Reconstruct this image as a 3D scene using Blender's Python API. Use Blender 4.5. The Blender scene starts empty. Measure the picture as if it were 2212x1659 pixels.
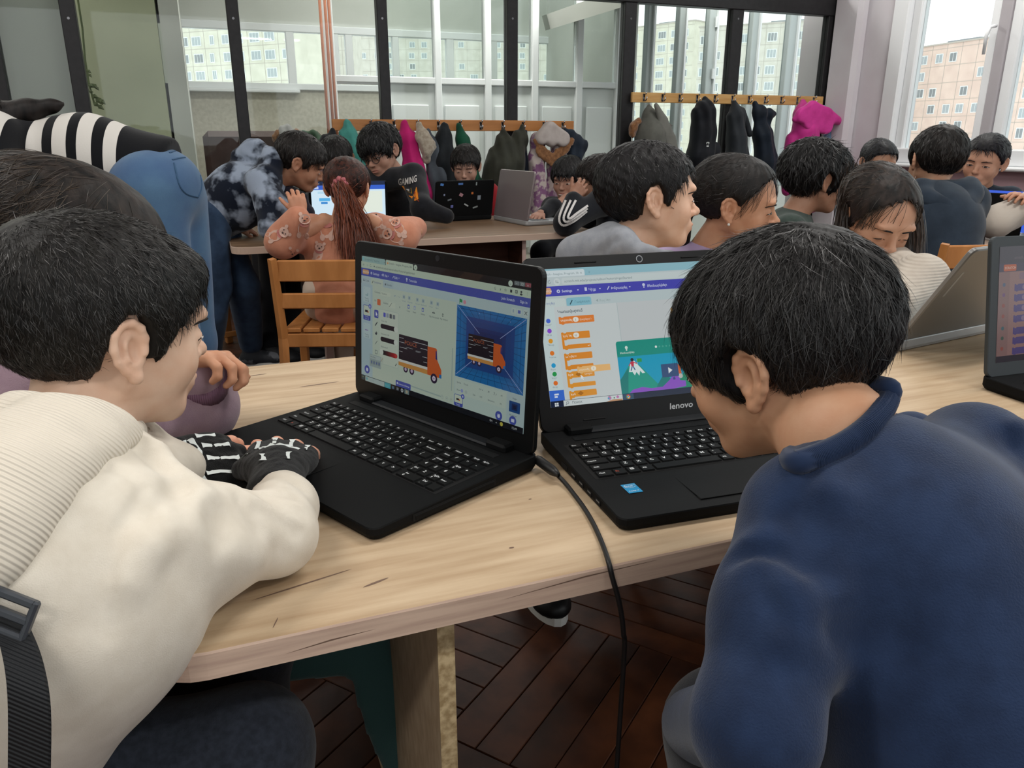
import bpy, bmesh, math, random
import numpy as np
from mathutils import Matrix, Vector

random.seed(7)
RNG = np.random.default_rng(7)
SC = bpy.context.scene
COL = SC.collection
PI = math.pi

# ------------------------------------------------------------------ camera
FPX, CXP, CYP = 1660.0, 1106.0, 829.5
CAMZ = 1.02
_th, _yw = math.radians(17.8), math.radians(21.2)
FW = np.array([math.sin(_yw)*math.cos(_th), math.cos(_yw)*math.cos(_th), -math.sin(_th)])
RT = np.array([math.cos(_yw), -math.sin(_yw), 0.0])
UP = np.cross(RT, FW)
CAM = np.array([0.0, 0.0, CAMZ])
cd = bpy.data.cameras.new('camera')
cam = bpy.data.objects.new('camera', cd)
COL.objects.link(cam)
cd.sensor_fit = 'HORIZONTAL'; cd.sensor_width = 36.0
cd.lens = FPX/2212.0*36.0
cd.clip_start = 0.02; cd.clip_end = 300
cam.matrix_world = Matrix(((RT[0], UP[0], -FW[0], CAM[0]), (RT[1], UP[1], -FW[1], CAM[1]),
                           (RT[2], UP[2], -FW[2], CAM[2]), (0, 0, 0, 1)))
SC.camera = cam

# ------------------------------------------------------------------ sky, added fill lights and exposure
W = bpy.data.worlds.new('overcast_sky'); SC.world = W
W.use_nodes = True
_bg = W.node_tree.nodes['Background']
_bg.inputs[0].default_value = (0.93, 0.97, 1.0, 1)
_bg.inputs[1].default_value = 1.0
SC.view_settings.view_transform = 'Standard'
SC.view_settings.look = 'None'
SC.view_settings.gamma = 1.0
SC.view_settings.use_curve_mapping = False
FILL_W = 16.0
def add_fill(name, loc, sx, sy, power, col=(1, .97, .93)):
    l = bpy.data.lights.new(name, 'AREA'); l.shape = 'RECTANGLE'; l.size = sx; l.size_y = sy; l.energy = power; l.color = col
    o = bpy.data.objects.new(name, l); SC.collection.objects.link(o); o.location = loc
for _x in (-1.2, 1.6):  # area lights added under the ceiling to brighten the room; no fittings known
    for _y, _k in ((-1.2, 1.05), (1.2, 1.05), (3.6, .26)): add_fill('fill_light', (_x, _y, 2.96), 1.2, .3, FILL_W*_k)
for _p, _k in (((.2, 6.2), .75), ((2.2, 5.9), 1.3), ((3.8, 5.9), 1.3), ((1.6, 7.6), .35)): add_fill('fill_light', (*_p, 2.94), 1.2, .3, FILL_W*_k)  # more added fill, for the next room and the corridor
add_fill('fill_light', (3.9, 3.2, 2.96), .3, 1.2, FILL_W); add_fill('fill_light', (-2.9, 3.6, 2.96), 1.2, .3, FILL_W*.8); add_fill('fill_light', (-1.8, 5.65, 2.94), 1.2, .2, FILL_W*.7)  # added fill by the window wall, the left corner and the green wall
EXPO = 1.0
SC.view_settings.exposure = EXPO
SCREEN_E = 2.0**-EXPO

# ------------------------------------------------------------------ where things stand (rays through the lens give real points)
def ray(x, y): return FW + RT*(x-CXP)/FPX - UP*(y-CYP)/FPX
def PD(x, y, d): return CAM + ray(x, y)*d                       # at a depth
def PZ(x, y, z): r = ray(x, y); return CAM + r*((z-CAMZ)/r[2])  # on a level plane
def PY(x, y, Y): r = ray(x, y); return CAM + r*(Y/r[1])         # on a plane along the partition
def PX(x, y, X): r = ray(x, y); return CAM + r*(X/r[0])         # on a plane along the right wall
def A(*a): return np.array(a, float)
def nrm(v): v = np.asarray(v, float); return v/np.linalg.norm(v)

# ------------------------------------------------------------------ materials
def lin(h):
    if isinstance(h, str):
        h = h.lstrip('#'); h = [int(h[i:i+2], 16)/255 for i in (0, 2, 4)]
        return tuple((c/12.92 if c <= 0.04045 else ((c+0.055)/1.055)**2.4) for c in h)
    return tuple(h[:3])
_M = {}
def mat(name, col='#808080', rough=0.7, spec=0.3, metal=0.0, col2=None, nscale=20, nstretch=(1, 1, 1), bump=0.0, bscale=200,
        bstretch=(1, 1, 1), attr=None, emit=None, estr=1.0, alpha=None, sheen=0.0, wave=None, detail=4, contrast=(0.35, 0.65), coat=0.0, obj_var=0.0):
    if name in _M: return _M[name]
    m = bpy.data.materials.new(name); m.use_nodes = True
    nt = m.node_tree; N = nt.nodes; L = nt.links
    b = N['Principled BSDF']
    c = lin(col)
    b.inputs['Base Color'].default_value = (*c, 1)
    b.inputs['Roughness'].default_value = rough
    b.inputs['Specular IOR Level'].default_value = spec
    b.inputs['Metallic'].default_value = metal
    if coat: b.inputs['Coat Weight'].default_value = coat; b.inputs['Coat Roughness'].default_value = 0.08
    if sheen:
        b.inputs['Sheen Weight'].default_value = sheen; b.inputs['Sheen Roughness'].default_value = 0.5
    src = None
    tc = N.new('ShaderNodeTexCoord')
    def mapped(st):
        mp = N.new('ShaderNodeMapping'); mp.inputs['Scale'].default_value = st
        L.new(tc.outputs['Object'], mp.inputs['Vector']); return mp.outputs[0]
    if attr:
        a = N.new('ShaderNodeAttribute'); a.attribute_name = attr; src = a.outputs['Color']
    if col2 is not None:
        n = N.new('ShaderNodeTexNoise'); n.inputs['Scale'].default_value = nscale; n.inputs['Detail'].default_value = detail
        L.new(mapped(nstretch), n.inputs['Vector'])
        r = N.new('ShaderNodeMapRange'); r.inputs['From Min'].default_value = contrast[0]; r.inputs['From Max'].default_value = contrast[1]
        L.new(n.outputs['Fac'], r.inputs['Value'])
        mx = N.new('ShaderNodeMix'); mx.data_type = 'RGBA'
        mx.blend_type = 'MULTIPLY' if attr else 'MIX'
        L.new(r.outputs[0], mx.inputs['Factor'])
        if attr: L.new(src, mx.inputs[6])
        else: mx.inputs[6].default_value = (*c, 1)
        mx.inputs[7].default_value = (*lin(col2), 1)
        src = mx.outputs[2]
    if obj_var:
        oi = N.new('ShaderNodeObjectInfo'); mr = N.new('ShaderNodeMapRange')
        mr.inputs['To Min'].default_value = 1-obj_var; mr.inputs['To Max'].default_value = 1+obj_var
        L.new(oi.outputs['Random'], mr.inputs['Value'])
        hs = N.new('ShaderNodeHueSaturation'); L.new(mr.outputs[0], hs.inputs['Value'])
        if src: L.new(src, hs.inputs['Color'])
        else: hs.inputs['Color'].default_value = (*c, 1)
        src = hs.outputs[0]
    if src is not None:
        L.new(src, b.inputs['Base Color'])
    if emit is not None:
        if emit == 'attr':
            L.new(src, b.inputs['Emission Color'])
            N_ = b.inputs['Base Color']
            for l in list(N_.links): L.remove(l)
            N_.default_value = (0.004, 0.004, 0.004, 1)
        else:
            b.inputs['Emission Color'].default_value = (*lin(emit), 1)
        b.inputs['Emission Strength'].default_value = estr
    if alpha is not None: b.inputs['Alpha'].default_value = alpha
    bn = None
    if bump:
        n2 = N.new('ShaderNodeTexNoise'); n2.inputs['Scale'].default_value = bscale; n2.inputs['Detail'].default_value = 3
        L.new(mapped(bstretch), n2.inputs['Vector'])
        bp = N.new('ShaderNodeBump'); bp.inputs['Strength'].default_value = bump; bp.inputs['Distance'].default_value = 0.002
        L.new(n2.outputs['Fac'], bp.inputs['Height']); bn = bp
    if wave:   # (scale, axis stretch, strength)
        w = N.new('ShaderNodeTexWave'); w.inputs['Scale'].default_value = wave[0]; w.bands_direction = wave[1]
        w.inputs['Distortion'].default_value = wave[3] if len(wave) > 3 else 0.4
        L.new(tc.outputs['Object'], w.inputs['Vector'])
        bp = N.new('ShaderNodeBump'); bp.inputs['Strength'].default_value = wave[2]; bp.inputs['Distance'].default_value = 0.002
        L.new(w.outputs['Fac'], bp.inputs['Height'])
        if bn: L.new(bn.outputs[0], bp.inputs['Normal'])
        bn = bp
    if bn: L.new(bn.outputs[0], b.inputs['Normal'])
    _M[name] = m
    return m

def glass_mat(name, tint='#dfe8e4', refl=0.12, rough=0.02):
    if name in _M: return _M[name]
    m = bpy.data.materials.new(name); m.use_nodes = True
    nt = m.node_tree; N = nt.nodes; L = nt.links
    N.remove(N['Principled BSDF'])
    t = N.new('ShaderNodeBsdfTransparent'); t.inputs[0].default_value = (*lin(tint), 1)
    g = N.new('ShaderNodeBsdfGlossy'); g.inputs['Roughness'].default_value = rough
    f = N.new('ShaderNodeFresnel'); f.inputs['IOR'].default_value = 1.32
    mx = N.new('ShaderNodeMixShader')
    L.new(f.outputs[0], mx.inputs[0]); L.new(t.outputs[0], mx.inputs[1]); L.new(g.outputs[0], mx.inputs[2])
    L.new(mx.outputs[0], N['Material Output'].inputs['Surface'])
    _M[name] = m
    return m

# ------------------------------------------------------------------ linking
def tag(o, label=None, cat=None, group=None, kind=None):
    if label: o['label'] = label
    if cat: o['category'] = cat
    if group: o['group'] = group
    if kind: o['kind'] = kind
    return o
def empty(name, loc, label=None, cat=None, group=None, kind=None, rz=0.0):
    o = bpy.data.objects.new(name, None); COL.objects.link(o)
    o.location = tuple(loc); o.rotation_euler = (0, 0, rz); o.empty_display_size = 0.05
    return tag(o, label, cat, group, kind)
def root_loc(p):
    l = np.zeros(3)
    while p is not None:
        l = l + np.array(p.location); p = p.parent
    return l
def mk(name, V, F, mats, parent=None, smooth=True, mi=None, cols=None, loc=None, local=False):
    """V in world axes; with a parent (or a loc) the mesh is stored relative to it (local=True: V is already relative)."""
    V = np.asarray(V, np.float32).reshape(-1, 3)
    me = bpy.data.meshes.new(name)
    base = np.zeros(3)
    if parent is not None and not local: base = root_loc(parent)
    elif loc is not None and not local: base = np.asarray(loc)
    Vl = (V - base).astype(np.float32)
    if isinstance(F, np.ndarray) and F.ndim == 2:
        n, k = F.shape
        me.vertices.add(len(Vl)); me.vertices.foreach_set('co', Vl.ravel())
        me.loops.add(n*k); me.loops.foreach_set('vertex_index', F.astype(np.int32).ravel())
        me.polygons.add(n)
        me.polygons.foreach_set('loop_start', np.arange(0, n*k, k, dtype=np.int32))
        me.update(calc_edges=True)
    else:
        me.from_pydata(Vl.tolist(), [], [list(map(int, f)) for f in F])
    me.validate()
    if not isinstance(mats, (list, tuple)): mats = [mats]
    for m in mats: me.materials.append(m)
    if mi is not None: me.polygons.foreach_set('material_index', np.asarray(mi, np.int32))
    me.polygons.foreach_set('use_smooth', np.full(len(me.polygons), bool(smooth)))
    if cols is not None:
        a = me.color_attributes.new('Col', 'FLOAT_COLOR', 'POINT')
        c = np.ones((len(V), 4), np.float32); c[:, :3] = cols
        a.data.foreach_set('color', c.ravel())
    o = bpy.data.objects.new(name, me); COL.objects.link(o)
    if parent is not None: o.parent = parent
    elif loc is not None: o.location = tuple(loc)
    return o
def copy_tree(o, parent=None, loc=None, rz=None):
    c = o.copy(); COL.objects.link(c)
    if parent is not None: c.parent = parent
    if loc is not None: c.location = tuple(loc)
    if rz is not None: c.rotation_euler = (0, 0, rz)
    for ch in list(o.children): copy_tree(ch, c)
    return c

# ------------------------------------------------------------------ mesh builder for hard things
class MB:
    def __init__(s): s.V = []; s.F = []; s.M = []; s.C = []; s.col = (1, 1, 1)
    def add(s, V, F, m=0, col=None):
        n = len(s.V); s.V += [tuple(map(float, v)) for v in V]
        s.F += [[i+n for i in f] for f in F]; s.M += [m]*len(F)
        c = col if col is not None else s.col
        s.C += [c]*len(V)
    def box(s, c, size, R=None, bev=0.0, m=0):
        hx, hy, hz = [q/2 for q in size]
        c = np.asarray(c, float); R = np.eye(3) if R is None else R
        if bev <= 0:
            P = [(x, y, z) for x in (-hx, hx) for y in (-hy, hy) for z in (-hz, hz)]
            F = [(0, 1, 3, 2), (4, 6, 7, 5), (0, 4, 5, 1), (2, 3, 7, 6), (0, 2, 6, 4), (1, 5, 7, 3)]
        else:
            b = min(bev, hx*.9, hy*.9, hz*.9); P = []; idx = {}
            for sx in (-1, 1):
                for sy in (-1, 1):
                    for sz in (-1, 1):
                        for ax in range(3):
                            p = [sx*(hx-b), sy*(hy-b), sz*(hz-b)]
                            p[ax] = (sx*hx, sy*hy, sz*hz)[ax]
                            idx[(sx, sy, sz, ax)] = len(P); P.append(p)
            F = []
            def q(*k): F.append([idx[t] for t in k])
            for g in (-1, 1):
                o = [(-1, -1), (1, -1), (1, 1), (-1, 1)]
                if g < 0: o = o[::-1]
                q(*[(g, a, b_, 0) for a, b_ in o]); q(*[(a, g, b_, 1) for a, b_ in o[::-1]]); q(*[(a, b_, g, 2) for a, b_ in o])
            for s1 in (-1, 1):
                for s2 in (-1, 1):
                    e = [(-1, s1, s2, 1), (-1, s1, s2, 2), (1, s1, s2, 2), (1, s1, s2, 1)]; q(*(e if s1*s2 < 0 else e[::-1]))
                    e = [(s1, -1, s2, 0), (s1, -1, s2, 2), (s1, 1, s2, 2), (s1, 1, s2, 0)]; q(*(e if s1*s2 > 0 else e[::-1]))
                    e = [(s1, s2, -1, 0), (s1, s2, -1, 1), (s1, s2, 1, 1), (s1, s2, 1, 0)]; q(*(e if s1*s2 < 0 else e[::-1]))
            for sx in (-1, 1):
                for sy in (-1, 1):
                    for sz in (-1, 1):
                        t = [(sx, sy, sz, 0), (sx, sy, sz, 1), (sx, sy, sz, 2)]
                        q(*(t if sx*sy*sz > 0 else t[::-1]))
        P = [c + R @ np.array(p) for p in P]
        s.add(P, F, m)
    def tube(s, pts, r, n=8, m=0, caps=True, flat=None):
        pts = [np.asarray(p, float) for p in pts]
        rs = r if isinstance(r, (list, tuple, np.ndarray)) else [r]*len(pts)
        V = []; F = []
        t0 = nrm(pts[1]-pts[0]); ref = A(0, 0, 1) if abs(t0[2]) < .9 else A(1, 0, 0)
        x = nrm(np.cross(t0, ref))
        for i, p in enumerate(pts):
            t = nrm(pts[min(i+1, len(pts)-1)] - pts[max(i-1, 0)])
            x = nrm(x - t*np.dot(x, t)); y = np.cross(t, x)
            for k in range(n):
                a = 2*PI*k/n
                V.append(p + (x*math.cos(a) + y*math.sin(a)*(flat or 1))*rs[i])
        for i in range(len(pts)-1):
            for k in range(n):
                F.append((i*n+k, i*n+(k+1) % n, (i+1)*n+(k+1) % n, (i+1)*n+k))
        if caps: F.append(tuple(range(n))[::-1]); F.append(tuple(range((len(pts)-1)*n, len(pts)*n)))
        s.add(V, F, m)
    def prism(s, pts, axis_o, ax, ay, az, h, m=0):
        """2D outline extruded along az by h, ax/ay axes at axis_o."""
        n = len(pts); o = np.asarray(axis_o, float)
        V = [o + ax*p[0] + ay*p[1] for p in pts] + [o + ax*p[0] + ay*p[1] + az*h for p in pts]
        F = [tuple(range(n))[::-1], tuple(range(n, 2*n))] + [(i, (i+1) % n, n+(i+1) % n, n+i) for i in range(n)]
        s.add(V, F, m)
    def build(s, name, mats, parent=None, smooth=False, cols=False, loc=None, local=False, bevel=0.0, seg=2):
        o = mk(name, s.V, s.F, mats, parent, smooth, s.M, np.array(s.C) if cols else None, loc, local)
        if bevel:
            bm = bmesh.new(); bm.from_mesh(o.data)
            bmesh.ops.remove_doubles(bm, verts=bm.verts, dist=1e-6)
            ed = [e for e in bm.edges if e.is_manifold and e.calc_face_angle(0) > 0.5]
            bmesh.ops.bevel(bm, geom=ed, offset=bevel, segments=seg, affect='EDGES', profile=0.5)
            bm.to_mesh(o.data); bm.free()
        return o
def rotz(a): c, s = math.cos(a), math.sin(a); return np.array([[c, -s, 0], [s, c, 0], [0, 0, 1.0]])
def rotx(a): c, s = math.cos(a), math.sin(a); return np.array([[1.0, 0, 0], [0, c, -s], [0, s, c]])
def roty(a): c, s = math.cos(a), math.sin(a); return np.array([[c, 0, s], [0, 1.0, 0], [-s, 0, c]])
def rrect2(w, h, r, n=4, corners=(1, 1, 1, 1)):
    P = []
    for (cx, cy, a0, on) in ((w/2-r, h/2-r, 0, corners[0]), (-w/2+r, h/2-r, 90, corners[1]), (-w/2+r, -h/2+r, 180, corners[2]), (w/2-r, -h/2+r, 270, corners[3])):
        if on:
            for k in range(n+1):
                a = math.radians(a0+90*k/n); P.append((cx+r*math.cos(a), cy+r*math.sin(a)))
        else:
            P.append((math.copysign(w/2, cx), math.copysign(h/2, cy)))
    return P

# ------------------------------------------------------------------ lettering
_TX = {}
def text2d(s, bold=False):
    k = (s, bold)
    if k in _TX: return _TX[k]
    cu = bpy.data.curves.new('lettering', 'FONT'); cu.body = s; cu.size = 1.0; cu.resolution_u = 2
    if bold: cu.offset = 0.018
    o = bpy.data.objects.new('lettering', cu); COL.objects.link(o)
    dg = bpy.context.evaluated_depsgraph_get()
    me = bpy.data.meshes.new_from_object(o.evaluated_get(dg))
    V = np.array([v.co[:2] for v in me.vertices]).reshape(-1, 2); F = [tuple(p.vertices) for p in me.polygons]
    bpy.data.objects.remove(o); bpy.data.curves.remove(cu); bpy.data.meshes.remove(me)
    wd = (V[:, 0].max() if len(V) else 0.0)
    _TX[k] = (V, F, wd)
    return _TX[k]
# ------------------------------------------------------------------ smooth solids (distance fields turned into one surface)
class SDF:
    def __init__(s, lo, hi, h):
        s.h = h; s.lo = np.asarray(lo, float); n = np.ceil((np.asarray(hi)-s.lo)/h).astype(int)+1
        s.n = n
        s.ax = [(s.lo[i] + h*np.arange(n[i])).astype(np.float32) for i in range(3)]
        s.f = np.full(tuple(n), 0.05, np.float32)
    def blk(s, lo, hi):
        i0 = np.clip(np.floor((np.asarray(lo)-s.lo)/s.h).astype(int), 0, s.n)
        i1 = np.clip(np.ceil((np.asarray(hi)-s.lo)/s.h).astype(int)+1, 0, s.n)
        if np.any(i1 <= i0): return None
        sl = tuple(slice(a, b) for a, b in zip(i0, i1))
        return sl, s.ax[0][sl[0]][:, None, None], s.ax[1][sl[1]][None, :, None], s.ax[2][sl[2]][None, None, :]
    def comb(s, sl, d, k, op):
        f = s.f[sl]
        if op == 'u':
            if k > 0:
                h = np.maximum(k-np.abs(f-d), 0)/k; s.f[sl] = np.minimum(f, d) - h*h*k*0.25
            else: s.f[sl] = np.minimum(f, d)
        elif op == 's':
            d = -d
            if k > 0:
                h = np.maximum(k-np.abs(f-d), 0)/k; s.f[sl] = np.maximum(f, d) + h*h*k*0.25
            else: s.f[sl] = np.maximum(f, d)
    def cap(s, a, b, r1, r2=None, k=0.0, op='u'):
        a = np.asarray(a, float); b = np.asarray(b, float); r2 = r1 if r2 is None else r2
        m = max(r1, r2)+k+4*s.h
        t = s.blk(np.minimum(a, b)-m, np.maximum(a, b)+m)
        if t is None: return s
        sl, X, Y, Z = t
        ab = b-a; L2 = float(ab@ab)+1e-12
        px, py, pz = X-a[0], Y-a[1], Z-a[2]
        u = np.clip((px*ab[0]+py*ab[1]+pz*ab[2])/L2, 0, 1)
        d = np.sqrt((px-u*ab[0])**2+(py-u*ab[1])**2+(pz-u*ab[2])**2)-(r1+(r2-r1)*u)
        s.comb(sl, d.astype(np.float32), k, op); return s
    def chain(s, pts, rs, k=0.0, op='u'):
        rs = rs if isinstance(rs, (list, tuple)) else [rs]*len(pts)
        for i in range(len(pts)-1): s.cap(pts[i], pts[i+1], rs[i], rs[i+1], k, op)
        return s
    def ell(s, c, r, R=None, k=0.0, op='u'):
        c = np.asarray(c, float); r = np.asarray(r, float) if np.ndim(r) else np.full(3, float(r))
        m = (r.max() if R is not None else r)+k+4*s.h
        t = s.blk(c-m, c+m)
        if t is None: return s
        sl, X, Y, Z = t
        px, py, pz = X-c[0], Y-c[1], Z-c[2]
        if R is not None:
            px, py, pz = (R[0, 0]*px+R[1, 0]*py+R[2, 0]*pz, R[0, 1]*px+R[1, 1]*py+R[2, 1]*pz, R[0, 2]*px+R[1, 2]*py+R[2, 2]*pz)
        qx, qy, qz = px/r[0], py/r[1], pz/r[2]
        k0 = np.sqrt(qx*qx+qy*qy+qz*qz)+1e-6
        k1 = np.sqrt((qx/r[0])**2+(qy/r[1])**2+(qz/r[2])**2)+1e-6
        s.comb(sl, (k0*(k0-1)/k1).astype(np.float32), k, op); return s
    def bx(s, c, hs, R=None, rad=0.01, k=0.0, op='u'):
        c = np.asarray(c, float); hs = np.asarray(hs, float); m = np.linalg.norm(hs)+rad+k+4*s.h
        t = s.blk(c-m, c+m)
        if t is None: return s
        sl, X, Y, Z = t
        px, py, pz = X-c[0], Y-c[1], Z-c[2]
        if R is not None:
            px, py, pz = (R[0, 0]*px+R[1, 0]*py+R[2, 0]*pz, R[0, 1]*px+R[1, 1]*py+R[2, 1]*pz, R[0, 2]*px+R[1, 2]*py+R[2, 2]*pz)
        qx, qy, qz = np.abs(px)-hs[0]+rad, np.abs(py)-hs[1]+rad, np.abs(pz)-hs[2]+rad
        d = np.sqrt(np.maximum(qx, 0)**2+np.maximum(qy, 0)**2+np.maximum(qz, 0)**2)+np.minimum(np.maximum(qx, np.maximum(qy, qz)), 0)-rad
        s.comb(sl, d.astype(np.float32), k, op); return s
    def cut(s, p, n, rad=None, k=0.0):
        """remove the side the normal points to, within a ball of radius rad about p"""
        p = np.asarray(p, float); n = nrm(n)
        t = s.blk(p-rad, p+rad) if rad else s.blk(s.lo, s.lo+s.h*s.n)
        if t is None: return s
        sl, X, Y, Z = t
        px, py, pz = X-p[0], Y-p[1], Z-p[2]
        d = px*n[0]+py*n[1]+pz*n[2]
        if rad:
            d = np.minimum(d, rad-np.sqrt(px*px+py*py+pz*pz))
        f = s.f[sl]
        if k > 0:
            h = np.maximum(k-np.abs(f-d), 0)/k; s.f[sl] = np.maximum(f, d)+h*h*k*.25
        else: s.f[sl] = np.maximum(f, d)
        return s
    def fold(s, a, b, w, amp):
        """a ridge (amp > 0) or a crease (amp < 0) of width w along a segment"""
        a = np.asarray(a, float); b = np.asarray(b, float); m = 3*w
        t = s.blk(np.minimum(a, b)-m, np.maximum(a, b)+m)
        if t is None: return s
        sl, X, Y, Z = t
        ab = b-a; L2 = float(ab@ab)+1e-12
        px, py, pz = X-a[0], Y-a[1], Z-a[2]
        u = np.clip((px*ab[0]+py*ab[1]+pz*ab[2])/L2, 0, 1)
        q = (px-u*ab[0])**2+(py-u*ab[1])**2+(pz-u*ab[2])**2
        s.f[sl] -= (amp*np.exp(-q/(w*w))).astype(np.float32); return s
    def noise(s, amp, freq, seed=0, st=(1, 1, 1), n=7):
        r = np.random.default_rng(seed)
        X, Y, Z = s.ax[0][:, None, None], s.ax[1][None, :, None], s.ax[2][None, None, :]
        tot = 0
        for i in range(n):
            v = nrm(r.normal(size=3))*np.asarray(st)*freq*r.uniform(.6, 1.6); ph = r.uniform(0, 6.28)
            tot = tot + np.sin(v[0]*X+v[1]*Y+v[2]*Z+ph).astype(np.float32)
        s.f -= (amp/n*1.8)*tot; return s
    def mesh(s):
        f = s.f
        f[0] = np.maximum(f[0], .001); f[-1] = np.maximum(f[-1], .001)
        f[:, 0] = np.maximum(f[:, 0], .001); f[:, -1] = np.maximum(f[:, -1], .001)
        f[:, :, 0] = np.maximum(f[:, :, 0], .001); f[:, :, -1] = np.maximum(f[:, :, -1], .001)
        ins = f < 0
        c = np.zeros(tuple(np.array(f.shape)-1), np.int8)
        for i in (0, 1):
            for j in (0, 1):
                for k in (0, 1):
                    c += ins[i:i+c.shape[0], j:j+c.shape[1], k:k+c.shape[2]]
        act = (c > 0) & (c < 8)
        I = np.argwhere(act)
        idx = np.full(act.shape, -1, np.int32); idx[act] = np.arange(len(I))
        g = {}
        for i in (0, 1):
            for j in (0, 1):
                for k in (0, 1): g[(i, j, k)] = f[I[:, 0]+i, I[:, 1]+j, I[:, 2]+k]
        acc = np.zeros((len(I), 3)); cnt = np.zeros(len(I))
        for ax in range(3):
            o = [a for a in range(3) if a != ax]
            for p in (0, 1):
                for q in (0, 1):
                    k0 = [0, 0, 0]; k0[o[0]] = p; k0[o[1]] = q; k1 = list(k0); k1[ax] = 1
                    a, b = g[tuple(k0)], g[tuple(k1)]
                    m = (a < 0) != (b < 0)
                    t = np.where(m, a/(a-b+1e-20), 0)
                    pos = np.array(k0, float)[None].repeat(len(I), 0); pos[:, ax] = t
                    acc[m] += pos[m]; cnt[m] += 1
        V = s.lo + (I + acc/np.maximum(cnt, 1)[:, None])*s.h
        Q = []
        for ax in range(3):
            o = [(ax+1) % 3, (ax+2) % 3]
            sl0 = [slice(None)]*3; sl1 = [slice(None)]*3
            sl0[ax] = slice(0, -1); sl1[ax] = slice(1, None)
            a, b = ins[tuple(sl0)], ins[tuple(sl1)]
            E = np.argwhere(a != b)
            E = E[(E[:, o[0]] > 0) & (E[:, o[1]] > 0) & (E[:, o[0]] < f.shape[o[0]]-1) & (E[:, o[1]] < f.shape[o[1]]-1)]
            fl = a[E[:, 0], E[:, 1], E[:, 2]]
            def cell(d0, d1):
                e = E.copy(); e[:, o[0]] += d0; e[:, o[1]] += d1; return idx[e[:, 0], e[:, 1], e[:, 2]]
            q = np.stack([cell(-1, -1), cell(0, -1), cell(0, 0), cell(-1, 0)], 1)
            q[~fl] = q[~fl][:, ::-1]
            Q.append(q)
        return V.astype(np.float32), np.concatenate(Q)
    def tri(s, P):
        q = np.clip((P-s.lo)/s.h, 0, s.n-1.001); i = q.astype(int); t = q-i; out = 0
        for a in (0, 1):
            for b in (0, 1):
                for c in (0, 1):
                    w = (t[:, 0] if a else 1-t[:, 0])*(t[:, 1] if b else 1-t[:, 1])*(t[:, 2] if c else 1-t[:, 2])
                    out = out+w*s.f[i[:, 0]+a, i[:, 1]+b, i[:, 2]+c]
        return out
    def at(s, p):
        i = np.clip(np.round((np.asarray(p)-s.lo)/s.h).astype(int), 0, s.n-1)
        return s.f[tuple(i.T)] if np.ndim(p) > 1 else s.f[tuple(i)]
def joinm(*ms):
    """join (V, F, cols) meshes of quads"""
    V = []; F = []; C = []; n = 0
    for v, f, c in ms:
        V.append(v); F.append(f+n); n += len(v)
        c = np.asarray(c, np.float32); C.append(np.broadcast_to(c, (len(v), 3)))
    return np.concatenate(V), np.concatenate(F), np.concatenate(C)
def bounds(P, m): P = np.array(P, float); return P.min(0)-m, P.max(0)+m
# ================================================================== the room
ZT = 0.61                      # table tops
PARTY = 5.0                    # the glazed partition
WALLX = 4.58                   # the window wall on the right
def struct(name, mb, mats, **k):
    o = mb.build(name, mats, **k); o['kind'] = 'structure'; return o

# floor: base slab and herringbone parquet, planks built one by one where they are seen large
m_floor = mat('parquet', '#5a321c', rough=0.5, spec=0.2, col2='#371c10', nscale=9, nstretch=(1, 1, 1), obj_var=0.35, bump=.15, bscale=60)
m_gap = mat('parquet_gap', '#120a06', rough=0.9)
b = MB(); b.box((1.0, 2.0, -0.03), (14, 14, 0.03)); floor = struct('floor', b, m_gap)
PLW, PLL = 0.07, 0.42
def plank_mesh(me_name='plank'):
    q = MB(); q.box((0, 0, 0.0), (PLL-0.0016, PLW-0.0016, 0.016), bev=0.0015)
    return q
proto = None; n_pl = 0; rest = MB()
ang = math.radians(-52)
Rh = rotz(ang)
cells = []
for i in range(-40, 60):
    for j in range(-30, 40):
        # herringbone lattice: pairs of planks
        bx_ = i*PLW + j*PLL*1.0; by_ = -i*PLW + j*PLL*0.0
        for kind in (0, 1):
            if kind == 0: c = A(bx_ + PLL/2, by_ + PLW/2, 0)
            else: c = A(bx_ + PLL + PLW/2 - PLW, by_ - PLL/2 + 0, 0) + A(PLW, PLW/2 - PLW/2, 0) - A(PLW/2*0, 0, 0)
            cells.append((kind, c))
# regular herringbone from the square tiling rule: blocks of n planks turned by a quarter
cells = []
n_ = int(round(PLL/PLW))
for i in range(-16, 22):
    for j in range(-16, 22):
        for k in range(n_):
            o = A(i*PLL, j*PLL, 0)
            if (i+j) % 2 == 0: cells.append((0, o + A(PLL/2, (k+.5)*PLW, 0)))
            else: cells.append((1, o + A((k+.5)*PLW, PLL/2, 0)))
near = []
for kind, c in cells:
    w = Rh @ c + A(0.62, 1.35, -0.008)
    if not (-5.5 < w[0] < 4.6 and -2 < w[1] < PARTY+.3): continue
    near.append((abs(w[0]-.7)+abs(w[1]-1.2), kind, w))
near.sort(key=lambda t: t[0])
for q, kind, w in near:
    rot = ang + (PI/2 if kind else 0)
    if n_pl < 280 and q < 2.6:
        if proto is None:
            proto = plank_mesh().build('plank', m_floor, floor, local=True); o = proto
        else:
            o = proto.copy(); COL.objects.link(o)
        o.location = (float(w[0]), float(w[1]), float(w[2])); o.rotation_euler = (0, 0, rot); n_pl += 1
    elif q < 8:
        rest.box(w, (PLL-0.0016, PLW-0.0016, 0.016), rotz(rot))
ro = rest.build('plank_field', m_floor, floor, local=True); ro['kind'] = 'stuff'

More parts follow.
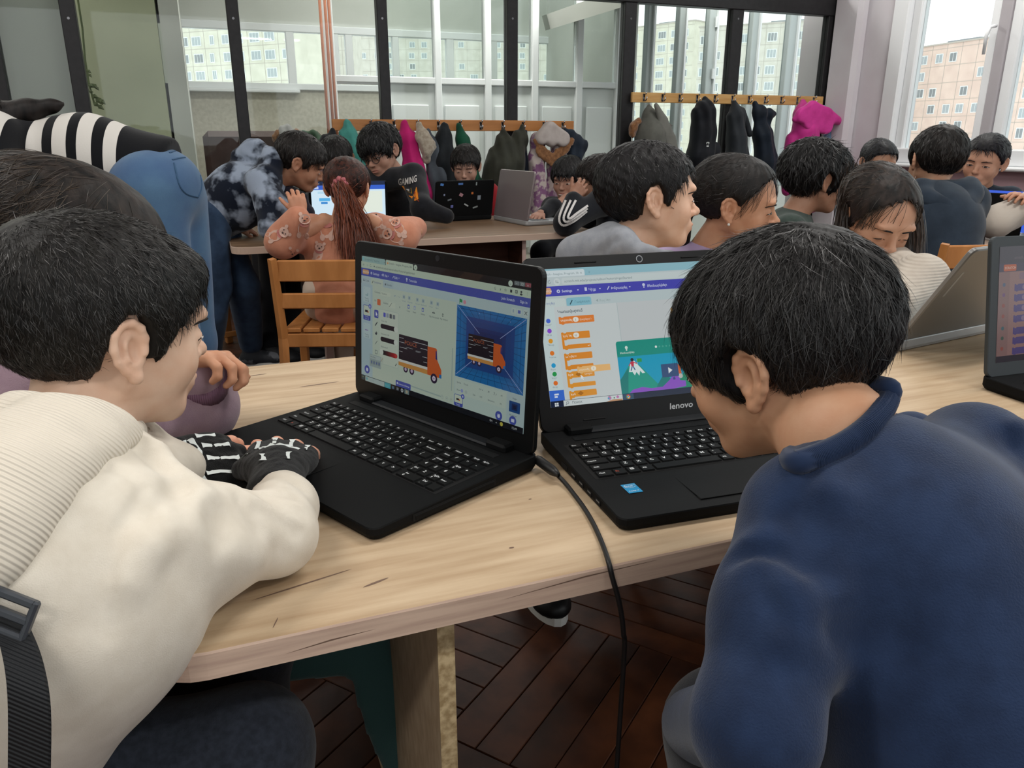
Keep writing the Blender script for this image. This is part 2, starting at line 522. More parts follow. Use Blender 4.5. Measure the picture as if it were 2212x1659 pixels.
# the black glazed partition
m_black = mat('black_steel', '#1c1b1d', rough=0.45, spec=0.3, col2='#232224', nscale=30)
m_glass = glass_mat('clear_glass', '#f6f9f7')
def xat(px, py, Y): return float(PY(px, py, Y)[0])
def zat(px, py, Y): return float(PY(px, py, Y)[2])
posts = [(-24, 14, 180), (149, 182, 150), (502, 528, 150), (820, 842, 150), (1096, 1119, 150), (1346, 1371, 150), (1574, 1598, 150), (1779, 1806, 150)]
part = empty('trim_1', (0, PARTY, 0)); part['kind'] = 'structure'
XP = []
m_screw = mat('screw_head', '#77777a', rough=.3, metal=.8)
for k, (a, c, y) in enumerate(posts):
    xa, xc = xat(a, y, PARTY), xat(c, y, PARTY); XP.append((xa, xc))
    q = MB(); q.box(((xa+xc)/2, PARTY+.035, 1.6), (xc-xa, 0.07, 3.2), bev=.004)
    po = q.build('post', m_black, part)
    q = MB(); q.tube([((xa+xc)/2, PARTY-.002, zat((a+c)/2, 40, PARTY)), ((xa+xc)/2, PARTY+.003, zat((a+c)/2, 40, PARTY))], .007, 8); q.build('screw', m_screw, po)
zb = zat(1600, 21, PARTY)
q = MB(); q.box(((XP[4][0]+XP[7][1])/2, PARTY+.03, zb+.11), (XP[7][1]-XP[4][0], .08, .22), bev=.004); q.build('top_beam', m_black, part)
q = MB(); q.box(((XP[0][0]+XP[4][1])/2, PARTY+.03, zb+.16), (XP[4][1]-XP[0][0], .06, .1), bev=.004); q.build('top_beam', m_black, part)
q = MB(); q.box(((XP[0][0]+XP[7][1])/2, PARTY+.03, .05), (XP[7][1]-XP[0][0], .07, .1), bev=.004); q.build('bottom_beam', m_black, part)
for k in range(7):
    x0, x1 = XP[k][1], XP[k+1][0]
    q = MB(); q.box(((x0+x1)/2, PARTY+.03, .1+(zb-.1)/2), (x1-x0, .006, zb-.1)); q.build('glass_pane', m_glass, part)

# right wall: pilaster, window wall, sill
m_wall = mat('lilac_wall', '#d4d1d5', rough=.9, spec=.15, col2='#cdc7cc', nscale=3, bump=.1, bscale=150)
m_pinkwall = mat('dusty_pink_wall', '#b4959c', rough=.9, spec=.15, col2='#ab8c94', nscale=4)
m_white = mat('white_plastic', '#e6e8ea', rough=.4, spec=.4)
m_whitew = mat('white_wall', '#cfd0cb', rough=.9, spec=.1, col2='#c6c8c2', nscale=2)
yA = float(PX(1926, 100, WALLX)[1])            # left jamb
zs = float(PX(2077, 346, WALLX)[2])            # window bottom
ym0, ym1 = float(PX(2148, 60, WALLX)[1]), float(PX(2172, 60, WALLX)[1])
ZTOP = 3.0
b = MB()
b.box((WALLX+.15, (yA+PARTY+.4)/2, ZTOP/2), (.3, PARTY+.4-yA, ZTOP)); b.box((WALLX+.15, -1.0+yA/2-.5, (zs-.03)/2), (.3, yA+3, zs-.03), m=1)
b.box((WALLX-.03, (float(PX(1868, 100, WALLX)[1])+PARTY)/2, ZTOP/2), (.10, PARTY-float(PX(1868, 100, WALLX)[1]), ZTOP), bev=.03)
struct('wall_right', b, [m_wall, m_pinkwall])
win = empty('window_1', (WALLX, yA-1, zs)); win['kind'] = 'structure'
def bar(name, y0, y1, z0, z1, x=WALLX+.05, d=.07, m=m_white, par=win):
    q = MB(); q.box((x, (y0+y1)/2, (z0+z1)/2), (d, abs(y1-y0), abs(z1-z0)), bev=.008); return q.build(name, m, par)
yB = ym1-(yA-ym0)
fw_ = .10
bar('window_frame', yA-.0, yA-.13, zs, ZTOP, d=.12, x=WALLX+.03)
bar('sash', yA-.13, yA-.2, zs+.06, ZTOP)
bar('sash', ym0+.045, ym0-.02, zs+.06, ZTOP)
bar('mullion', ym0-.02, ym1-.02, zs, ZTOP, d=.10, m=mat('grey_plastic', '#a9a4a8', rough=.5))
bar('sash', ym1-.02, ym1-.09, zs+.06, ZTOP)
bar('window_frame', yA, -1.5, zs-.03, zs+.07, d=.12)
bar('mullion', yB-.1, yB-.2, zs, ZTOP, d=.1)
bar('window_sill', yA+.02, -1.5, zs-.055, zs-.03, d=.14, x=WALLX-.02)
q = MB(); q.box((WALLX+.05, (yA-1.5)/2, (zs+ZTOP)/2), (.006, yA+1.5, ZTOP-zs)); q.build('pane', m_glass, win)
hz_ = float(PX(2142, 80, WALLX)[2]); hy_ = float(PX(2150, 80, WALLX)[1])
q = MB(); q.tube([(WALLX-.01, hy_, hz_+.06), (WALLX-.06, hy_, hz_+.05), (WALLX-.065, hy_+.01, hz_), (WALLX-.05, hy_+.02, hz_-.10)], [.011, .012, .011, .009], 8)
q.build('window_handle', m_white, win, smooth=True)

# ceiling over the room and the one behind; the rear wall (behind the camera) is a row of windows
m_ceil = mat('ceiling_white', '#d9d9d6', rough=.95, spec=.05)
b = MB(); b.box((.4, 1.0, ZTOP+.05), (8.6, 11.6, .1)); b.box((-.9, 7.7, ZTOP+.05), (6.0, 1.9, .1)); struct('ceiling', b, m_ceil)
b = MB(); b.box((-3.9, 2.0, ZTOP/2), (.1, 13, ZTOP)); struct('wall_left', b, m_whitew)
b = MB(); b.box((.4, -3.05, .45), (8.6, .12, .9)); b.box((.4, -3.05, 2.85), (8.6, .12, .3))
for x in (-3.8, -1.4, 1.0, 3.4, 4.6): b.box((x, -3.05, 1.8), (.35, .14, 2.0))
struct('wall_rear', b, m_whitew)

# ---- the next room, behind the glass
m_green = mat('pale_green_wall', '#bcc0a6', rough=.9, spec=.1, col2='#b3b79d', nscale=2)
m_greyp = mat('grey_panel', '#b2b3ad', rough=.9, spec=.1)
m_plaster = mat('rough_plaster', '#c8c3b6', rough=.95, spec=.05, col2='#bab4a7', nscale=30)
b = MB(); xg0, xg1 = xat(150, 150, 6.0), xat(352, 150, 6.0)
b.box(((xg0-3+xg1)/2, 6.06, 1.5), (xg1-xg0+3, .12, 3.2)); struct('wall_green', b, m_green)
b = MB(); b.box((xg1+.08, 7.2, 1.6), (.12, 2.5, 3.2)); struct('wall_jamb', b, mat('jamb_white', '#c9cac4', rough=.8))
b = MB(); b.box(((XP[0][1]+XP[1][0])/2, PARTY+.16, 1.5), (XP[1][0]-XP[0][1]+.06, .04, 3.2), bev=.004); struct('trim_2', b, m_greyp)
YF = 8.4                                       # far wall of the next room with its ribbon window
def zf(px, py): return zat(px, py, YF)
x0, x1 = xat(345, 120, YF), xat(1330, 120, YF)
zlo, zhi = zf(520, 183), zf(520, 58)
b = MB()
b.box(((x0+x1)/2, YF+.1, zlo/2), (x1-x0, .2, zlo)); b.box(((x0+x1)/2, YF+.1, (zhi+3.4)/2), (x1-x0, .2, 3.4-zhi), m=1)
b.box(((x0+xat(380, 120, YF))/2, YF+.1, 1.6), (xat(380, 120, YF)-x0, .2, 3.2), m=1)
b.box(((x1+xat(1196, 120, YF))/2, YF+.1, 1.6), (x1-xat(1196, 120, YF), .2, 3.2), m=1)
struct('wall_back', b, [m_plaster, m_whitew])
win2 = empty('window_2', ((x0+x1)/2, YF, zlo)); win2['kind'] = 'structure'
def fb(name, p0, p1, z0, z1, Y=YF, d=.08, par=win2, m=m_white, py=120):
    xa, xb = xat(p0, py, Y), xat(p1, py, Y); q = MB(); q.box(((xa+xb)/2, Y, (z0+z1)/2), (xb-xa, d, abs(z1-z0)), bev=.006); return q.build(name, m, par)
fb('window_frame', 372, 1200, zlo-.04, zlo+.02); fb('window_frame', 372, 1200, zhi-.03, zhi+.04)
for a, c in ((372, 392), (619, 637), (696, 732), (746, 762), (812, 838), (847, 861), (935, 949), (963, 979), (1045, 1072), (1146, 1162), (1188, 1200)):
    fb('mullion', a, c, zlo, zhi, d=.07)
fb('window_sill', 380, 640, zlo-.07, zlo-.04, d=.2)
q = MB(); q.box(((x0+x1)/2, YF+.02, (zlo+zhi)/2), (x1-x0, .006, zhi-zlo)); q.build('pane', m_glass, win2)
# white framed screen with solid lower panels
YS = 6.6
scr = empty('trim_3', (xat(1000, 200, YS), YS, 0)); scr['kind'] = 'structure'
m_wpan = mat('white_panel', '#e2e6e6', rough=.5, spec=.3)
m_wpan2 = mat('white_panel_grey', '#d8dcdb', rough=.5, spec=.3)
zr0, zr1 = zat(1000, 184, YS), zat(1000, 170, YS)
cols_ = [(700, 722), (833, 838), (936, 950), (1044, 1058), (1146, 1160), (1242, 1256), (1328, 1344)]
for a, c in cols_: fb('upright', a, c, .0, 3.1, Y=YS, par=scr, d=.09)
fb('cross_rail', 700, 1344, zr0, zr1, Y=YS, par=scr, d=.082)
for (a, c), (e, g) in zip(cols_[1:], cols_[2:]):
    fb('panel', c, e, .05, zr0, Y=YS+.01, par=scr, d=.03, m=m_wpan2)
    xa, xb = xat(c, 250, YS)+.03, xat(e, 250, YS)-.03
    q = MB(); q.box(((xa+xb)/2, YS-.012, (zr0-.1)/2), (xb-xa-.02, .02, zr0-.22), bev=.006); q.build('panel', m_wpan, scr)
    xa, xb = xat(c, 100, YS), xat(e, 100, YS)
    q = MB(); q.box(((xa+xb)/2, YS, (zr1+3.1)/2), (xb-xa, .006, 3.1-zr1)); q.build('glass_pane', m_glass, scr)
m_pipe = mat('copper_red_pipe', '#b5765c', rough=.5)
for a in (697, 708, 716):
    q = MB(); q.tube([(xat(a, 100, YS-.1), YS-.1, 0), (xat(a, 100, YS-.1), YS-.1, 3.0)], .011, 8); q.build('pipe', m_pipe, scr, smooth=True)
fb('cross_rail', 700, 834, zat(760, 182, YS), zat(760, 176, YS), Y=YS, par=scr, d=.05)
# side wall between screen and balcony
YB = 6.7
b = MB(); b.box((xat(1352, 150, 6.7), 7.5, 1.6), (.10, 1.8, 3.2)); struct('wall_side', b, m_whitew)
# balcony glazing behind the right bays
bal = empty('window_3', (xat(1580, 150, YB), YB, 0)); bal['kind'] = 'structure'
m_gfr = mat('grey_white_frame', '#b4bbbb', rough=.45, spec=.3)
for a, c in ((1352, 1362), (1393, 1405), (1460, 1474), (1524, 1545), (1617, 1634), (1696, 1720)):
    fb('mullion', a, c, .5, 3.1, Y=YB, par=bal, m=m_gfr, py=100)
    xm = xat((a+c)/2, 100, YB); q = MB(); q.box((xm+.03, YB-.05, 1.1), (.018, .03, 2.6)); q.build('sash', m_white, bal)
for zz in (.9, 1.55, 2.0):
    q = MB(); q.tube([(xat(1536, 100, YB), YB-.06, zz), (xat(1536, 100, YB), YB-.06, zz+.09)], .012, 6); q.build('hinge', m_white, bal)
fb('window_frame', 1352, 1770, .55, .72, Y=YB, par=bal, m=m_gfr, d=.11)
q = MB(); q.box((xat(1560, 100, YB), YB+.02, 1.9), (xat(1770, 100, YB)-xat(1350, 100, YB), .006, 2.7)); q.build('pane', m_glass, bal)
b = MB(); b.box((xat(1560, 100, YB)+.3, YB, .27), (xat(1770, 100, YB)-xat(1350, 100, YB)+.6, .15, .55)); b.box((xat(1782, 130, YB)+.09, YB-.0, 1.6), (xat(1797, 130, YB)-xat(1760, 130, YB), .3, 3.2), m=1)
struct('wall_balcony', b, [m_whitew, mat('weathered_grey', '#9b9d93', rough=.9, col2='#8a8f8c', nscale=3)])
# sloping soffit above the balcony glass
b = MB(); b.box((xat(1400, 20, 6.0), 5.95, zat(1400, 40, 6.0)+.22), (1.3, 1.5, .12), roty(math.radians(-18))); struct('ceiling', b, m_whitew)
b = MB(); b.box((1.0, 8.2, -.03), (9, 6.2, .04)); struct('floor_back', b, mat('pale_floor', '#8f8a80', rough=.6))

# ---- apartment blocks outside
m_fac1 = mat('grey_facade', '#d2cdc4', rough=.95, spec=.05, col2='#c6c1b8', nscale=.6)  # facade colours kept pale: light haze is put into them
m_fac2 = mat('pink_facade', '#dcc6ba', rough=.95, spec=.05, col2='#d2bbb0', nscale=.5)
m_fac3 = mat('cream_facade', '#d8d4c6', rough=.95, spec=.05, col2='#ccc8ba', nscale=.6)
m_joint = mat('facade_joint', '#b5aea6', rough=.95)
m_wfr = mat('far_window_frame', '#e2e4e4', rough=.6)
m_wgl = mat('far_window_glass', '#a3aaae', rough=.3, spec=.5)  # glass lightened, so distance haze sits in its colour
m_wgl2 = mat('far_window_glass_dark', '#85898c', rough=.3, spec=.5)
m_roof = mat('far_roof', '#9fa3a8', rough=.9)
def block(name, label, pL, pR, dL, dR, ytop, nx, nz, m, fh=2.9, wseed=1, wfrac=.42, x_from=0.0, gap=0.0):
    """pL/pR: where the two top corners of the facade show; the block stands dL/dR away"""
    a = PD(pL, ytop[0], dL); c = PD(pR, ytop[1], dR); zt = max(a[2], c[2])
    a[2] = c[2] = 0
    u = nrm(c-a); wd = np.linalg.norm(c-a); n = A(-u[1], u[0], 0)
    if n @ A(*(a[:2]), 0) < 0: n = -n
    zb_ = zt - nz*fh - 1.0
    e = empty(name, A(*(a+u*wd/2)[:2], zb_), label, 'building')
    R = np.stack([u, n, A(0, 0, 1)], 1)
    q = MB(); q.box(a+u*wd/2+n*5+A(0, 0, (zt+zb_)/2), (wd, 10, zt-zb_), R); q.build('wall', m, e)
    q = MB()
    for i in range(1, nx): q.box(a+u*wd*i/nx-n*.01+A(0, 0, (zt+zb_)/2), (.07, .05, zt-zb_), R)
    for j in range(nz): q.box(a+u*wd/2-n*.01+A(0, 0, zt-.7-fh*j), (wd, .05, .07), R)
    q.build('panel_joint', m_joint, e)
    q = MB(); q.box(a+u*wd/2+n*5+A(0, 0, zt+.12), (wd+.4, 10.4, .24), R); q.build('parapet', m_joint, e)
    q = MB(); q.box(a+u*wd*.62+n*4+A(0, 0, zt+.4), (wd*.3, 4, .7), R); q.build('roof_house', m_roof, e)
    rr = random.Random(wseed); cw = wd/nx; pw = None; pd = None; var = {}
    for i in range(nx):
        wk = rr.choice([0, 1, 1, 2])
        for j in range(nz):
            if rr.random() < gap: continue
            w = (.9, 1.5, 2.1)[wk]*min(1, cw/3.2); h = 1.45
            c0 = a+u*(cw*(i+.5+rr.uniform(-.06, .06)))-n*.03+A(0, 0, zt-.7-fh*(j+.55))
            k = (wk, rr.random() < .3)
            if k not in var:
                f = MB(); f.box((0, 0, 0), (w+.16, .14, h+.16)); g = MB(); np_ = 2 if wk < 2 else 3
                for p in range(np_): g.box((-w/2+w*(p+.5)/np_, -.075, 0), (w/np_-.1, .03, h-.1))
                f = f.build('window', m_wfr, e, local=True); f.rotation_euler = (0, 0, math.atan2(u[1], u[0]))
                g = g.build('pane', m_wgl2 if k[1] else m_wgl, f, local=True); var[k] = f; f.location = tuple(c0-A(*(a+u*wd/2)[:2], zb_))
            else:
                f = var[k].copy(); COL.objects.link(f); f.location = tuple(c0-A(*(a+u*wd/2)[:2], zb_))
                g = var[k].children[0].copy(); COL.objects.link(g); g.parent = f
    return e
block('apartment_building', 'pinkish apartment block seen through the large right hand window', 1930, 2152, 150, 128, (112, 84), 7, 10, m_fac2, wseed=3, gap=.35)
block('apartment_building', 'pale pink apartment block at the far right edge of the large window', 2166, 2360, 120, 105, (86, 92), 6, 10, m_fac2, wseed=5, gap=.3)
block('apartment_building', 'grey stepped apartment block behind the right coat rail, left half', 1340, 1500, 190, 176, (64, 66), 6, 14, m_fac3, wseed=8, gap=.2)
block('apartment_building', 'grey apartment block with a low roof behind the right coat rail, right half', 1512, 1840, 150, 140, (60, 84), 11, 13, m_fac1, wseed=9, gap=.2)
block('apartment_building', 'cream panel apartment block behind the ribbon window at left', 340, 626, 140, 128, (-10, -16), 9, 9, m_fac3, wseed=12, gap=.15)
block('apartment_building', 'pale grey tower behind the ribbon window, next to the cream block', 633, 760, 170, 170, (40, 40), 5, 9, m_fac1, wseed=14, gap=.2)
block('apartment_building', 'hazy white apartment block behind the middle of the ribbon window', 770, 1300, 220, 220, (78, 82), 20, 16, m_fac1, wseed=15, gap=.4)
# ================================================================== tables
m_oak = mat('light_oak_laminate', '#c3ad90', rough=.5, spec=.25, col2='#a68c6e', nscale=5.0, nstretch=(1.2, 14, 6), detail=9, contrast=(.3, .75), bump=.12, bscale=30, bstretch=(2, 40, 10))
m_oakedge = mat('oak_edge_band', '#cdb3a0', rough=.5, spec=.25, col2='#ae9384', nscale=5, nstretch=(1.5, 12, 30), detail=8, contrast=(.35, .75))
m_oak2 = mat('mid_oak_laminate', '#7c644e', rough=.5, spec=.2, col2='#695340', nscale=4, nstretch=(1, 12, 6), detail=8)  # its own brown, darkened further with the shade it stands in
m_oak2e = mat('pale_edge_band', '#b7a090', rough=.5)
m_chip = mat('raw_chipboard_edge', '#c9b38c', rough=.9, col2='#9c8560', nscale=120)
m_brownp = mat('dark_modesty_panel', '#4a3026', rough=.6, spec=.2, col2='#3f281f', nscale=6, nstretch=(1, 1, 8))
m_pleg = mat('pinkish_steel_leg', '#b49c94', rough=.4, spec=.4)
def table_top(x0, x1, y0, y1, z, th, r, mt, me, parent, corners=(1, 1, 1, 1)):
    P = rrect2(x1-x0, y1-y0, r, 6, corners); c = ((x0+x1)/2, (y0+y1)/2); n = len(P)
    V = [(c[0]+p[0], c[1]+p[1], z-.002) for p in P] + [(c[0]+p[0]*.9985, c[1]+p[1]*.9975, z) for p in P] + [(c[0]+p[0], c[1]+p[1], z-th) for p in P]
    F = [tuple(range(n, 2*n)), tuple(range(2*n, 3*n))[::-1]] + [(2*n+i, 2*n+(i+1) % n, (i+1) % n, i) for i in range(n)] + [(i, (i+1) % n, n+(i+1) % n, n+i) for i in range(n)]
    q = MB(); q.add(V, [F[0]], 0); q.add(V, F[1:], 1)
    return q.build('tabletop', [mt, me], parent)
def scratch(par, segs, z=None):
    pass
XT0, YT0, XT1, YT1 = -.098, .598, 2.15, 1.47
t1 = empty('school_table', ((XT0+XT1)/2, (YT0+YT1)/2, 0), 'light oak laminate table in the foreground under the two black laptops', 'table')
table_top(XT0, XT1, YT0, YT1, ZT, .027, .055, m_oak, m_oakedge, t1)
xp = float(PZ(990, 1345, ZT-.03)[0])
q = MB(); q.box((xp, 1.02, (ZT-.027)/2), (.018, .74, ZT-.027)); q.box((xp, .6495, (ZT-.027)/2), (.0182, .001, ZT-.028), m=1)
q.build('side_panel', [m_oak, m_chip], t1)
q = MB(); q.box((1.75, 1.02, (ZT-.027)/2), (.018, .74, ZT-.027)); q.build('side_panel', m_oak, t1)
q = MB(); q.box(((xp+1.75)/2, 1.22, ZT-.16), (1.75-xp-.02, .016, .26)); q.build('cross_panel', m_oak, t1)
# dark cracks in the edge banding are printed wood figure
m_crk = mat('dark_wood_figure', '#6f594c', rough=.6)
q = MB()
for (xa, xb, zz, sl) in ((.22, .40, -.012, .006), (.50, .62, -.010, .004), (.80, .90, -.006, .003), (1.0, 1.1, -.012, .004), (.02, .10, -.018, .004)):
    q.add([(xa, YT0-.0003, ZT+zz), ((xa+xb)/2, YT0-.0003, ZT+zz+sl-.001), (xb, YT0-.0003, ZT+zz+sl+.001), ((xa+xb)/2, YT0-.0003, ZT+zz+sl+.0006)], [(0, 1, 2, 3)])
q.build('wood_figure', m_crk, t1)
# knots and cracks printed on the top
q = MB()
def knot(px, py, L, w, a):
    c = PZ(px, py, ZT+.0002); n = 10
    V = [(c[0]+math.cos(t)*L*math.cos(a)-math.sin(t)*w*math.sin(a), c[1]+math.cos(t)*L*math.sin(a)+math.sin(t)*w*math.cos(a), c[2]) for t in [2*PI*i/n for i in range(n)]]
    q.add(V, [tuple(range(n))])
for k in ((555, 810, .018, .002, .15), (690, 830, .035, .0022, .1), (655, 1262, .05, .0012, .22), (812, 1258, .014, .0016, .3), (1250, 930, .006, .002, .2), (1105, 1183, .003, .0015, 0), (1145, 1078, .002, .001, 0), (1780, 900, .03, .002, .1), (595, 1345, .008, .0006, 1.2)):
    knot(*k)
q.build('wood_figure', m_crk, t1)

# middle table
YM0, YM1 = 3.20, 4.05
t2 = empty('school_table', (.72, 3.6, 0), 'brown oak table in the middle distance with a laptop with stickers on it', 'table')
table_top(.07, 1.66, YM0, YM1, ZT, .028, .06, m_oak2, m_oak2e, t2)
for x, y in ((.42, YM0+.05), (.42, YM1-.06)):
    q = MB(); q.box((x, y, (ZT-.028)/2), (.034, .034, ZT-.028), bev=.004); q.build('leg', m_pleg, t2)
q = MB(); q.box((1.315, 3.55, (ZT-.028)/2), (.018, .62, ZT-.028)); q.box((1.315, 3.2395, (ZT-.028)/2), (.0185, .001, ZT-.03), m=1); q.build('side_panel', [m_brownp, m_pleg], t2)
q = MB(); q.box((.87, 3.42, ZT-.2), (.87, .016, .33)); q.build('modesty_panel', m_brownp, t2)
q = MB(); q.box((.87, 3.42, .08), (.87, .016, .04)); q.build('cross_bar', mat('orange_wood', '#9c6236', rough=.5), t2)
# table at the right, with the children by the window
t4 = empty('school_table', (3.3, 2.38, 0), 'pale wood table by the window at the right with a grey laptop', 'table')
table_top(2.72, 3.9, 2.15, 2.62, ZT, .028, .05, mat('pale_wood_laminate', '#b9a394', rough=.4, spec=.35, col2='#ab9484', nscale=4, nstretch=(1, 10, 5)), m_oak2e, t4)
for x in (2.82, 3.8):
    q = MB(); q.box((x, 2.385, (ZT-.028)/2), (.018, .4, ZT-.028)); q.build('side_panel', m_oak2, t4)

# ================================================================== wooden chairs
m_ch = mat('orange_beech', '#b67a44', rough=.45, spec=.35, col2='#a56b38', nscale=8, nstretch=(4, 4, 1), detail=6)
def chair(loc, rz, label, seat=.34, top=.64):
    e = empty('wooden_chair', loc, label, 'chair', rz=rz)
    def part(name, q): return q.build(name, m_ch, e, local=True)
    w, d = .34, .33
    for sx in (-1, 1):
        q = MB(); q.tube([(sx*w/2, -d/2-.05, 0), (sx*w/2, -d/2, seat*.9), (sx*w/2, -d/2-.055, top)], [.017, .019, .016], 4); part('leg', q)
        q = MB(); q.box((sx*(w/2), d/2-.03, seat/2-.01), (.032, .032, seat-.02), bev=.004); part('leg', q)
        q = MB(); q.box((sx*(w/2-.002), 0, seat-.05), (.018, d-.06, .045), bev=.003); part('side_rail', q)
        q = MB(); q.box((sx*(w/2-.002), 0, .13), (.016, d-.06, .026), bev=.003); part('stretcher', q)
    for zz, hh in ((top-.045, .075), (top-.155, .055)):
        q = MB(); q.box((0, -d/2-.035*(zz-seat)/(top-seat)-.005, zz), (w-.02, .018, hh), bev=.004); part('back_slat', q)
    q = MB(); q.box((0, -d/2+.005, seat-.045), (w-.02, .018, .05), bev=.003); part('cross_rail', q)
    q = MB(); q.box((0, d/2-.03, seat-.045), (w-.02, .018, .05), bev=.003); part('cross_rail', q)
    for k in range(5):
        q = MB(); q.box((-w/2+.035+k*(w-.07)/4, .0, seat-.008), ((w-.07)/4-.008, d+.0, .016), bev=.003); part('seat_slat', q)
    return e
def chair_copy(src, loc, rz, label):
    c = copy_tree(src, None, loc, rz); c['label'] = label; return c
# ================================================================== laptops
m_lap = mat('matte_black_plastic', '#0f1011', rough=.6, spec=.10, bump=.05, bscale=900)
m_lap2 = mat('black_plastic_gloss', '#0e0f10', rough=.36, spec=.2)
m_lapg = mat('hinge_bar', '#1a1c1f', rough=.5, spec=.2)
m_grille = mat('speaker_grille', '#1b1d1f', rough=.5, spec=.3, wave=(420, 'X', .8, 0))
m_key = mat('key_black', '#0d0e0f', rough=.55, spec=.14)
m_leg = mat('key_legend', '#d6d9db', rough=.6)
m_legr = mat('key_legend_red', '#b0452f', rough=.6)
m_port = mat('port_metal', '#8a8d90', rough=.35, metal=.7)
m_dark = mat('dark_hollow', '#060607', rough=.8)
m_lens = mat('lens_glass', '#26292d', rough=.1, spec=.6)
m_silver = mat('silver_plastic', '#a9abad', rough=.4, spec=.4, metal=.2)
m_greylid = mat('grey_lid', '#8b8a88', rough=.38, spec=.4, metal=.35, col2='#838280', nscale=2)
m_scr = None
def screen_mat():
    return mat('lit_screen', '#ffffff', attr='Col', emit='attr', estr=SCREEN_E, rough=.16, spec=.35)

KEYM = {}
def key_mesh(w, d, leg, sub, red):
    k = (round(w, 4), round(d, 4), leg, sub, red)
    if k in KEYM: return KEYM[k]
    q = MB()
    hw, hd, H = w/2, d/2, .0022
    q.add([(-hw, -hd, 0), (hw, -hd, 0), (hw, hd, 0), (-hw, hd, 0), (-hw+.0009, -hd+.0009, H), (hw-.0009, -hd+.0009, H), (hw-.0009, hd-.0009, H), (-hw+.0009, hd-.0009, H)],
          [(4, 5, 6, 7), (0, 1, 5, 4), (1, 2, 6, 5), (2, 3, 7, 6), (3, 0, 4, 7)], 0)
    def put(s, size, x, y, ctr=False, m=1):
        V, F, wd = text2d(s, True)
        x0 = x-(wd*size/2 if ctr else 0)
        q.add([(x0+v[0]*size, y+v[1]*size, H+.00008) for v in V], F, m)
    if leg:
        mm = 2 if red else 1
        if len(leg) == 1 and not sub: put(leg, .0072, -hw*.45, -.0006, m=mm)
        elif sub: put(leg, .0052, -hw*.5, -hd*.62, m=mm); put(sub, .0046, -hw*.5, hd*.15, m=mm)
        elif len(leg) <= 4: put(leg, .0046, -hw*.68, -.0012, m=mm)
        else: put(leg, .0040, -hw*.8, -.0012, m=mm)
    o = q.build('key', [m_key, m_leg, m_legr]); me = o.data; bpy.data.objects.remove(o)
    KEYM[k] = me; return me
P_ = .0181
def kb_rows():
    R = []
    f = ['Esc', 'F1', 'F2', 'F3', 'F4', 'F5', 'F6', 'F7', 'F8', 'F9', 'F10', 'F11', 'F12', 'Insert', 'PrtSc', 'Del', 'Home', 'End', 'PgUp', 'PgDn']
    wF = 18.95*P_/20
    R.append((.0115, [(wF/P_, t, '') for t in f]))
    R.append((.0155, [(1, '`', '~'), (1, '1', '!'), (1, '2', '@'), (1, '3', '#'), (1, '4', '$'), (1, '5', '%'), (1, '6', '^'), (1, '7', '&'), (1, '8', '*'), (1, '9', '('), (1, '0', ')'), (1, '-', '_'), (1, '=', '+'), (1.75, 'Backspace', ''), (.2, None, ''), (1, 'Num', ''), (1, '/', ''), (1, '*', ''), (1, '-', '')]))
    R.append((.0155, [(1.5, 'Tab', '')] + [(1, c, '') for c in 'QWERTYUIOP'] + [(1, '[', '{'), (1, ']', '}'), (1.25, '\\', '|'), (.2, None, ''), (1, '7', 'Home'), (1, '8', ''), (1, '9', 'PgUp'), (1, '+', '')]))
    R.append((.0155, [(1.75, 'CapsLk', '')] + [(1, c, '') for c in 'ASDFGHJKL'] + [(1, ';', ':'), (1, "'", '"'), (2, 'Enter', ''), (.2, None, ''), (1, '4', ''), (1, '5', ''), (1, '6', ''), (1, '', '')]))
    R.append((.0155, [(2.25, 'Shift', '')] + [(1, c, '') for c in 'ZXCVBNM'] + [(1, ',', '<'), (1, '.', '>'), (1, '/', '?'), (1.5, 'Shift', ''), (1, '^', ''), (.2, None, ''), (1, '1', 'End'), (1, '2', ''), (1, '3', 'PgDn'), (1, 'Enter', '')]))
    R.append((.0155, [(1.25, 'Ctrl', ''), (1, 'Fn', 'r'), (1, '\u229e', ''), (1.05, 'Alt', ''), (5.2, '', ''), (1.05, 'Alt', ''), (1.2, 'Ctrl', ''), (1, '<', ''), (1, 'v', ''), (1.05, '>', ''), (.2, None, ''), (2, '0', 'Ins'), (1, '.', 'Del'), (1, '', '')]))
    return R
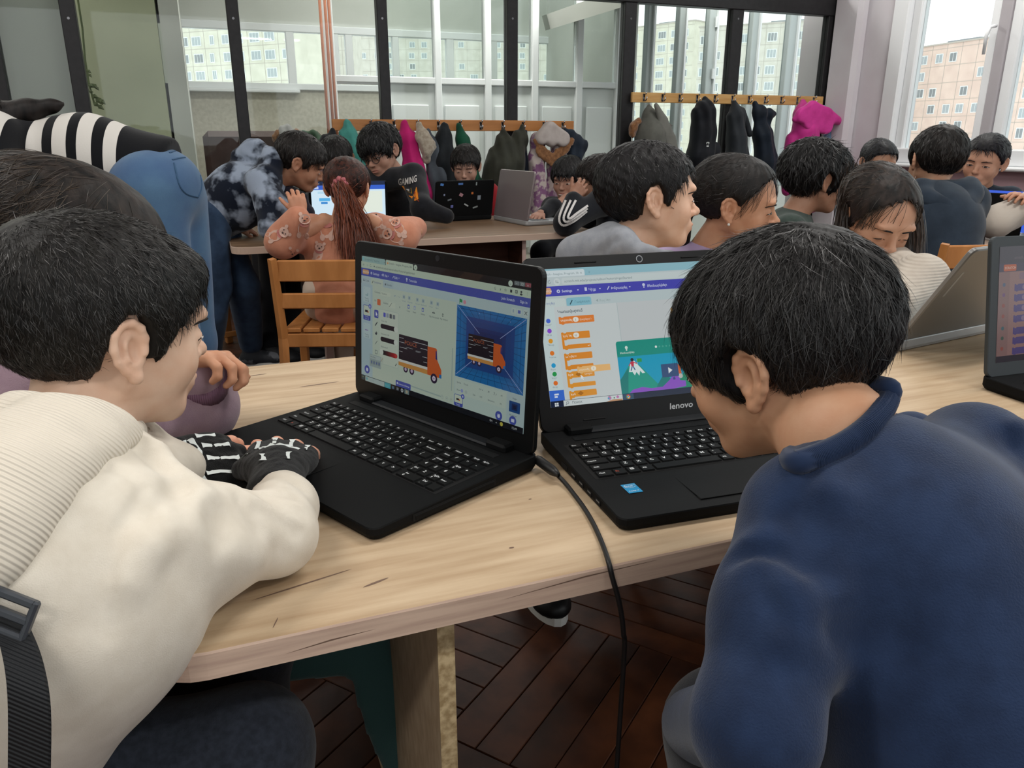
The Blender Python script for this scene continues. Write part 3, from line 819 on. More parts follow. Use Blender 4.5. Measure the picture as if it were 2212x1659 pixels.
def laptop(name, label, xy, hd, la, lh=.24, w=.38, d=.265, mats=None, keys=True, sw=.345, sh=.194, sb=.026, z=ZT, style=1):
    mb, ml = mats or (m_lap, m_lap2)
    e = empty(name, (xy[0], xy[1], z), label, 'laptop', rz=hd)
    L_ = lambda n, q, m, par=e, **k: q.build(n, m, par, local=True, **k)
    # chassis: thinner at the front
    P = rrect2(w, d, .012, 4)
    n = len(P)
    zt = lambda y: .0165+.0065*(y/d)
    V = [(p[0]*.985, d/2+p[1]*.98, .002) for p in P] + [(p[0], d/2+p[1], .008) for p in P] + [(p[0], d/2+p[1], zt(d/2+p[1])-.0015) for p in P] + [(p[0]*.995, d/2+p[1]*.994, zt(d/2+p[1])) for p in P]
    F = [tuple(range(n))[::-1], tuple(range(3*n, 4*n))] + [(r*n+i, r*n+(i+1) % n, (r+1)*n+(i+1) % n, (r+1)*n+i) for r in range(3) for i in range(n)]
    q = MB(); q.add(V, F); L_('base', q, mb)
    for sx in (-1, 1):
        for yy in (.03, d-.03):
            q = MB(); q.tube([(sx*w*.4, yy, 0), (sx*w*.4, yy, .004)], .006, 8); L_('rubber_foot', q, m_dark)
    sl = .0065/d; T = np.array([[1, 0, 0], [0, 1, 0], [0, sl, 1.0]])
    up = lambda x, y, dz=0: (x, y, zt(y)+dz)
    if keys:
        kx0, ky1 = -.172, d-.062
        q = MB(); q.add([up(kx0-.004, ky1+.003, .0002), up(-kx0+.004, ky1+.003, .0002), up(-kx0+.004, ky1-.1035, .0002), up(kx0-.004, ky1-.1035, .0002)], [(3, 2, 1, 0)])
        kb = L_('keyboard', q, m_dark)
        y = ky1
        for rowd, row in kb_rows():
            x = kx0; pd = rowd+.0023
            for kw, leg, sub in row:
                ww = kw*P_
                if leg is not None:
                    me = key_mesh(ww-.0026, rowd-.0006, leg, '' if sub == 'r' else sub, sub == 'r')
                    o = bpy.data.objects.new('key', me); COL.objects.link(o); o.parent = kb
                    o.location = up(x+ww/2, y-pd/2, .0003); o.rotation_euler = (math.atan(sl), 0, 0)
                x += ww
            y -= pd
        q = MB(); q.box((0-.03, .052, zt(.052)+.0003), (.104, .07, .0008), bev=.0003)
        tp = L_('touchpad', q, mb)
        q = MB(); q.box((-.03, .0215, zt(.0215)+.0003), (.104, .008, .0010), bev=.0004); L_('touchpad_buttons', q, m_lap2)
        q = MB(); q.box((0, d-.044, zt(d-.044)), (w*.82, .012, .0012)); L_('speaker_grille', q, m_grille)
        q = MB(); q.box((0, d-.022, zt(d-.02)+.001), (w*.78, .018, .005), bev=.002); L_('hinge_cover', q, m_lapg)
        for sx in (-1, 1):
            q = MB(); q.box((sx*w*.365, d-.020, .026), (.036, .022, .012), bev=.003); L_('hinge', q, mb)
        sd = 1 if style == 1 else -1
        if style == 1:
            q = MB(); q.box((w/2+.0002, d*.45, .0105), (.0012, .13, .008)); L_('disc_drive', q, m_dark)
            q = MB(); q.box((w/2+.0006, d*.45, .0098), (.0014, .124, .006), bev=.0005); L_('drive_tray', q, mb)
        for k, (yy, ll) in enumerate(((.06, .013), (.085, .013), (.11, .013), (.135, .014), (.165, .02))):
            if style == 1: continue
            q = MB(); q.box((-w/2-.0002, yy, .0105), (.0012, ll, .0058)); pt = L_('port', q, m_dark)
            if k < 4:
                q = MB(); q.box((-w/2-.0004, yy, .0115), (.0012, ll*.7, .0018)); L_('port_contact', q, m_port, par=pt)
        for k in range(3 if style == 2 else 0):
            q = MB(); q.box((.03+.012*k, -.0002, .011), (.002, .0008, .0014)); L_('status_light', q, m_leg)
    else:
        q = MB(); q.add([up(-w*.42, d-.05, .0003), up(w*.42, d-.05, .0003), up(w*.42, d*.42, .0003), up(-w*.42, d*.42, .0003)], [(3, 2, 1, 0)])
        kb = L_('keyboard', q, m_dark)
        hk = MB()
        for r in range(6):
            for c in range(14): hk.box(up(-w*.42+(c+.5)*w*.84/14, d-.052-(r+.5)*(d*.58-.052)/6, .0012), (w*.84/14-.003, (d*.58-.052)/6-.003, .0018))
        o = L_('key_block', hk, m_key if mb is not m_silver else mat('grey_key', '#55585b', rough=.5), par=kb)
        o['kind'] = 'stuff'
        q = MB(); q.box((0, d*.2, zt(d*.2)+.0003), (.1, .06, .0008)); L_('touchpad', q, mb)
    # lid
    c, s_ = math.cos(la), math.sin(la)
    hz = A(0, d-.012, .022); Ld = A(0, c, s_); nn = A(0, -s_, c)
    X = A(1, 0, 0)
    at = lambda x, h, t=0: hz+X*x+Ld*h+nn*t
    P = rrect2(w, lh, .012, 5); n = len(P)
    th = .008
    V = [at(p[0], lh/2+p[1], 0) for p in P]+[at(p[0]*.994, lh/2+p[1]*.992, .0012) for p in P]+[at(p[0], lh/2+p[1], -th+.002) for p in P]+[at(p[0]*.985, lh/2+p[1]*.98, -th) for p in P]
    F = [tuple(range(n, 2*n)), tuple(range(3*n, 4*n))[::-1]]+[(i, (i+1) % n, n+(i+1) % n, n+i) for i in range(n)]+[(2*n+i, 2*n+(i+1) % n, (i+1) % n, i) for i in range(n)]+[(3*n+i, 3*n+(i+1) % n, 2*n+(i+1) % n, 2*n+i) for i in range(n)]
    q = MB(); q.add(V, F, 0); lid = L_('lid', q, ml)
    return e, lid, at, dict(w=w, lh=lh, sw=sw, sh=sh, sb=sb)
class Scr:
    """flat picture shown on a lit screen, built as coloured shapes in screen units (1366 x 768)"""
    def __init__(s, at, g, W=1366, H=768):
        s.at, s.g, s.W, s.H = at, g, W, H; s.gain = 1.0; s.V = []; s.F = []; s.C = []; s.k = 0
    def P(s, x, y):
        return s.at(-s.g['sw']/2+s.g['sw']*x/s.W, s.g['sb']+s.g['sh']*(1-y/s.H), .0016+.000003*s.k)
    def poly(s, pts, col):
        n = len(s.V); s.k += 1
        s.V += [s.P(min(max(x, 0), s.W), min(max(y, 0), s.H)) for x, y in pts]
        s.F.append(list(range(n, n+len(pts)))[::-1]); s.C += [lin(col)]*len(pts)
    def rect(s, x, y, w, h, col): s.poly([(x, y), (x+w, y), (x+w, y+h), (x, y+h)], col)
    def rr(s, x, y, w, h, r, col):
        s.poly([(x+w/2+p[0], y+h/2-p[1]) for p in rrect2(w, h, r, 4)][::-1], col)
    def circ(s, x, y, r, col, ry=None, n=18): s.poly([(x+r*math.cos(2*PI*i/n), y+(ry or r)*math.sin(2*PI*i/n)) for i in range(n)], col)
    def line(s, x0, y0, x1, y1, w, col):
        d = math.hypot(x1-x0, y1-y0) or 1; ox, oy = -(y1-y0)/d*w/2, (x1-x0)/d*w/2
        s.poly([(x0+ox, y0+oy), (x1+ox, y1+oy), (x1-ox, y1-oy), (x0-ox, y0-oy)], col)
    def text(s, t, x, y, size, col, bold=False, ctr=False):
        V, F, wd = text2d(t, bold); n = len(s.V); s.k += 1
        if not len(V): return
        x -= wd*size/2 if ctr else 0
        s.V += [s.P(x+v[0]*size, y-v[1]*size) for v in V]
        s.F += [[i+n for i in f] for f in F]; s.C += [lin(col)]*len(V)
    def block(s, x, y, w, h, col, notch=True):
        s.poly([(x, y+3), (x+3, y), (x+12, y), (x+16, y+5), (x+28, y+5), (x+32, y), (x+w-3, y), (x+w, y+3), (x+w, y+h-3), (x+w-3, y+h)] + [(x+32, y+h), (x+28, y+h+5), (x+16, y+h+5), (x+12, y+h), (x+3, y+h), (x, y+h-3)], col)
    def cblock(s, x, y, w, h1, h2, h3, col, armw):
        s.block(x, y, w, h1, col); s.rect(x, y+h1-4, 14, h2+8, col); s.block(x, y+h1+h2, armw, h3, col)
    def build(s, lid):
        return mk('screen', s.V, s.F, screen_mat(), lid, False, None, np.array(s.C)*s.gain, local=True)

# ---- the left laptop, seen at an angle
L1, lid1, at1, g1 = laptop('laptop', 'black laptop with a truck drawing on screen, in front of the boy in beige', (.0423, .8963), math.radians(-64.5), math.radians(86), lh=.24, style=1)
S = Scr(at1, g1); S.gain = .45
BG, PAN, WH, TX, BL = '#a9bfc0', '#b4c4b4', '#bccab8', '#4d5a60', '#4350a0'
S.rect(0, 0, 1366, 768, BG)
S.rect(0, 0, 1366, 38, '#12161a')
S.poly([(430, 0), (760, 0), (700, 38), (380, 38)], '#1d2226'); S.poly([(900, 0), (1040, 0), (1000, 38), (850, 38)], '#2a2320')
S.rr(6, 6, 225, 38, 8, '#8fb0ac'); S.rr(236, 6, 245, 40, 8, '#b3c4b0')
S.circ(20, 22, 7, '#6fb8c0'); S.text('\u053c\u0580\u0561\u0581\u0578\u0582\u0574 | \u0534\u057a\u0580\u0578\u0581', 34, 28, 17, '#5f7a7c'); S.circ(254, 24, 6, '#c98a50')
S.text('Scratch - Imagine, Program, Sh', 266, 29, 16, TX); S.text('x', 462, 28, 17, TX); S.text('x', 218, 28, 17, TX)
S.circ(502, 22, 15, '#b5c7b4'); S.text('+', 495, 30, 22, '#3c4a4a')
S.circ(1228, 20, 15, '#b5c7b8'); S.text('\u2304', 1222, 26, 16, '#3c4a4a')
S.rr(1254, 4, 34, 20, 3, '#6d7778'); S.rr(1290, 4, 34, 20, 3, '#6d7778'); S.rr(1326, 4, 38, 20, 3, '#8a4850')
for x, t in ((1264, '\u2013'), (1300, '\u25a1'), (1340, 'x')): S.text(t, x, 20, 16, '#cfd6d2')
S.rect(0, 38, 1366, 38, '#b1c3b0')
S.text('\u2190', 14, 64, 22, TX); S.text('\u2192', 48, 64, 22, '#8da09a'); S.text('\u21bb', 82, 64, 22, TX)
S.circ(127, 57, 5, TX); S.text('scratch.mit.edu/projects/editor/?tutorial=getStarted', 140, 63, 17, TX)
for x, t in ((1116, 'G'), (1152, '\u2197'), (1186, '\u2606')): S.text(t, x, 64, 20, TX)
S.rect(1228, 50, 14, 14, '#333c3e'); S.rect(1262, 48, 16, 16, '#333c3e'); S.rect(1265, 51, 7, 10, '#b1c3b0'); S.circ(1303, 53, 6, '#333c3e'); S.circ(1303, 65, 9, '#333c3e', ry=5)
S.text('\u22ee', 1340, 64, 22, TX)
S.rect(0, 76, 1366, 46, BL)
S.rr(14, 84, 60, 28, 8, '#c9986a'); S.text('SCRATCH', 18, 103, 13, '#d9d8cc', True)
for x, t in ((116, 'Settings'), (226, 'File'), (316, 'Edit'), (446, 'Tutorials')): S.text(t, x, 106, 19, '#b9c4da', True)
S.circ(100, 99, 8, '#b9c4da'); S.circ(100, 99, 3, BL); S.rect(206, 90, 11, 15, '#b9c4da'); S.line(300, 106, 311, 92, 4, '#b9c4da'); S.circ(428, 95, 7, '#b9c4da'); S.rect(425, 102, 6, 8, '#b9c4da')
for x in (196, 256, 354): S.poly([(x, 96), (x+9, 96), (x+4.5, 103)], '#b9c4da')
S.text('Join Scratch', 1172, 106, 19, '#b9c4da', True); S.text('Sign in', 1298, 106, 19, '#b9c4da', True)
# editor tabs and costume list
S.rr(8, 128, 84, 40, 9, '#a7bcbf'); S.rr(94, 128, 118, 42, 9, PAN); S.rr(214, 128, 92, 40, 9, '#a2b9bd')
S.text('Code', 40, 154, 17, TX); S.text('Costumes', 124, 154, 17, '#4a5790'); S.text('Sounds', 244, 154, 17, TX)
S.rect(20, 142, 10, 4, TX); S.rect(20, 149, 14, 4, TX); S.line(108, 156, 118, 142, 4, '#333c3e'); S.circ(234, 149, 6, TX)
S.rect(0, 168, 112, 567, '#a3bbc0'); S.rect(112, 168, 732, 567, PAN)
def cost(y, sel):
    S.rr(20, y, 72, 92, 8, '#4350a0' if sel else '#b0c6c6')
    if sel: S.rr(23, y+3, 66, 60, 6, WH)
    S.text('1' if not sel else '2', 26, y+16, 12, TX)
    S.text('Truck-a', 36, y+74, 12, '#c3cce0' if sel else TX); S.text('124 x 68', 36, y+87, 11, '#c3cce0' if sel else TX)
cost(186, 0); cost(296, 1); cost(406, 0)
S.line(42, 236, 64, 236, 4, '#5f8c94'); S.line(64, 236, 64, 222, 4, '#5f8c94'); S.rect(38, 326, 26, 14, '#1c1a24'); S.poly([(64, 328), (74, 334), (74, 340), (64, 340)], '#c4652c'); S.rect(38, 446, 30, 6, '#8a7aa8')
S.circ(86, 300, 14, '#4f5cae'); S.rect(81, 294, 10, 13, '#c3cce0')
S.circ(58, 694, 26, '#4350a0'); S.circ(58, 696, 11, '#c3cce0'); S.poly([(48, 692), (50, 682), (56, 688)], '#c3cce0'); S.poly([(68, 692), (66, 682), (60, 688)], '#c3cce0')
# paint tools
S.text('Costume', 132, 210, 15, TX); S.rr(188, 194, 96, 24, 10, '#bccab8'); S.text('Truck-b', 198, 211, 15, TX)
S.text('\u21b6', 312, 214, 24, '#3f62a0'); S.text('\u21b7', 346, 214, 24, '#93a7a8')
for x, t in ((392, 'Group'), (440, 'Ungroup'), (510, 'Forward'), (560, 'Backward'), (630, 'Front'), (682, 'Back')):
    S.rr(x+2, 188, 22, 22, 3, '#9fb3b4'); S.rr(x+7, 193, 12, 12, 2, '#7d949a'); S.text(t, x-3, 226, 12, '#8296a0')
S.text('Fill', 132, 262, 15, TX); S.rr(158, 244, 32, 36, 5, '#c7673a'); S.text('Outline', 216, 264, 15, TX); S.rr(268, 246, 32, 34, 5, WH); S.line(272, 276, 296, 250, 3, '#5a6264'); S.rr(302, 246, 26, 34, 5, '#bccab8'); S.text('0', 364, 270, 16, TX)
for x, t in ((436, 'Copy'), (490, 'Paste'), (560, 'Delete')):
    S.rr(x+3, 238, 17, 22, 3, '#4a5db0' if t != 'Paste' else '#8fa0c4'); S.rr(x+6, 244, 11, 12, 2, '#b4c4b4'); S.text(t, x-4, 278, 13, TX)
S.poly([(650, 252), (662, 246), (662, 258)], '#3c464a'); S.poly([(676, 252), (666, 246), (666, 258)], '#3c464a'); S.text('Flip Horizontal', 628, 280, 13, TX)
S.poly([(738, 244), (746, 250), (730, 250)], '#3c464a'); S.poly([(738, 262), (746, 256), (730, 256)], '#3c464a'); S.text('Flip Vertical', 716, 280, 13, TX)
for k, y in enumerate((318, 384, 440, 498, 556)):
    if k == 0: S.rr(130, y-6, 40, 48, 6, '#4350a0'); S.poly([(144, y+2), (144, y+30), (150, y+24), (156, y+34), (160, y+31), (155, y+22), (162, y+20)], '#d5dae4')
    elif k == 4: S.rect(138, y, 22, 24, '#5b6a70'); S.rect(141, y+3, 16, 18, PAN)
    elif k == 2: S.circ(148, y+12, 11, '#39454a'); S.circ(145, y+6, 5, PAN)
    else: S.line(138, y+24, 160, y, 7 if k == 1 else 3, '#39454a')
S.rr(178, 300, 182, 330, 8, '#9fb2ac'); S.rr(180, 302, 178, 326, 7, '#bbc9b9')
for k, x in enumerate((218, 246, 276, 306)): S.rr(x, 316, 22, 26, 4, ('#4f58b4', '#8a97a4', '#4a5458', '#6b767a')[k])
for y, t in ((380, 'Color 100'), (458, 'Saturation 100'), (536, 'Brightness 0')): S.text(t, 196, y-8, 13, TX)
for y in (386, 464): S.rr(192, y, 156, 28, 13, '#16161c'); S.circ(336, y+14, 18, '#c5d0c4')
S.rr(192, 544, 156, 28, 13, '#16161c')
for k in range(12): S.rect(220+k*10, 545, 11, 26, '#%02x1d1f' % min(255, int(0x18+k*14)))
S.circ(340, 558, 13, '#b23a34'); S.circ(202, 558, 18, '#c5d0c4')
S.rr(192, 590, 28, 32, 4, '#b0bfb0'); S.line(196, 618, 216, 594, 2, '#9a5b52'); S.line(334, 618, 346, 602, 5, '#39454a')
S.rr(86, 590, 110, 76, 4, '#94a6a4'); S.rr(90, 594, 102, 22, 3, '#a9b9b4'); S.text('Mini Menu', 94, 609, 12, TX)
for x in (96, 120, 146, 170): S.rr(x, 626, 18, 24, 2, '#7b8b8e'); S.rr(x+4, 632, 10, 12, 1, '#5b6b9a')
# the truck: black box with an orange cab
def truck(x, y, s, wheels='#2a1f38'):
    q = lambda X, Y: (x+X*s, y+Y*s)
    S.poly([q(0, 4), q(4, 0), q(300, 0), q(304, 4), q(304, 178), q(0, 178)], '#17141c')
    for (a, c, yy) in ((4, 50, 22), (150, 300, 26), (4, 60, 52), (230, 300, 58), (10, 90, 88), (250, 300, 112), (4, 40, 118), (262, 300, 146)): S.poly([q(a, yy), q(c, yy), q(c, yy+3), q(a, yy+3)], '#b9bdc0')
    for (a, c, yy) in ((74, 150, 78), (180, 236, 84)): S.poly([q(a, yy), q(c, yy), q(c, yy+3), q(a, yy+3)], '#8f9498')
    S.poly([q(180, 90), q(222, 90), q(222, 93), q(180, 93)], '#8f9498')
    V = q(62, 62); S.text('POLICE', V[0], V[1], 40*s, '#a85a3a')
    S.poly([q(-6, 176), q(304, 176), q(304, 194), q(-6, 194)], '#c9ccc4'); S.poly([q(-2, 194), q(304, 194), q(304, 226), q(-2, 220)], '#c08a45')
    S.poly([q(302, 32), q(386, 32), q(396, 40), q(402, 110), q(436, 158), q(444, 170), q(444, 226), q(304, 226)], '#c25a24')
    S.poly([q(384, 50), q(394, 50), q(402, 110), q(384, 104)], '#23306e'); S.poly([q(424, 200), q(446, 200), q(446, 226), q(424, 226)], '#2a6fae')
    for X, r in ((76, 24), (142, 26)):
        c = q(X, 236); S.circ(c[0], c[1], r*s, wheels); S.circ(c[0], c[1], r*.5*s, '#b7a8c0')
        S.poly([q(X-34, 196), q(X+34, 196), q(X+34, 224), q(X-34, 224)], '#c08a45')
    c = q(372, 240); S.circ(c[0], c[1], 34*s, wheels); S.circ(c[0], c[1], 17*s, '#cfc4d4'); S.circ(c[0], c[1], 7*s, '#8a7a98')
truck(366, 420, .84)
S.line(364, 706, 752, 712, 8, '#98aca6'); S.rect(822, 420, 7, 240, '#98aca6')
S.rr(340, 700, 138, 36, 6, '#4350a0'); S.text('Convert to Bitmap', 366, 723, 13, '#c3cce0', True); S.rect(350, 711, 11, 12, '#c3cce0')
for x, t in ((752, '\u2212'), (790, '='), (826, '+')): S.circ(x, 712, 12, '#9fb2ac'); S.circ(x, 712, 9, PAN); S.text(t, x-5, 717, 16, TX)
# stage
S.poly([(868, 146), (868, 172), (871, 172), (871, 162), (890, 164), (890, 148), (871, 144)], '#2f8a52'); S.circ(908, 158, 11, '#c58a98')
S.rr(1246, 136, 32, 32, 4, '#b4c6c2'); S.rect(1254, 144, 8, 16, '#8aa0b0'); S.rr(1282, 136, 32, 32, 4, '#b4c6c2'); S.rect(1289, 144, 18, 16, '#5b6ab0'); S.rr(1326, 136, 32, 32, 4, '#b4c6c2')
for a in (-1, 1):
    S.line(1342-9*a, 143, 1342+9*a, 161, 3, '#3f4c52')
sx, sy, sw_, sh_ = 852, 178, 500, 390
S.rr(sx, sy, sw_, sh_, 8, '#155a92')
for f, c in ((1, '#1a68a4'), (.80, '#17609a'), (.70, '#16407e'), (.6, '#173e78'), (.46, '#162f66'), (.36, '#142a5c')):
    cx, cy = sx+sw_*.5, sy+sh_*.48
    S.rect(cx-sw_*f/2, cy-sh_*f/2+(0 if f < 1 else 8), sw_*f, sh_*f, c)
cx, cy = sx+sw_*.5, sy+sh_*.48
for k in range(9):
    t = (k+.5)/9
    for (ax, ay, bx2, by2) in ((sx+sw_*t, sy, cx+(t-.5)*sw_*.7, cy-sh_*.35), (sx+sw_*t, sy+sh_, cx+(t-.5)*sw_*.7, cy+sh_*.35), (sx, sy+sh_*t, cx-sw_*.35, cy+(t-.5)*sh_*.7), (sx+sw_, sy+sh_*t, cx+sw_*.35, cy+(t-.5)*sh_*.7)):
        S.line(ax, ay, bx2, by2, 2, '#0e2f5c')
for f in (.88,): 
    for (a, b_, c, d_) in ((-1, -1, 1, -1), (1, -1, 1, 1), (1, 1, -1, 1), (-1, 1, -1, -1)):
        S.line(cx+a*sw_*f/2, cy+b_*sh_*f/2, cx+c*sw_*f/2, cy+d_*sh_*f/2, 2, '#0e2f5c')
for (a, b_) in ((-1, -1), (1, -1), (1, 1), (-1, 1)):
    S.line(cx+a*sw_*.49, cy+b_*sh_*.48+(6 if b_ > 0 else 4), cx+a*sw_*.15, cy+b_*sh_*.15, 3, '#93a2d2')
truck(946, 318, .62)
S.circ(1022, 200, 3, '#93a2d2'); S.line(1240, 208, 1246, 214, 2, '#93a2d2')
# sprite panel
S.rect(844, 572, 400, 163, '#b0c4bc'); S.rr(856, 580, 380, 84, 6, '#b6c7bc')
S.text('Sprite', 868, 604, 14, TX); S.text('Truck', 922, 604, 14, TX); S.text('\u2194 x', 1038, 606, 15, TX); S.text('38', 1104, 606, 14, TX); S.text('\u2195 y', 1146, 606, 16, TX); S.text('-41', 1196, 606, 14, TX)
S.text('Show', 868, 646, 13, TX); S.circ(910, 641, 10, '#8f9cc8'); S.circ(942, 641, 10, '#a9b9b4'); S.text('Size', 994, 646, 13, TX); S.text('100', 1046, 646, 13, TX); S.text('Direction', 1108, 650, 13, TX); S.text('90', 1196, 650, 13, TX)
S.rr(850, 668, 70, 66, 8, '#4350a0'); S.rr(853, 671, 64, 44, 6, WH); S.rect(868, 690, 20, 10, '#1c1a24'); S.poly([(888, 690), (896, 695), (896, 702), (888, 702)], '#c4652c'); S.text('Truck', 866, 729, 13, '#c3cce0'); S.circ(918, 672, 14, '#4f5cae'); S.rect(914, 666, 8, 11, '#c3cce0')
S.rect(1246, 572, 120, 163, '#a8bdbe'); S.text('Stage', 1284, 600, 13, TX); S.rr(1262, 612, 76, 58, 4, '#17457f'); S.rect(1280, 624, 40, 34, '#122a58'); S.rect(1290, 632, 20, 18, '#0d1b3c'); S.text('Backdrops', 1268, 690, 12, TX); S.text('1', 1296, 708, 12, TX)
S.circ(1192, 712, 25, '#4350a0'); S.circ(1192, 714, 10, '#c3cce0'); S.poly([(1183, 710), (1185, 700), (1190, 706)], '#c3cce0'); S.poly([(1201, 710), (1199, 700), (1194, 706)], '#c3cce0')
S.circ(1292, 714, 25, '#4350a0'); S.rect(1281, 705, 22, 17, '#c3cce0')
# task bar
S.rect(0, 735, 1366, 33, '#0d1119'); S.circ(22, 750, 17, '#24424e'); S.rect(15, 744, 7, 6, '#8a6a4a'); S.rect(23, 744, 7, 6, '#5a8a6a')
S.rect(44, 738, 190, 30, '#a3b7b4'); S.circ(60, 752, 9, '#5fa0a8'); S.text('\u0553\u0576\u057f\u0580\u0565\u056c', 76, 758, 15, '#8aa0a0')
S.rect(236, 737, 58, 31, '#3f9aa6'); S.text('\u0555\u0576\u056c\u0561\u0575\u0576', 242, 757, 12, '#7fc4c8')
S.rect(306, 744, 22, 18, '#4a6a80'); S.rect(350, 744, 20, 16, '#707a80'); S.circ(402, 752, 12, '#a8b0b0'); S.circ(402, 752, 5, '#30404a'); S.rr(424, 738, 42, 28, 3, '#6a7e7e'); S.circ(445, 752, 10, '#a8a08a')
S.text('EN', 1128, 757, 16, '#c0c6c8'); S.poly([(1172, 756), (1182, 756), (1177, 749)], '#c0c6c8'); S.circ(1214, 752, 11, '#b8b04a'); S.text('12:09', 1286, 758, 17, '#c0c6c8')
S.build(lid1)
q = MB(); c0 = at1(0.0, .232, .0012); q.tube([c0, at1(0, .232, .0017)], .0042, 14); q.build('webcam', m_lens, lid1, local=True)
q = MB(); q.tube([at1(.013, .232, .0012), at1(.013, .232, .0016)], .0012, 8); q.build('webcam_light', m_lapg, lid1, local=True)

# ---- the right laptop of the pair
L2, lid2, at2, g2 = laptop('laptop', 'black laptop with orange code blocks on screen, in front of the boy in navy', (.568, .639), math.radians(-3.5), math.radians(67.9), lh=.245, style=2, sb=.034)
S = Scr(at2, g2); S.gain = .74
S.rect(0, 0, 1366, 768, '#b9c8ca'); S.rect(0, 0, 1366, 46, '#8fbcc8'); S.rr(4, 10, 290, 40, 10, '#d0dde0')
S.text('Scratch - Imagine, Program, Sh', 36, 36, 18, '#7d9296'); S.text('x', 268, 35, 18, '#5a6a70'); S.text('+', 316, 37, 22, '#6a8a94')
S.rect(0, 46, 1366, 52, '#bccacc'); S.text('\u21bb', 66, 82, 24, '#5a6a70'); S.circ(122, 74, 20, '#cbd6d6'); S.text('\u21c6', 112, 82, 20, '#5a6a70'); S.rr(150, 54, 800, 38, 12, '#c6d2d2'); S.text('scratch.mit.edu/projects/editor/?tutorial=getStarted', 166, 80, 20, '#78888c')
S.rect(0, 98, 1366, 56, '#4445ae'); S.rr(18, 106, 64, 36, 10, '#d9a27c'); S.text('SCRATCH', 22, 130, 14, '#e5e2d8', True)
S.circ(124, 128, 10, '#c8cfe8'); S.circ(124, 128, 4, '#4445ae'); S.text('Settings', 144, 135, 20, '#c8cfe8', True); S.rect(282, 115, 14, 20, '#c8cfe8'); S.text('\u0546\u056b\u0577\u0584', 306, 135, 20, '#c8cfe8', True); S.line(420, 136, 434, 116, 5, '#c8cfe8'); S.text('\u053d\u0574\u0562\u0561\u0563\u0580\u0565\u056c', 444, 135, 20, '#c8cfe8', True)
S.circ(650, 120, 9, '#c8cfe8'); S.rect(646, 130, 8, 8, '#c8cfe8'); S.text('\u0541\u0565\u057c\u0576\u0561\u0580\u056f\u0576\u0565\u0580', 672, 135, 20, '#c8cfe8', True)
for x in (236, 370, 556): S.poly([(x, 124), (x+11, 124), (x+5.5, 132)], '#c8cfe8')
S.rr(10, 168, 150, 50, 12, '#c6d4d2'); S.text('\u053f\u0578\u0564\u0565\u0580', 34, 200, 20, '#7888b0'); S.rr(164, 168, 150, 50, 12, '#86bccb'); S.text('\u0540\u0561\u0563\u0578\u0582\u057d\u057f', 212, 200, 20, '#56808c'); S.line(184, 206, 200, 182, 6, '#2f4c58'); S.text('\u25c4 \u0541\u0561\u0575\u0576\u0565\u0580', 340, 200, 19, '#98aaaa')
S.rect(0, 214, 86, 520, '#c6d6d6'); S.rect(86, 214, 380, 520, '#c8d0d0'); S.rect(468, 214, 640, 520, '#c2c8c9'); S.rect(466, 214, 3, 520, '#a9babb')
S.text('\u053f\u0561\u057c\u0561\u057e\u0561\u0580\u0578\u0582\u0574', 104, 250, 22, '#4a5a66', True)
for y, c, t in ((290, '#4a6ad0', '\u0547\u0561\u0580\u056a'), (346, '#8a4ad0', '\u054f\u0565\u057d\u0584'), (402, '#e09a2a', '\u0534\u0565\u057a\u0584'), (470, '#e07a2a', '\u053f\u0561\u057c\u0561'), (538, '#2a9ed0', '\u0536\u0563\u0561'), (586, '#2a9a50', '\u0533\u0578\u0580\u056e'), (636, '#e0702a', '\u0553\u0578\u0583'), (698, '#d85aa0', '\u0532\u056c\u0578\u056f')):
    S.circ(44, y, 13, c); S.text(t, 24, y+26, 13, '#7a8c90')
OR = '#dd8a2c'; W2 = '#f0e6d4'
S.block(106, 272, 212, 40, '#e07f34'); S.text('\u057d\u057a\u0561\u057d\u0565\u056c', 116, 298, 18, W2, True); S.rr(190, 278, 34, 28, 14, '#e6e4da'); S.text('1', 202, 299, 17, '#5a5a5a'); S.text('\u057e\u0561\u0575\u0580\u056f\u0575\u0561\u0576', 230, 298, 15, W2)
S.cblock(110, 360, 170, 40, 30, 24, OR, 170); S.text('\u056f\u0580\u056f\u0576\u0565\u056c', 118, 386, 17, W2); S.rr(180, 366, 36, 28, 14, '#e6e4da'); S.text('10', 187, 387, 15, '#5a5a5a'); S.text('\u21b5', 258, 448, 18, W2)
S.cblock(112, 478, 168, 36, 30, 24, OR, 168); S.text('\u0561\u0576\u057e\u0565\u0580\u057b', 120, 502, 17, W2)
S.cblock(114, 580, 166, 36, 28, 24, '#e09634', 166); S.text('\u0565\u0569\u0565', 122, 604, 17, W2); S.poly([(166, 598), (184, 584), (202, 598), (184, 612)], '#b06f20'); S.text('\u0561\u057a\u0561', 220, 604, 17, W2)
S.cblock(116, 594+94, 164, 34, 16, 20, '#dd9430', 164)
S.text('\u0565\u0569\u0565', 124, 712, 16, W2); S.poly([(166, 705), (184, 692), (202, 705), (184, 718)], '#b06f20')
S.block(180, 556, 200, 36, '#e8b876'); S.text('\u057d\u057a\u0561\u057d\u0565\u056c', 190, 580, 16, '#f4ecd8'); S.rr(262, 561, 32, 26, 13, '#ece6d4'); S.text('1', 273, 580, 16, '#7a7a7a')
S.poly([(196, 602), (196, 628), (202, 622), (208, 634), (212, 632), (207, 620), (215, 620)], '#e8ecec')
S.rect(0, 734-70, 0, 0, OR)
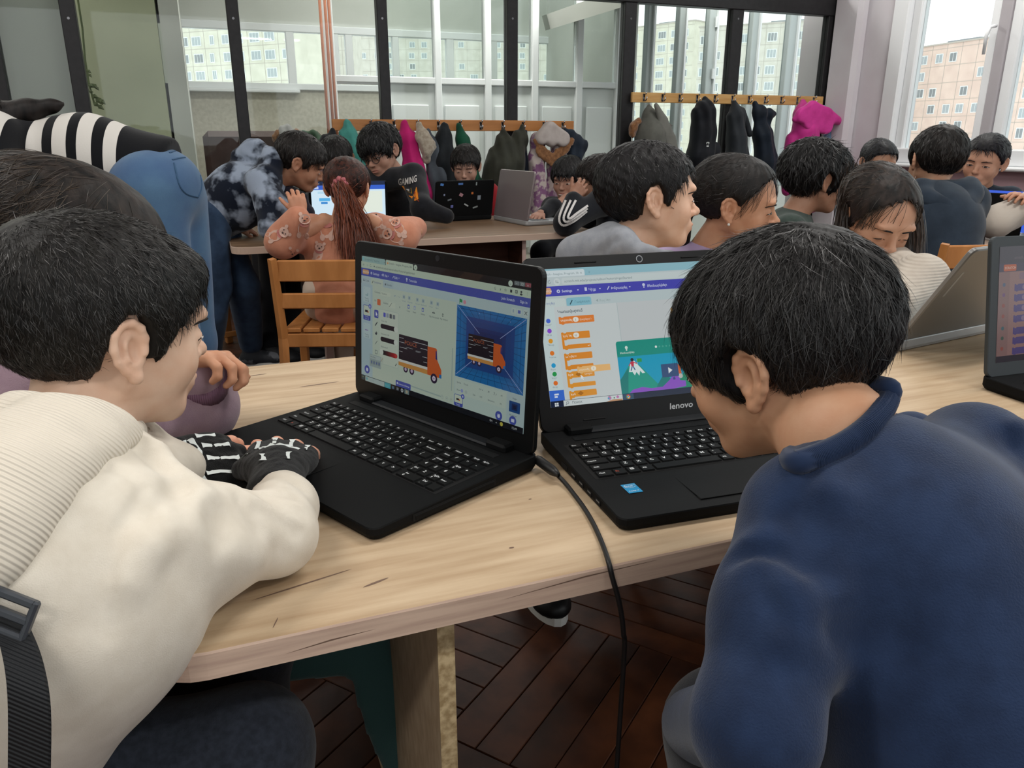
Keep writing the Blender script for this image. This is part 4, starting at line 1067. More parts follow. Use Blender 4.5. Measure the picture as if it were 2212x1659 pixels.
# code area
S.poly([(800, 288), (804, 268), (836, 258), (868, 268), (872, 276), (970, 276), (974, 280), (974, 322), (800, 322)], '#dca038'); S.text('\u0535\u0580\u0562', 812, 310, 18, W2); S.poly([(842, 292), (864, 296), (864, 310), (842, 306)], '#3a7a3a'); S.text('\u057d\u0565\u0572\u0574\u057e\u0578\u0582\u0574 \u0567', 878, 310, 16, W2)
S.block(800, 324, 196, 46, '#2f8ed0'); S.text('\u0561\u0575\u057d\u0561\u0569\u0565\u0584\u057e\u0565\u056c', 810, 353, 17, '#dfeaf2'); S.rr(912, 332, 40, 30, 14, '#e6e8e4'); S.text('15', 921, 353, 16, '#5a5a5a'); S.text('\u0561\u057d\u057f', 960, 353, 15, '#dfeaf2')
S.poly([(1080, 262), (1112, 242), (1140, 268), (1130, 284), (1094, 284)], '#a887b8'); S.poly([(1092, 278), (1132, 278), (1112, 302)], '#cfd6d8')
S.rect(1108, 214, 10, 520, '#b0c2c4'); S.rect(1186, 470, 5, 180, '#7ea0bc')
# lesson card
S.rr(430, 440, 560, 330-70, 14, '#138f84')
S.rr(430, 436, 600, 90, 14, '#158f80'); S.circ(492, 474, 9, '#cfe2da'); S.rect(488, 482, 8, 10, '#cfe2da'); S.text('\u0541\u0565\u057c\u0576\u0561\u0580\u056f\u0576\u0565\u0580', 450, 508, 14, '#cfe2da', True); S.circ(678, 484, 7, '#dfeae4')
for x in (700, 722, 744, 766): S.circ(x, 484, 5, '#4aa896')
S.rect(926, 468, 20, 6, '#dfeae4'); S.rect(930, 476, 12, 8, '#dfeae4'); S.text('\u0553\u0578\u0584\u0580\u0561\u0581\u0576\u0565\u056c', 896, 508, 14, '#dfeae4', True); S.line(1002, 470, 1016, 486, 4, '#dfeae4'); S.line(1016, 470, 1002, 486, 4, '#dfeae4'); S.text('\u0553\u0561\u056f\u0565\u056c', 990, 508, 14, '#dfeae4', True)
X0, Y0, X1, Y1 = 430, 526, 1022, 740
S.rect(X0, Y0, X1-X0, Y1-Y0, '#129dc0')
S.poly([(X0, 660), (506, 560), (560, 580), (700, 740), (X0, 740)], '#1a9a86'); S.poly([(X0, 690), (X0, 655), (490, 590), (470, 740), (X0, 740)], '#167d78')
S.poly([(660, 700), (716, 632), (790, 740), (640, 740)], '#167d78'); S.poly([(720, 740), (800, 690), (900, 560), (X1, 690), (X1, 740)], '#1b8a68'); S.poly([(930, 540), (984, 600), (X1, 690), (X1, 740), (960, 740)], '#166a62')
S.poly([(490, 615), (506, 560), (530, 552), (566, 596), (590, 626), (572, 628), (560, 612), (552, 640), (536, 618), (524, 636), (512, 616)], '#d9e8e6')
S.poly([(884, 605), (914, 540), (930, 528), (948, 545), (990, 605), (972, 600), (960, 618), (944, 602), (930, 622), (914, 600), (900, 614)], '#2a7ac8'); S.poly([(962, 560), (980, 530), (1010, 560), (1010, 590), (980, 590)], '#3c66b0')
S.poly([(470, 740), (500, 716), (560, 706), (620, 718), (690, 716), (740, 680), (766, 652), (800, 650), (806, 690), (840, 694), (840, 726), (700, 740)], '#8a52c2')
S.circ(518, 546, 10, '#23262e'); S.poly([(506, 556), (528, 556), (524, 584), (510, 584)], '#c4304a'); S.line(508, 562, 494, 580, 5, '#c4304a'); S.line(526, 562, 548, 570, 5, '#c4304a'); S.line(514, 584, 504, 608, 6, '#28508a'); S.line(520, 584, 530, 606, 6, '#28508a'); S.line(548, 574, 548, 544, 2, '#dfeae4'); S.rect(548, 542, 30, 20, '#2f9a4a')
S.poly([(800, 590), (816, 610), (820, 650), (808, 660), (790, 620)], '#d0622e'); S.circ(812, 664, 14, '#b8bcb8'); S.poly([(760, 672), (772, 664), (778, 680), (764, 684)], '#3a4a86'); S.poly([(850, 664), (890, 658), (900, 664), (930, 664), (990, 664), (940, 684), (936, 720), (916, 716), (896, 724), (890, 690), (884, 672)], '#1f2a5a'); S.poly([(846, 672), (870, 658), (892, 662), (870, 672)], '#c49a7a')
S.rr(694, 588, 108, 76, 4, '#34507a'); S.poly([(738, 608), (738, 644), (764, 626)], '#dfe6ea')
S.circ(1034, 622, 27, '#17897c'); S.line(1022, 622, 1042, 622, 4, '#dfeae4'); S.line(1034, 614, 1043, 622, 4, '#dfeae4'); S.line(1034, 630, 1043, 622, 4, '#dfeae4')
for y, t in ((668, '+'), (704, '\u2212')): S.circ(1080, y, 14, '#a9babb'); S.circ(1080, y, 11, '#c2c8c9'); S.text(t, 1074, y+6, 17, '#7a8c90')
# sprite panel
S.rect(1120, 190, 246, 390, '#c9cdc8'); S.poly([(1074, 178), (1074, 204), (1077, 204), (1077, 194), (1102, 196), (1102, 180), (1077, 176)], '#3a9a4a'); S.circ(1122, 190, 13, '#d78aa0')
S.rect(1120, 590, 246, 144, '#bdd0d4'); S.rr(1126, 596, 236, 74, 8, '#ccd6d6'); S.text('\u053f\u0565\u0580\u057a\u0561\u0580', 1132, 622, 15, '#6a7a80'); S.text('Clipi', 1212, 622, 15, '#6a7a80'); S.text('\u0551\u0578\u0582\u0575\u0581', 1132, 654, 15, '#6a7a80'); S.circ(1222, 650, 12, '#8fa8d8')
S.rr(1124, 676, 80, 66, 8, '#4a55b8'); S.rr(1127, 679, 74, 42, 6, '#dde4e2'); S.poly([(1150, 700), (1166, 684), (1182, 700), (1166, 714)], '#a82f44'); S.circ(1202, 678, 16, '#5a66c0')
S.rect(0, 734, 1366, 34, '#10203c')
S.rect(0, 676, 86, 58, '#3a6cd0'); S.rect(28, 694, 26, 9, '#dfe8f4'); S.rect(28, 707, 18, 9, '#dfe8f4')
for a, b_ in ((24, 744), (36, 744), (24, 755), (36, 755)): S.rect(a, b_, 10, 9, '#dfe6ea')
S.rect(76, 736, 356, 32, '#ccd6d6'); S.circ(100, 750, 8, '#5a6a70'); S.circ(100, 750, 5.5, '#ccd6d6'); S.line(94, 756, 88, 762, 3, '#5a6a70'); S.text('\u041f\u043e\u0438\u0441\u043a', 126, 758, 20, '#4a5a60')
S.circ(352, 748, 11, '#b87aa8'); S.circ(346, 750, 6, '#5aa0c8'); S.circ(402, 746, 8, '#c07ab0'); S.circ(380, 750, 4, '#3a6a4a'); S.poly([(330, 768), (370, 758), (430, 760), (430, 768)], '#c0906a')
S.rect(434, 736, 66, 32, '#2c4c66'); S.circ(467, 752, 13, '#c8452f'); S.poly([(467, 752), (480, 752), (474, 763), (462, 763)], '#d8b032'); S.poly([(467, 752), (460, 763), (454, 752), (458, 744)], '#3a9a4a'); S.circ(467, 752, 6, '#dfe6ea'); S.circ(467, 752, 4.4, '#3a7ad0')
S.circ(1290, 752, 9, '#7fb4dc'); S.circ(1302, 754, 9, '#7fb4dc'); S.rect(1284, 752, 26, 8, '#7fb4dc'); S.text('5\u00b0C', 1320, 758, 18, '#c8d0d8')
S.build(lid2)
q = MB(); q.tube([at2(-.01, .236, .0012), at2(-.01, .236, .0020)], .0042, 14); q.build('webcam', m_lens, lid2, local=True)
q = MB(); q.tube([at2(-.01, .236, .0011), at2(-.01, .236, .0018)], .0052, 14); q.build('webcam_ring', m_port, lid2, local=True)
for x, h in ((-.095, .235), (.075, .235), (-.11, .012), (.11, .02)):
    q = MB(); q.box(at2(x, h, .0018), (.034, .0022, .0022), rotx(math.radians(67.9)), bev=.0008); q.build('bumper', m_dark, lid2, local=True)
V, F, wd = text2d('lenovo', True)
q = MB(); q.add([at2(.008+v[0]*.0122*1.15+v[1]*.0018, .0135+v[1]*.0122, .0016) for v in V], F); q.build('logo', m_silver, lid2, local=True)
# blue processor sticker on the palm rest
m_stk = mat('blue_sticker', '#1c86b8', rough=.35, spec=.4)
zt2 = lambda y: .0165+.0065*(y/.265)
q = MB(); q.box((-.145, .066, zt2(.066)+.0003), (.018, .0235, .0005), bev=.0002)
stk = q.build('processor_sticker', m_stk, L2, local=True)
q = MB()
V, F, wd = text2d('intel'); q.add([(-.1515+v[0]*.0058, .0695+v[1]*.0058, zt2(.07)+.0008) for v in V], F)
V, F, wd = text2d('CORE i7'); q.add([(-.1520+v[0]*.0036, .0575+v[1]*.0036, zt2(.06)+.0008) for v in V], F)
for k in range(24):
    a0, a1 = 2*PI*k/24, 2*PI*(k+.8)/24
    if k in (22, 23): continue
    q.add([(-.145+.0075*math.cos(t)*r, .0712+.0047*math.sin(t)*r, zt2(.07)+.0008) for t, r in ((a0, 1), (a1, 1), (a1, .9), (a0, .9))], [(0, 1, 2, 3)])
q.build('sticker_print', mat('sticker_white', '#dfeaf0', rough=.4), stk, local=True)

# ---- charger plug and lead between the two
m_cable = mat('black_cable', '#131314', rough=.45, spec=.4)
pl = [PZ(1160, 992, ZT+.012), PZ(1198, 1020, ZT+.012)]
ch = empty('charger_cable', pl[0], 'black charger lead plugged into the left laptop, hanging over the table edge', 'cable')
q = MB(); q.tube([pl[0], pl[0]+(pl[1]-pl[0])*.15, pl[0]+(pl[1]-pl[0])*.85, pl[1], pl[1]+(pl[1]-pl[0])*.2], [.0055, .0066, .0066, .0055, .003], 12); q.build('plug', m_cable, ch, smooth=True)
pp = [(1204, 1026, ZT+.009), (1222, 1045, ZT+.0045), (1240, 1068, ZT+.003), (1262, 1098, ZT+.003), (1282, 1132, ZT+.003), (1300, 1172, ZT+.003), (1314, 1212, ZT+.004)]
cp = [PZ(*p) for p in pp]
e = cp[-1]; y_ = YT0-.006
cp += [A(PY(1324, 1245, y_)[0], y_, ZT-.012), PY(1335, 1290, y_-.003), PY(1343, 1330, y_-.004), PY(1347, 1370, y_-.004), PY(1348, 1420, y_), A(PY(1348, 1420, y_)[0]+.004, y_+.01, .30), A(PY(1348, 1420, y_)[0]+.03, y_+.05, .05), A(PY(1348, 1420, y_)[0]+.12, y_+.12, .006), A(.8, 1.0, .006)]
def smoothpath(P, n=5):
    P = [np.asarray(p, float) for p in P]; out = []
    for i in range(len(P)-1):
        p0, p1, p2, p3 = P[max(i-1, 0)], P[i], P[i+1], P[min(i+2, len(P)-1)]
        for k in range(n):
            t = k/n; out.append(.5*((2*p1)+(-p0+p2)*t+(2*p0-5*p1+4*p2-p3)*t*t+(-p0+3*p1-3*p2+p3)*t**3))
    return out+[P[-1]]
q = MB(); q.tube(smoothpath(cp), .0028, 8); q.build('lead', m_cable, ch, smooth=True)
# the stylus-like lead end behind the gloves
pn = empty('stylus', PZ(545, 925, ZT+.01), 'thin black stylus lying between the gloved hands and the purple sleeve', 'stylus')
q = MB(); q.tube([PZ(505, 931, ZT+.006), PZ(548, 921, ZT+.008)], [.0012, .0018], 8); q.build('tip', m_port, pn, smooth=True)
q = MB(); q.tube([PZ(548, 921, ZT+.008), PZ(556, 919, ZT+.009), PZ(590, 908, ZT+.010), PZ(600, 905, ZT+.010)], [.0025, .004, .0042, .003], 8); q.build('grip', m_cable, pn, smooth=True)

# ---- laptops further off
L3, lid3, at3, g3 = laptop('laptop', 'grey laptop seen from behind its tilted lid, in front of the girl in cream', (1.3951, 1.3764), math.radians(188.6), math.radians(59), lh=.232, w=.36, d=.25, mats=(m_silver, m_greylid), keys=False, sw=.33, sh=.19, sb=.02)
S = Scr(at3, g3); S.rect(0, 0, 1366, 768, '#c4ccd0'); S.rect(0, 60, 1366, 60, '#4445ae'); S.build(lid3)
q = MB(); q.box(at3(.155, .15, -.0082), (.006, .058, .0004), rotx(math.radians(59-90))@rotx(PI/2)); q.build('lid_badge', m_silver, lid3, local=True)
pr = PZ(2185, 848, ZT)
L4, lid4, at4, g4 = laptop('laptop', 'dark laptop with a dim pinkish screen cut by the right edge of the photo', (1.375, .605), math.radians(-3), math.radians(80), lh=.235, mats=(m_lap, mat('dark_slate_plastic', '#33383b', rough=.45, spec=.3)), keys=False, sb=.024)
S = Scr(at4, g4); S.gain = .55; S.rect(0, 0, 1366, 768, '#8a6a66'); S.rect(0, 0, 1366, 110, '#38323c'); S.rect(0, 110, 1366, 56, '#3c3448'); S.rr(40, 118, 110, 44, 8, '#b0552f'); S.text('SCRATCH', 48, 148, 22, '#cdb0a0', True)
S.text('scratch.mit.edu', 130, 84, 26, '#6a5c64'); S.text('Settings', 240, 148, 26, '#8a808e'); S.text('File', 440, 148, 26, '#8a808e')
S.rr(180, 176, 190, 44, 8, '#7d6272'); S.rect(0, 166, 96, 560, '#7f625f')
for k, y in enumerate((250, 318, 388, 458, 540, 606, 676)):
    S.block(140, y, (230, 120, 290, 130, 140, 120, 330)[k], 46, '#4a3f74'); 
    if k < 4: S.rr(210, y+6, 50, 34, 16, '#7d6a86')
    S.circ(48, y, 13, ('#4a5a72', '#6a4a72', '#8a4a42', '#8a4a42', '#3c5c62', '#3c5248', '#8a4a42')[k])
S.rect(0, 726, 1366, 42, '#2a2830')
S.build(lid4)
L5, lid5, at5, g5 = laptop('laptop', 'black laptop lid with small stickers, open in front of a boy in red', (1.20, 4.07), math.radians(187), math.radians(79), lh=.185, w=.325, d=.225, keys=False, mats=(m_lap, m_lap), sw=.3, sh=.15, sb=.02)
S = Scr(at5, g5); S.rect(0, 0, 1366, 768, '#aebccc'); S.build(lid5)
R5 = rotx(math.radians(79-90))@rotx(PI/2)
for x, h, w_, h_, c, a in ((.13, .195, .018, .012, '#4f7fc0', .2), (.028, .197, .026, .010, '#4f74b0', 0), (-.06, .195, .007, .016, '#8f9a9a', 0), (.115, .135, .008, .010, '#8a93b0', 0), (.022, .132, .020, .016, '#a98088', .5), (-.04, .140, .011, .011, '#c4703a', 0), (-.08, .112, .018, .022, '#8a95a0', 0), (.085, .105, .022, .008, '#6b7278', -.3), (.07, .065, .014, .014, '#6a70b0', 0), (-.01, .070, .026, .007, '#b0b6b6', .5), (-.062, .055, .028, .008, '#8f9696', -.3)):
    q = MB(); q.box(at5(x, h*.86, -.0083), (w_, h_, .0006), R5@rotz(a), bev=.0002); q.build('sticker', mat('sticker_'+c[1:], c, rough=.5), lid5, local=True)
L6, lid6, at6, g6 = laptop('laptop', 'silver laptop seen edge-on on the mid table, in front of the smiling boy', (1.655, 3.70), math.radians(97), math.radians(100), lh=.235, w=.36, d=.25, keys=False, mats=(m_silver, mat('silver_lid', '#8f8486', rough=.3, spec=.5, metal=.4)), sw=.33, sh=.19, sb=.02)
S = Scr(at6, g6); S.rect(0, 0, 1366, 768, '#c0c8d0'); S.build(lid6)
L7, lid7, at7, g7 = laptop('laptop', 'open laptop with a bright blue and white screen in front of the ponytailed girl', (.575, 3.36), math.radians(-6), math.radians(100), lh=.205, w=.345, d=.24, keys=False, mats=(m_lap, m_lap), sw=.325, sh=.185, sb=.02)
S = Scr(at7, g7); S.rect(0, 0, 1366, 768, '#cfe6f4'); S.rect(0, 0, 1366, 70, '#26304a'); S.text('Scratch', 60, 48, 34, '#9fb0cc'); S.rect(0, 70, 1366, 80, '#3a62c8'); S.rr(20, 86, 120, 48, 8, '#b9c4e8'); S.text('Settings', 220, 124, 40, '#c8d4f0'); S.rect(120, 180, 420, 40, '#b4d8ec'); S.rect(880, 180, 430, 400, '#e0e8dc'); S.rr(140, 300, 200, 60, 10, '#5ab0e4'); S.rr(170, 370, 120, 40, 8, '#3f8ad0')
S.build(lid7)
L8, lid8, at8, g8 = laptop('laptop', 'grey laptop lid at the right edge, on the pale table by the window', (float(PZ(2222, 505, ZT)[0]), 2.53), math.radians(178), math.radians(84), lh=.235, w=.37, d=.25, keys=False, mats=(m_silver, m_greylid), sw=.33, sh=.19, sb=.02)
S = Scr(at8, g8); S.rect(0, 0, 1366, 768, '#c0c8d0'); S.build(lid8)
ph = PY(2116, 424, 3.05)
L9, lid9, at9, g9 = laptop('laptop', 'thin open laptop seen edge-on between the hooded boy and the smiling child', (float(PY(2118, 430, 2.36)[0])+.19, 2.36), math.radians(103), math.radians(92), lh=.17, w=.26, d=.19, keys=False, mats=(m_silver, m_lap), sw=.3, sh=.16, sb=.02)
S = Scr(at9, g9); S.rect(0, 0, 1366, 768, '#3f62d8'); S.rect(200, 300, 600, 200, '#c8d8f8'); S.build(lid9)
# ================================================================== people: builders
m_skin = {}
def skin_mat(): return mat('skin', '#c49a80', attr='Col', rough=.52, spec=.32, col2='#f3e4dc', nscale=40, contrast=(.3, .8), bump=.04, bscale=500)
m_eye = mat('eye', '#ffffff', attr='Col', rough=.15, spec=.5)
def hair_mat(c, c2='#050404'):
    return mat('hair_'+c[1:], c, rough=.55, spec=.22, col2=c2, nscale=60, nstretch=(1, 1, .25), bump=.5, bscale=120, bstretch=(1, 1, .2))
def strand_mat(c):
    return mat('hair_strand_'+c[1:], c, attr='Col', rough=.42, spec=.38)
def cloth(name, c, c2=None, rough=.9, sheen=.15, nscale=60, bump=.25, bscale=700, **k):
    return mat(name, c, rough=rough, spec=.12, sheen=sheen, col2=c2, nscale=nscale, bump=bump, bscale=bscale, **k)

class Pose:
    """head frame: local x right hand side of the person, y forward, z up; faceaz clockwise from the direction the camera looks"""
    def __init__(s, c, faceaz, pitch=0, roll=0, sc=1.0):
        h = _yw + math.radians(faceaz); s.h = h; s.c = np.asarray(c, float); s.sc = sc
        s.R = rotz(-h) @ rotx(-math.radians(pitch)) @ roty(math.radians(roll))
        s.fwd = A(math.sin(h), math.cos(h), 0); s.right = A(math.cos(h), -math.sin(h), 0)
    def w(s, p): return (np.atleast_2d(p)*s.sc) @ s.R.T + s.c
    def w1(s, p): return s.w(p)[0]
    def l(s, p): return ((np.atleast_2d(p)-s.c) @ s.R)/s.sc
    def l1(s, p): return s.l(p)[0]

CRAN_C, CRAN_R = A(0, -.016, .028), A(.0735, .091, .074)
def ear_sdf(g, sx, fine, outdeg=22):
    # ear frame: u forward, v up, w outward; leaned back and turned out
    o = A(sx*.071, -.012, -.006)
    tilt = math.radians(12); out = math.radians(outdeg)
    u = A(0, math.cos(tilt), math.sin(tilt)*-.0); u = A(0, 1, 0)
    v0 = A(0, -math.sin(tilt), math.cos(tilt)); u0 = A(0, math.cos(tilt), math.sin(tilt))
    # turn outward about v0: back edge away from head
    w0 = A(sx, 0, 0)
    uu = u0*math.cos(out) - w0*math.sin(out)
    ww = w0*math.cos(out) + u0*math.sin(out)
    R = np.stack([uu, v0, ww], 1)
    P = lambda a, b, c: o + uu*a + v0*b + ww*c
    k = .004 if fine else .006
    g.ell(P(-.002, .002, .004), A(.0165, .0265, .0050), R, .006)
    arc = [(.013, -.001, .004), (.014, .010, .006), (.011, .021, .0075), (.003, .029, .0085), (-.008, .0295, .009), (-.0165, .021, .0095), (-.0195, .008, .0095), (-.0175, -.006, .008), (-.011, -.017, .006), (-.003, -.0255, .004)]
    if fine:
        g.chain([P(*a) for a in arc], [.0032, .0040, .0043, .0043, .0043, .0042, .0040, .0038, .0040, .005], .003)
        g.chain([P(-.003, .017, .006), P(-.0085, .008, .0068), P(-.0075, -.006, .0065), P(-.002, -.0145, .006)], .0033, .0035)
        g.ell(P(-.001, -.027, .0045), A(.0075, .0075, .0045), R, .005)
        g.ell(P(.0015, .001, .0095), A(.0068, .0135, .0075), R, .003, 's')
        g.ell(P(-.013, .010, .0095), A(.0022, .013, .0035), R, .002, 's')
        g.cap(P(.011, -.004, .0070), P(.0125, .001, .0060), .0036, .0030, .003)
    else:
        g.chain([P(*a) for a in arc], .0042, k)
        g.ell(P(.001, -.003, .010), A(.007, .011, .007), R, .004, 's')
def head_sdf(h, neck_l=None, fine=False, nose=1.0, chin=1.0, neck_r=.044, ears=(1, 1), mouth_open=0, jaww=1.0, ear_out=22, smile=0):
    zlo = -.17 if neck_l is None else min(-.15, neck_l[2]-.03)
    lo = A(-.112, -.135, zlo); hi = A(.112, .125, .125)
    if neck_l is not None:
        lo = np.minimum(lo, np.array(neck_l)-.065); hi = np.maximum(hi, np.array(neck_l)+.065)
    g = SDF(lo, hi, h)
    g.ell(CRAN_C, CRAN_R)
    g.ell((0, .024, .012), (.063*jaww, .060, .072), k=.03)
    g.ell((0, .030, -.046), (.048*jaww, .050, .058), k=.03)
    for s in (-1, 1):
        g.cap((s*.046*jaww, -.004, -.040), (s*.020, .058, -.084), .017, .016, .022)
        g.ell((s*.036*jaww, .052, -.030), (.024, .024, .026), k=.02)
        g.ell((s*.028, .080, .022), (.020, .010, .008), k=.015)
    g.ell((0, .067, -.088), (.017*chin, .016, .014), k=.014)
    for s in (-1, 1):
        g.ell((s*.031, .094, -.003), (.0155, .0125, .0115), k=.012, op='s')
        g.ell((s*.031, .0735, -.004), (.0145, .0120, .0120), k=.005)
    g.cap((0, .081, .004), (0, .098*nose if nose > 1 else .098, -.024), .0065, .0085, .010)
    g.ell((0, .1030, -.0275), (.0092, .0088, .0082), k=.007)
    for s in (-1, 1):
        g.ell((s*.0098, .092, -.031), (.0062, .0080, .0062), k=.005)
        if fine: g.ell((s*.0055, .099, -.0375), (.0032, .0045, .003), k=.002, op='s')
    g.ell((0, .0795, -.057), (.026, .012, .018), k=.014)
    g.ell((0, .0900, -.0548), (.0190, .0058, .0042), k=.004)
    g.ell((0, .0885, -.0640), (.0160, .0060, .0048), k=.004)
    if smile:
        for s in (-1, 1):
            g.cap((0, .0925, -.0605), (s*.021, .0885, -.0525), .0013+.0016*mouth_open, .0012, k=.003, op='s'); g.ell((s*.036, .060, -.026), (.018, .016, .014), k=.016)
    else: g.cap((-.019, .0925, -.0594), (.019, .0925, -.0594), .0012+.002*mouth_open, k=.003, op='s')
    if neck_l is not None:
        g.cap((0, -.022, -.055), neck_l, neck_r, neck_r*1.12, .025)
    for s, e in zip((-1, 1), ears):
        if e: ear_sdf(g, s, fine, ear_out)
    return g
def head_cols(V, tone, lip='#b5726a', cheek=.05):
    t = np.array(lin(tone)); C = np.tile(t, (len(V), 1))
    x, y, z = V[:, 0], V[:, 1], V[:, 2]
    lipm = np.exp(-((np.abs(x)/.019)**4)) * np.exp(-(((z+.0595)/.0085)**4)) * (y > .079)
    C = C*(1-lipm[:, None]*.75) + np.array(lin(lip))*lipm[:, None]*.75
    ck = np.exp(-(((np.abs(x)-.040)/.02)**2+((z+.03)/.022)**2))*(y > .03)
    er = np.exp(-(((np.abs(x)-.083)/.012)**2))*(np.abs(y+.012) < .03)
    nz = np.exp(-((x/.012)**2+((z+.028)/.012)**2))*(y > .085)
    m = np.clip(ck*.9+er*.9+nz*.7, 0, 1)[:, None]*cheek*2
    C = C*(1-m)+C*np.array([1.08, .78, .74])*m
    return C
def zline_boy(a, fr=.052, side=.030, burn=-.012, nape=-.062, ear=.030):
    d = np.degrees(a)
    return np.interp(d, [0, 22, 38, 52, 64, 72, 84, 96, 108, 122, 140, 180], [fr, fr+.001, fr-.004, side, side-.02, burn, burn+.004, ear, ear-.012, -.030, nape+.008, nape])
def zline_girl(a, fr=.060):
    d = np.degrees(a)
    return np.interp(d, [0, 20, 40, 55, 70, 82, 100, 120, 180], [fr, fr, fr-.006, .034, .010, -.004, .006, -.030, -.058])
class Hair:
    def __init__(s, zline, t=.013, top=.0, back=.0, rough=.004, seed=1, whorl=(0, -.55, .83), front_t=None, jag=.006, puff=(1, 1, 1), ear=True):
        s.ear = ear
        s.zl = zline; s.t = t; s.top = top; s.back = back; s.rough = rough; s.seed = seed; s.jag = jag
        s.whorl = nrm(whorl)
        s.C = CRAN_C + A(0, -.004-back/2, .004+top/2)
        s.R = (CRAN_R + t + A(0, back/2, top/2))*np.array(puff)
    def inside(s, P):
        a = np.abs(np.arctan2(P[:, 0], P[:, 1])); return P[:, 2]-s.zl(a)
    def sdf(s, h, extra=None, lo=None, hi=None):
        lo = A(-.115, -.145, -.10) if lo is None else lo; hi = A(.115, .125, .145) if hi is None else hi
        g = SDF(lo, hi, h); g.ell(s.C, s.R)
        g.ell(s.C+A(0, .03, -.004), s.R*A(.93, .85, .92), k=.02)
        X, Y, Z = g.ax[0][:, None, None], g.ax[1][None, :, None], g.ax[2][None, None, :]
        a = np.arctan2(np.abs(X), Y)+0*Z
        zl = s.zl(a)
        j = s.jag*(np.sin(a*31+s.seed)+.7*np.sin(a*53+2*s.seed)+.5*np.sin(a*17+s.seed*3))/2.2
        m = ((zl+j-Z)*.75).astype(np.float32)
        k = .006
        hh = np.maximum(k-np.abs(g.f-m), 0)/k
        g.f = np.maximum(g.f, m)+hh*hh*k*.25
        if extra: extra(g)
        if s.ear:
            for sx in (-1, 1): g.ell((sx*.092, -.010, -.004), (.024, .024, .034), None, .006, 's')
        if s.rough:
            ph = np.sin(a*40+s.seed+8*np.sin(Z*40+a*3)).astype(np.float32)*.35+np.sin(a*23+Z*70+s.seed).astype(np.float32)*.35+np.sin(X*210+Y*170+s.seed+Z*30).astype(np.float32)*.3
            g.f -= s.rough*ph*(g.f < .03)
        return g
    def strands(s, n, L=.045, w=.0011, lift=.010, steps=6, tone='#17130f', var=.5, down=.35, seed=0, sprout=0.05, fwd=0.0, bias=None, gray=0.0, g=None):
        r = np.random.default_rng(seed+11)
        D = r.normal(size=(n*3, 3)); D /= np.linalg.norm(D, axis=1)[:, None]
        P = s.C + D*s.R
        ok = s.inside(P) > -.002
        P = P[ok][:n]; n = len(P)
        Ls = L*r.uniform(.55, 1.25, n); lf = lift*r.uniform(.2, 1.0, n)
        wild = r.random(n) < sprout; lf[wild] *= 2.6
        wh = s.C + s.whorl*s.R
        pts = []; nor = []; tw = r.normal(size=(n, 3))*.28
        Q = P.copy(); base = r.uniform(.96, 1.005, n)
        for k in range(steps):
            u = (Q-s.C)/s.R; u /= np.linalg.norm(u, axis=1)[:, None]
            t = k/(steps-1)
            N = u/s.R; N /= np.linalg.norm(N, axis=1)[:, None]
            pos = s.C + u*s.R
            if g is not None:          # ride on the hair surface itself
                off = np.zeros(n); prev = None; done = np.zeros(n, bool)
                for o in np.arange(.036, -.016, -.003):
                    f = g.tri(pos+N*o)
                    if prev is not None:
                        hit = (~done) & (f < 0) & (prev >= 0)
                        off[hit] = (o+.003*(-f[hit])/(prev[hit]-f[hit]+1e-9)); done |= hit
                    prev = f
                if k == 0: good = done.copy()
                if k: off = np.where(done, off, poff)
                poff = off
                pos = pos+N*(off-.001)[:, None]
            else: pos = pos*base[:, None]+s.C*(1-base[:, None])
            pos = pos + N*(lf*t*t)[:, None]
            pts.append(pos); nor.append(N)
            F = (Q-wh); F /= (np.linalg.norm(F, axis=1)[:, None]+1e-5)
            F = F*(1-down)+A(0, fwd, -1)*down+tw*(1 if k else .6)
            if bias is not None: F = F+bias(Q)
            F -= N*np.sum(F*N, 1)[:, None]; F /= (np.linalg.norm(F, axis=1)[:, None]+1e-6)
            Q = s.C+u*s.R + F*(Ls/(steps-1))[:, None]
        pts = np.array(pts); nor = np.array(nor)
        if g is not None: pts = pts[:, good]; nor = nor[:, good]
        if s.ear:
            q = (np.abs(pts)-A(.088, 0, 0)); q[..., 1] = pts[..., 1]+.010; q[..., 2] = pts[..., 2]+.004
            bad = ((q[..., 0]/.026)**2+(q[..., 1]/.022)**2+(q[..., 2]/.033)**2 < 1).any(0)
            pts = pts[:, ~bad]; nor = nor[:, ~bad]
        return ribbons(pts, nor, w, tone, var, r, gray)
def ribbons(pts, nor, w, tone, var, r, gray=0.0):
    K, n = pts.shape[:2]
    T = np.gradient(pts, axis=0); T /= (np.linalg.norm(T, axis=2)[..., None]+1e-9)
    S = np.cross(T, nor); S /= (np.linalg.norm(S, axis=2)[..., None]+1e-9)
    a = r.uniform(-.9, .9, n)[None, :, None]
    S = S*np.cos(a)+nor*np.sin(a)
    tt = np.linspace(0, 1, K)[:, None, None]
    W_ = w*np.sqrt(np.clip(1-tt**2, .02, 1))*r.uniform(.6, 1.3, n)[None, :, None]
    V = np.stack([pts-S*W_/2, pts+S*W_/2], 2)      # K n 2 3
    V = V.transpose(1, 0, 2, 3).reshape(-1, 3)
    b = (np.arange(n)*K*2)[:, None]+(np.arange(K-1)*2)[None]
    b = b.ravel()
    F = np.stack([b, b+1, b+3, b+2], 1)
    c = np.array(lin(tone))[None]*(1+var*r.uniform(-1, 1.6, n))[:, None]
    if gray: c = c+gray*(r.random(n) < .2)[:, None]
    C = np.repeat(np.clip(c, 0, 1), K*2, axis=0)
    return V, F, C
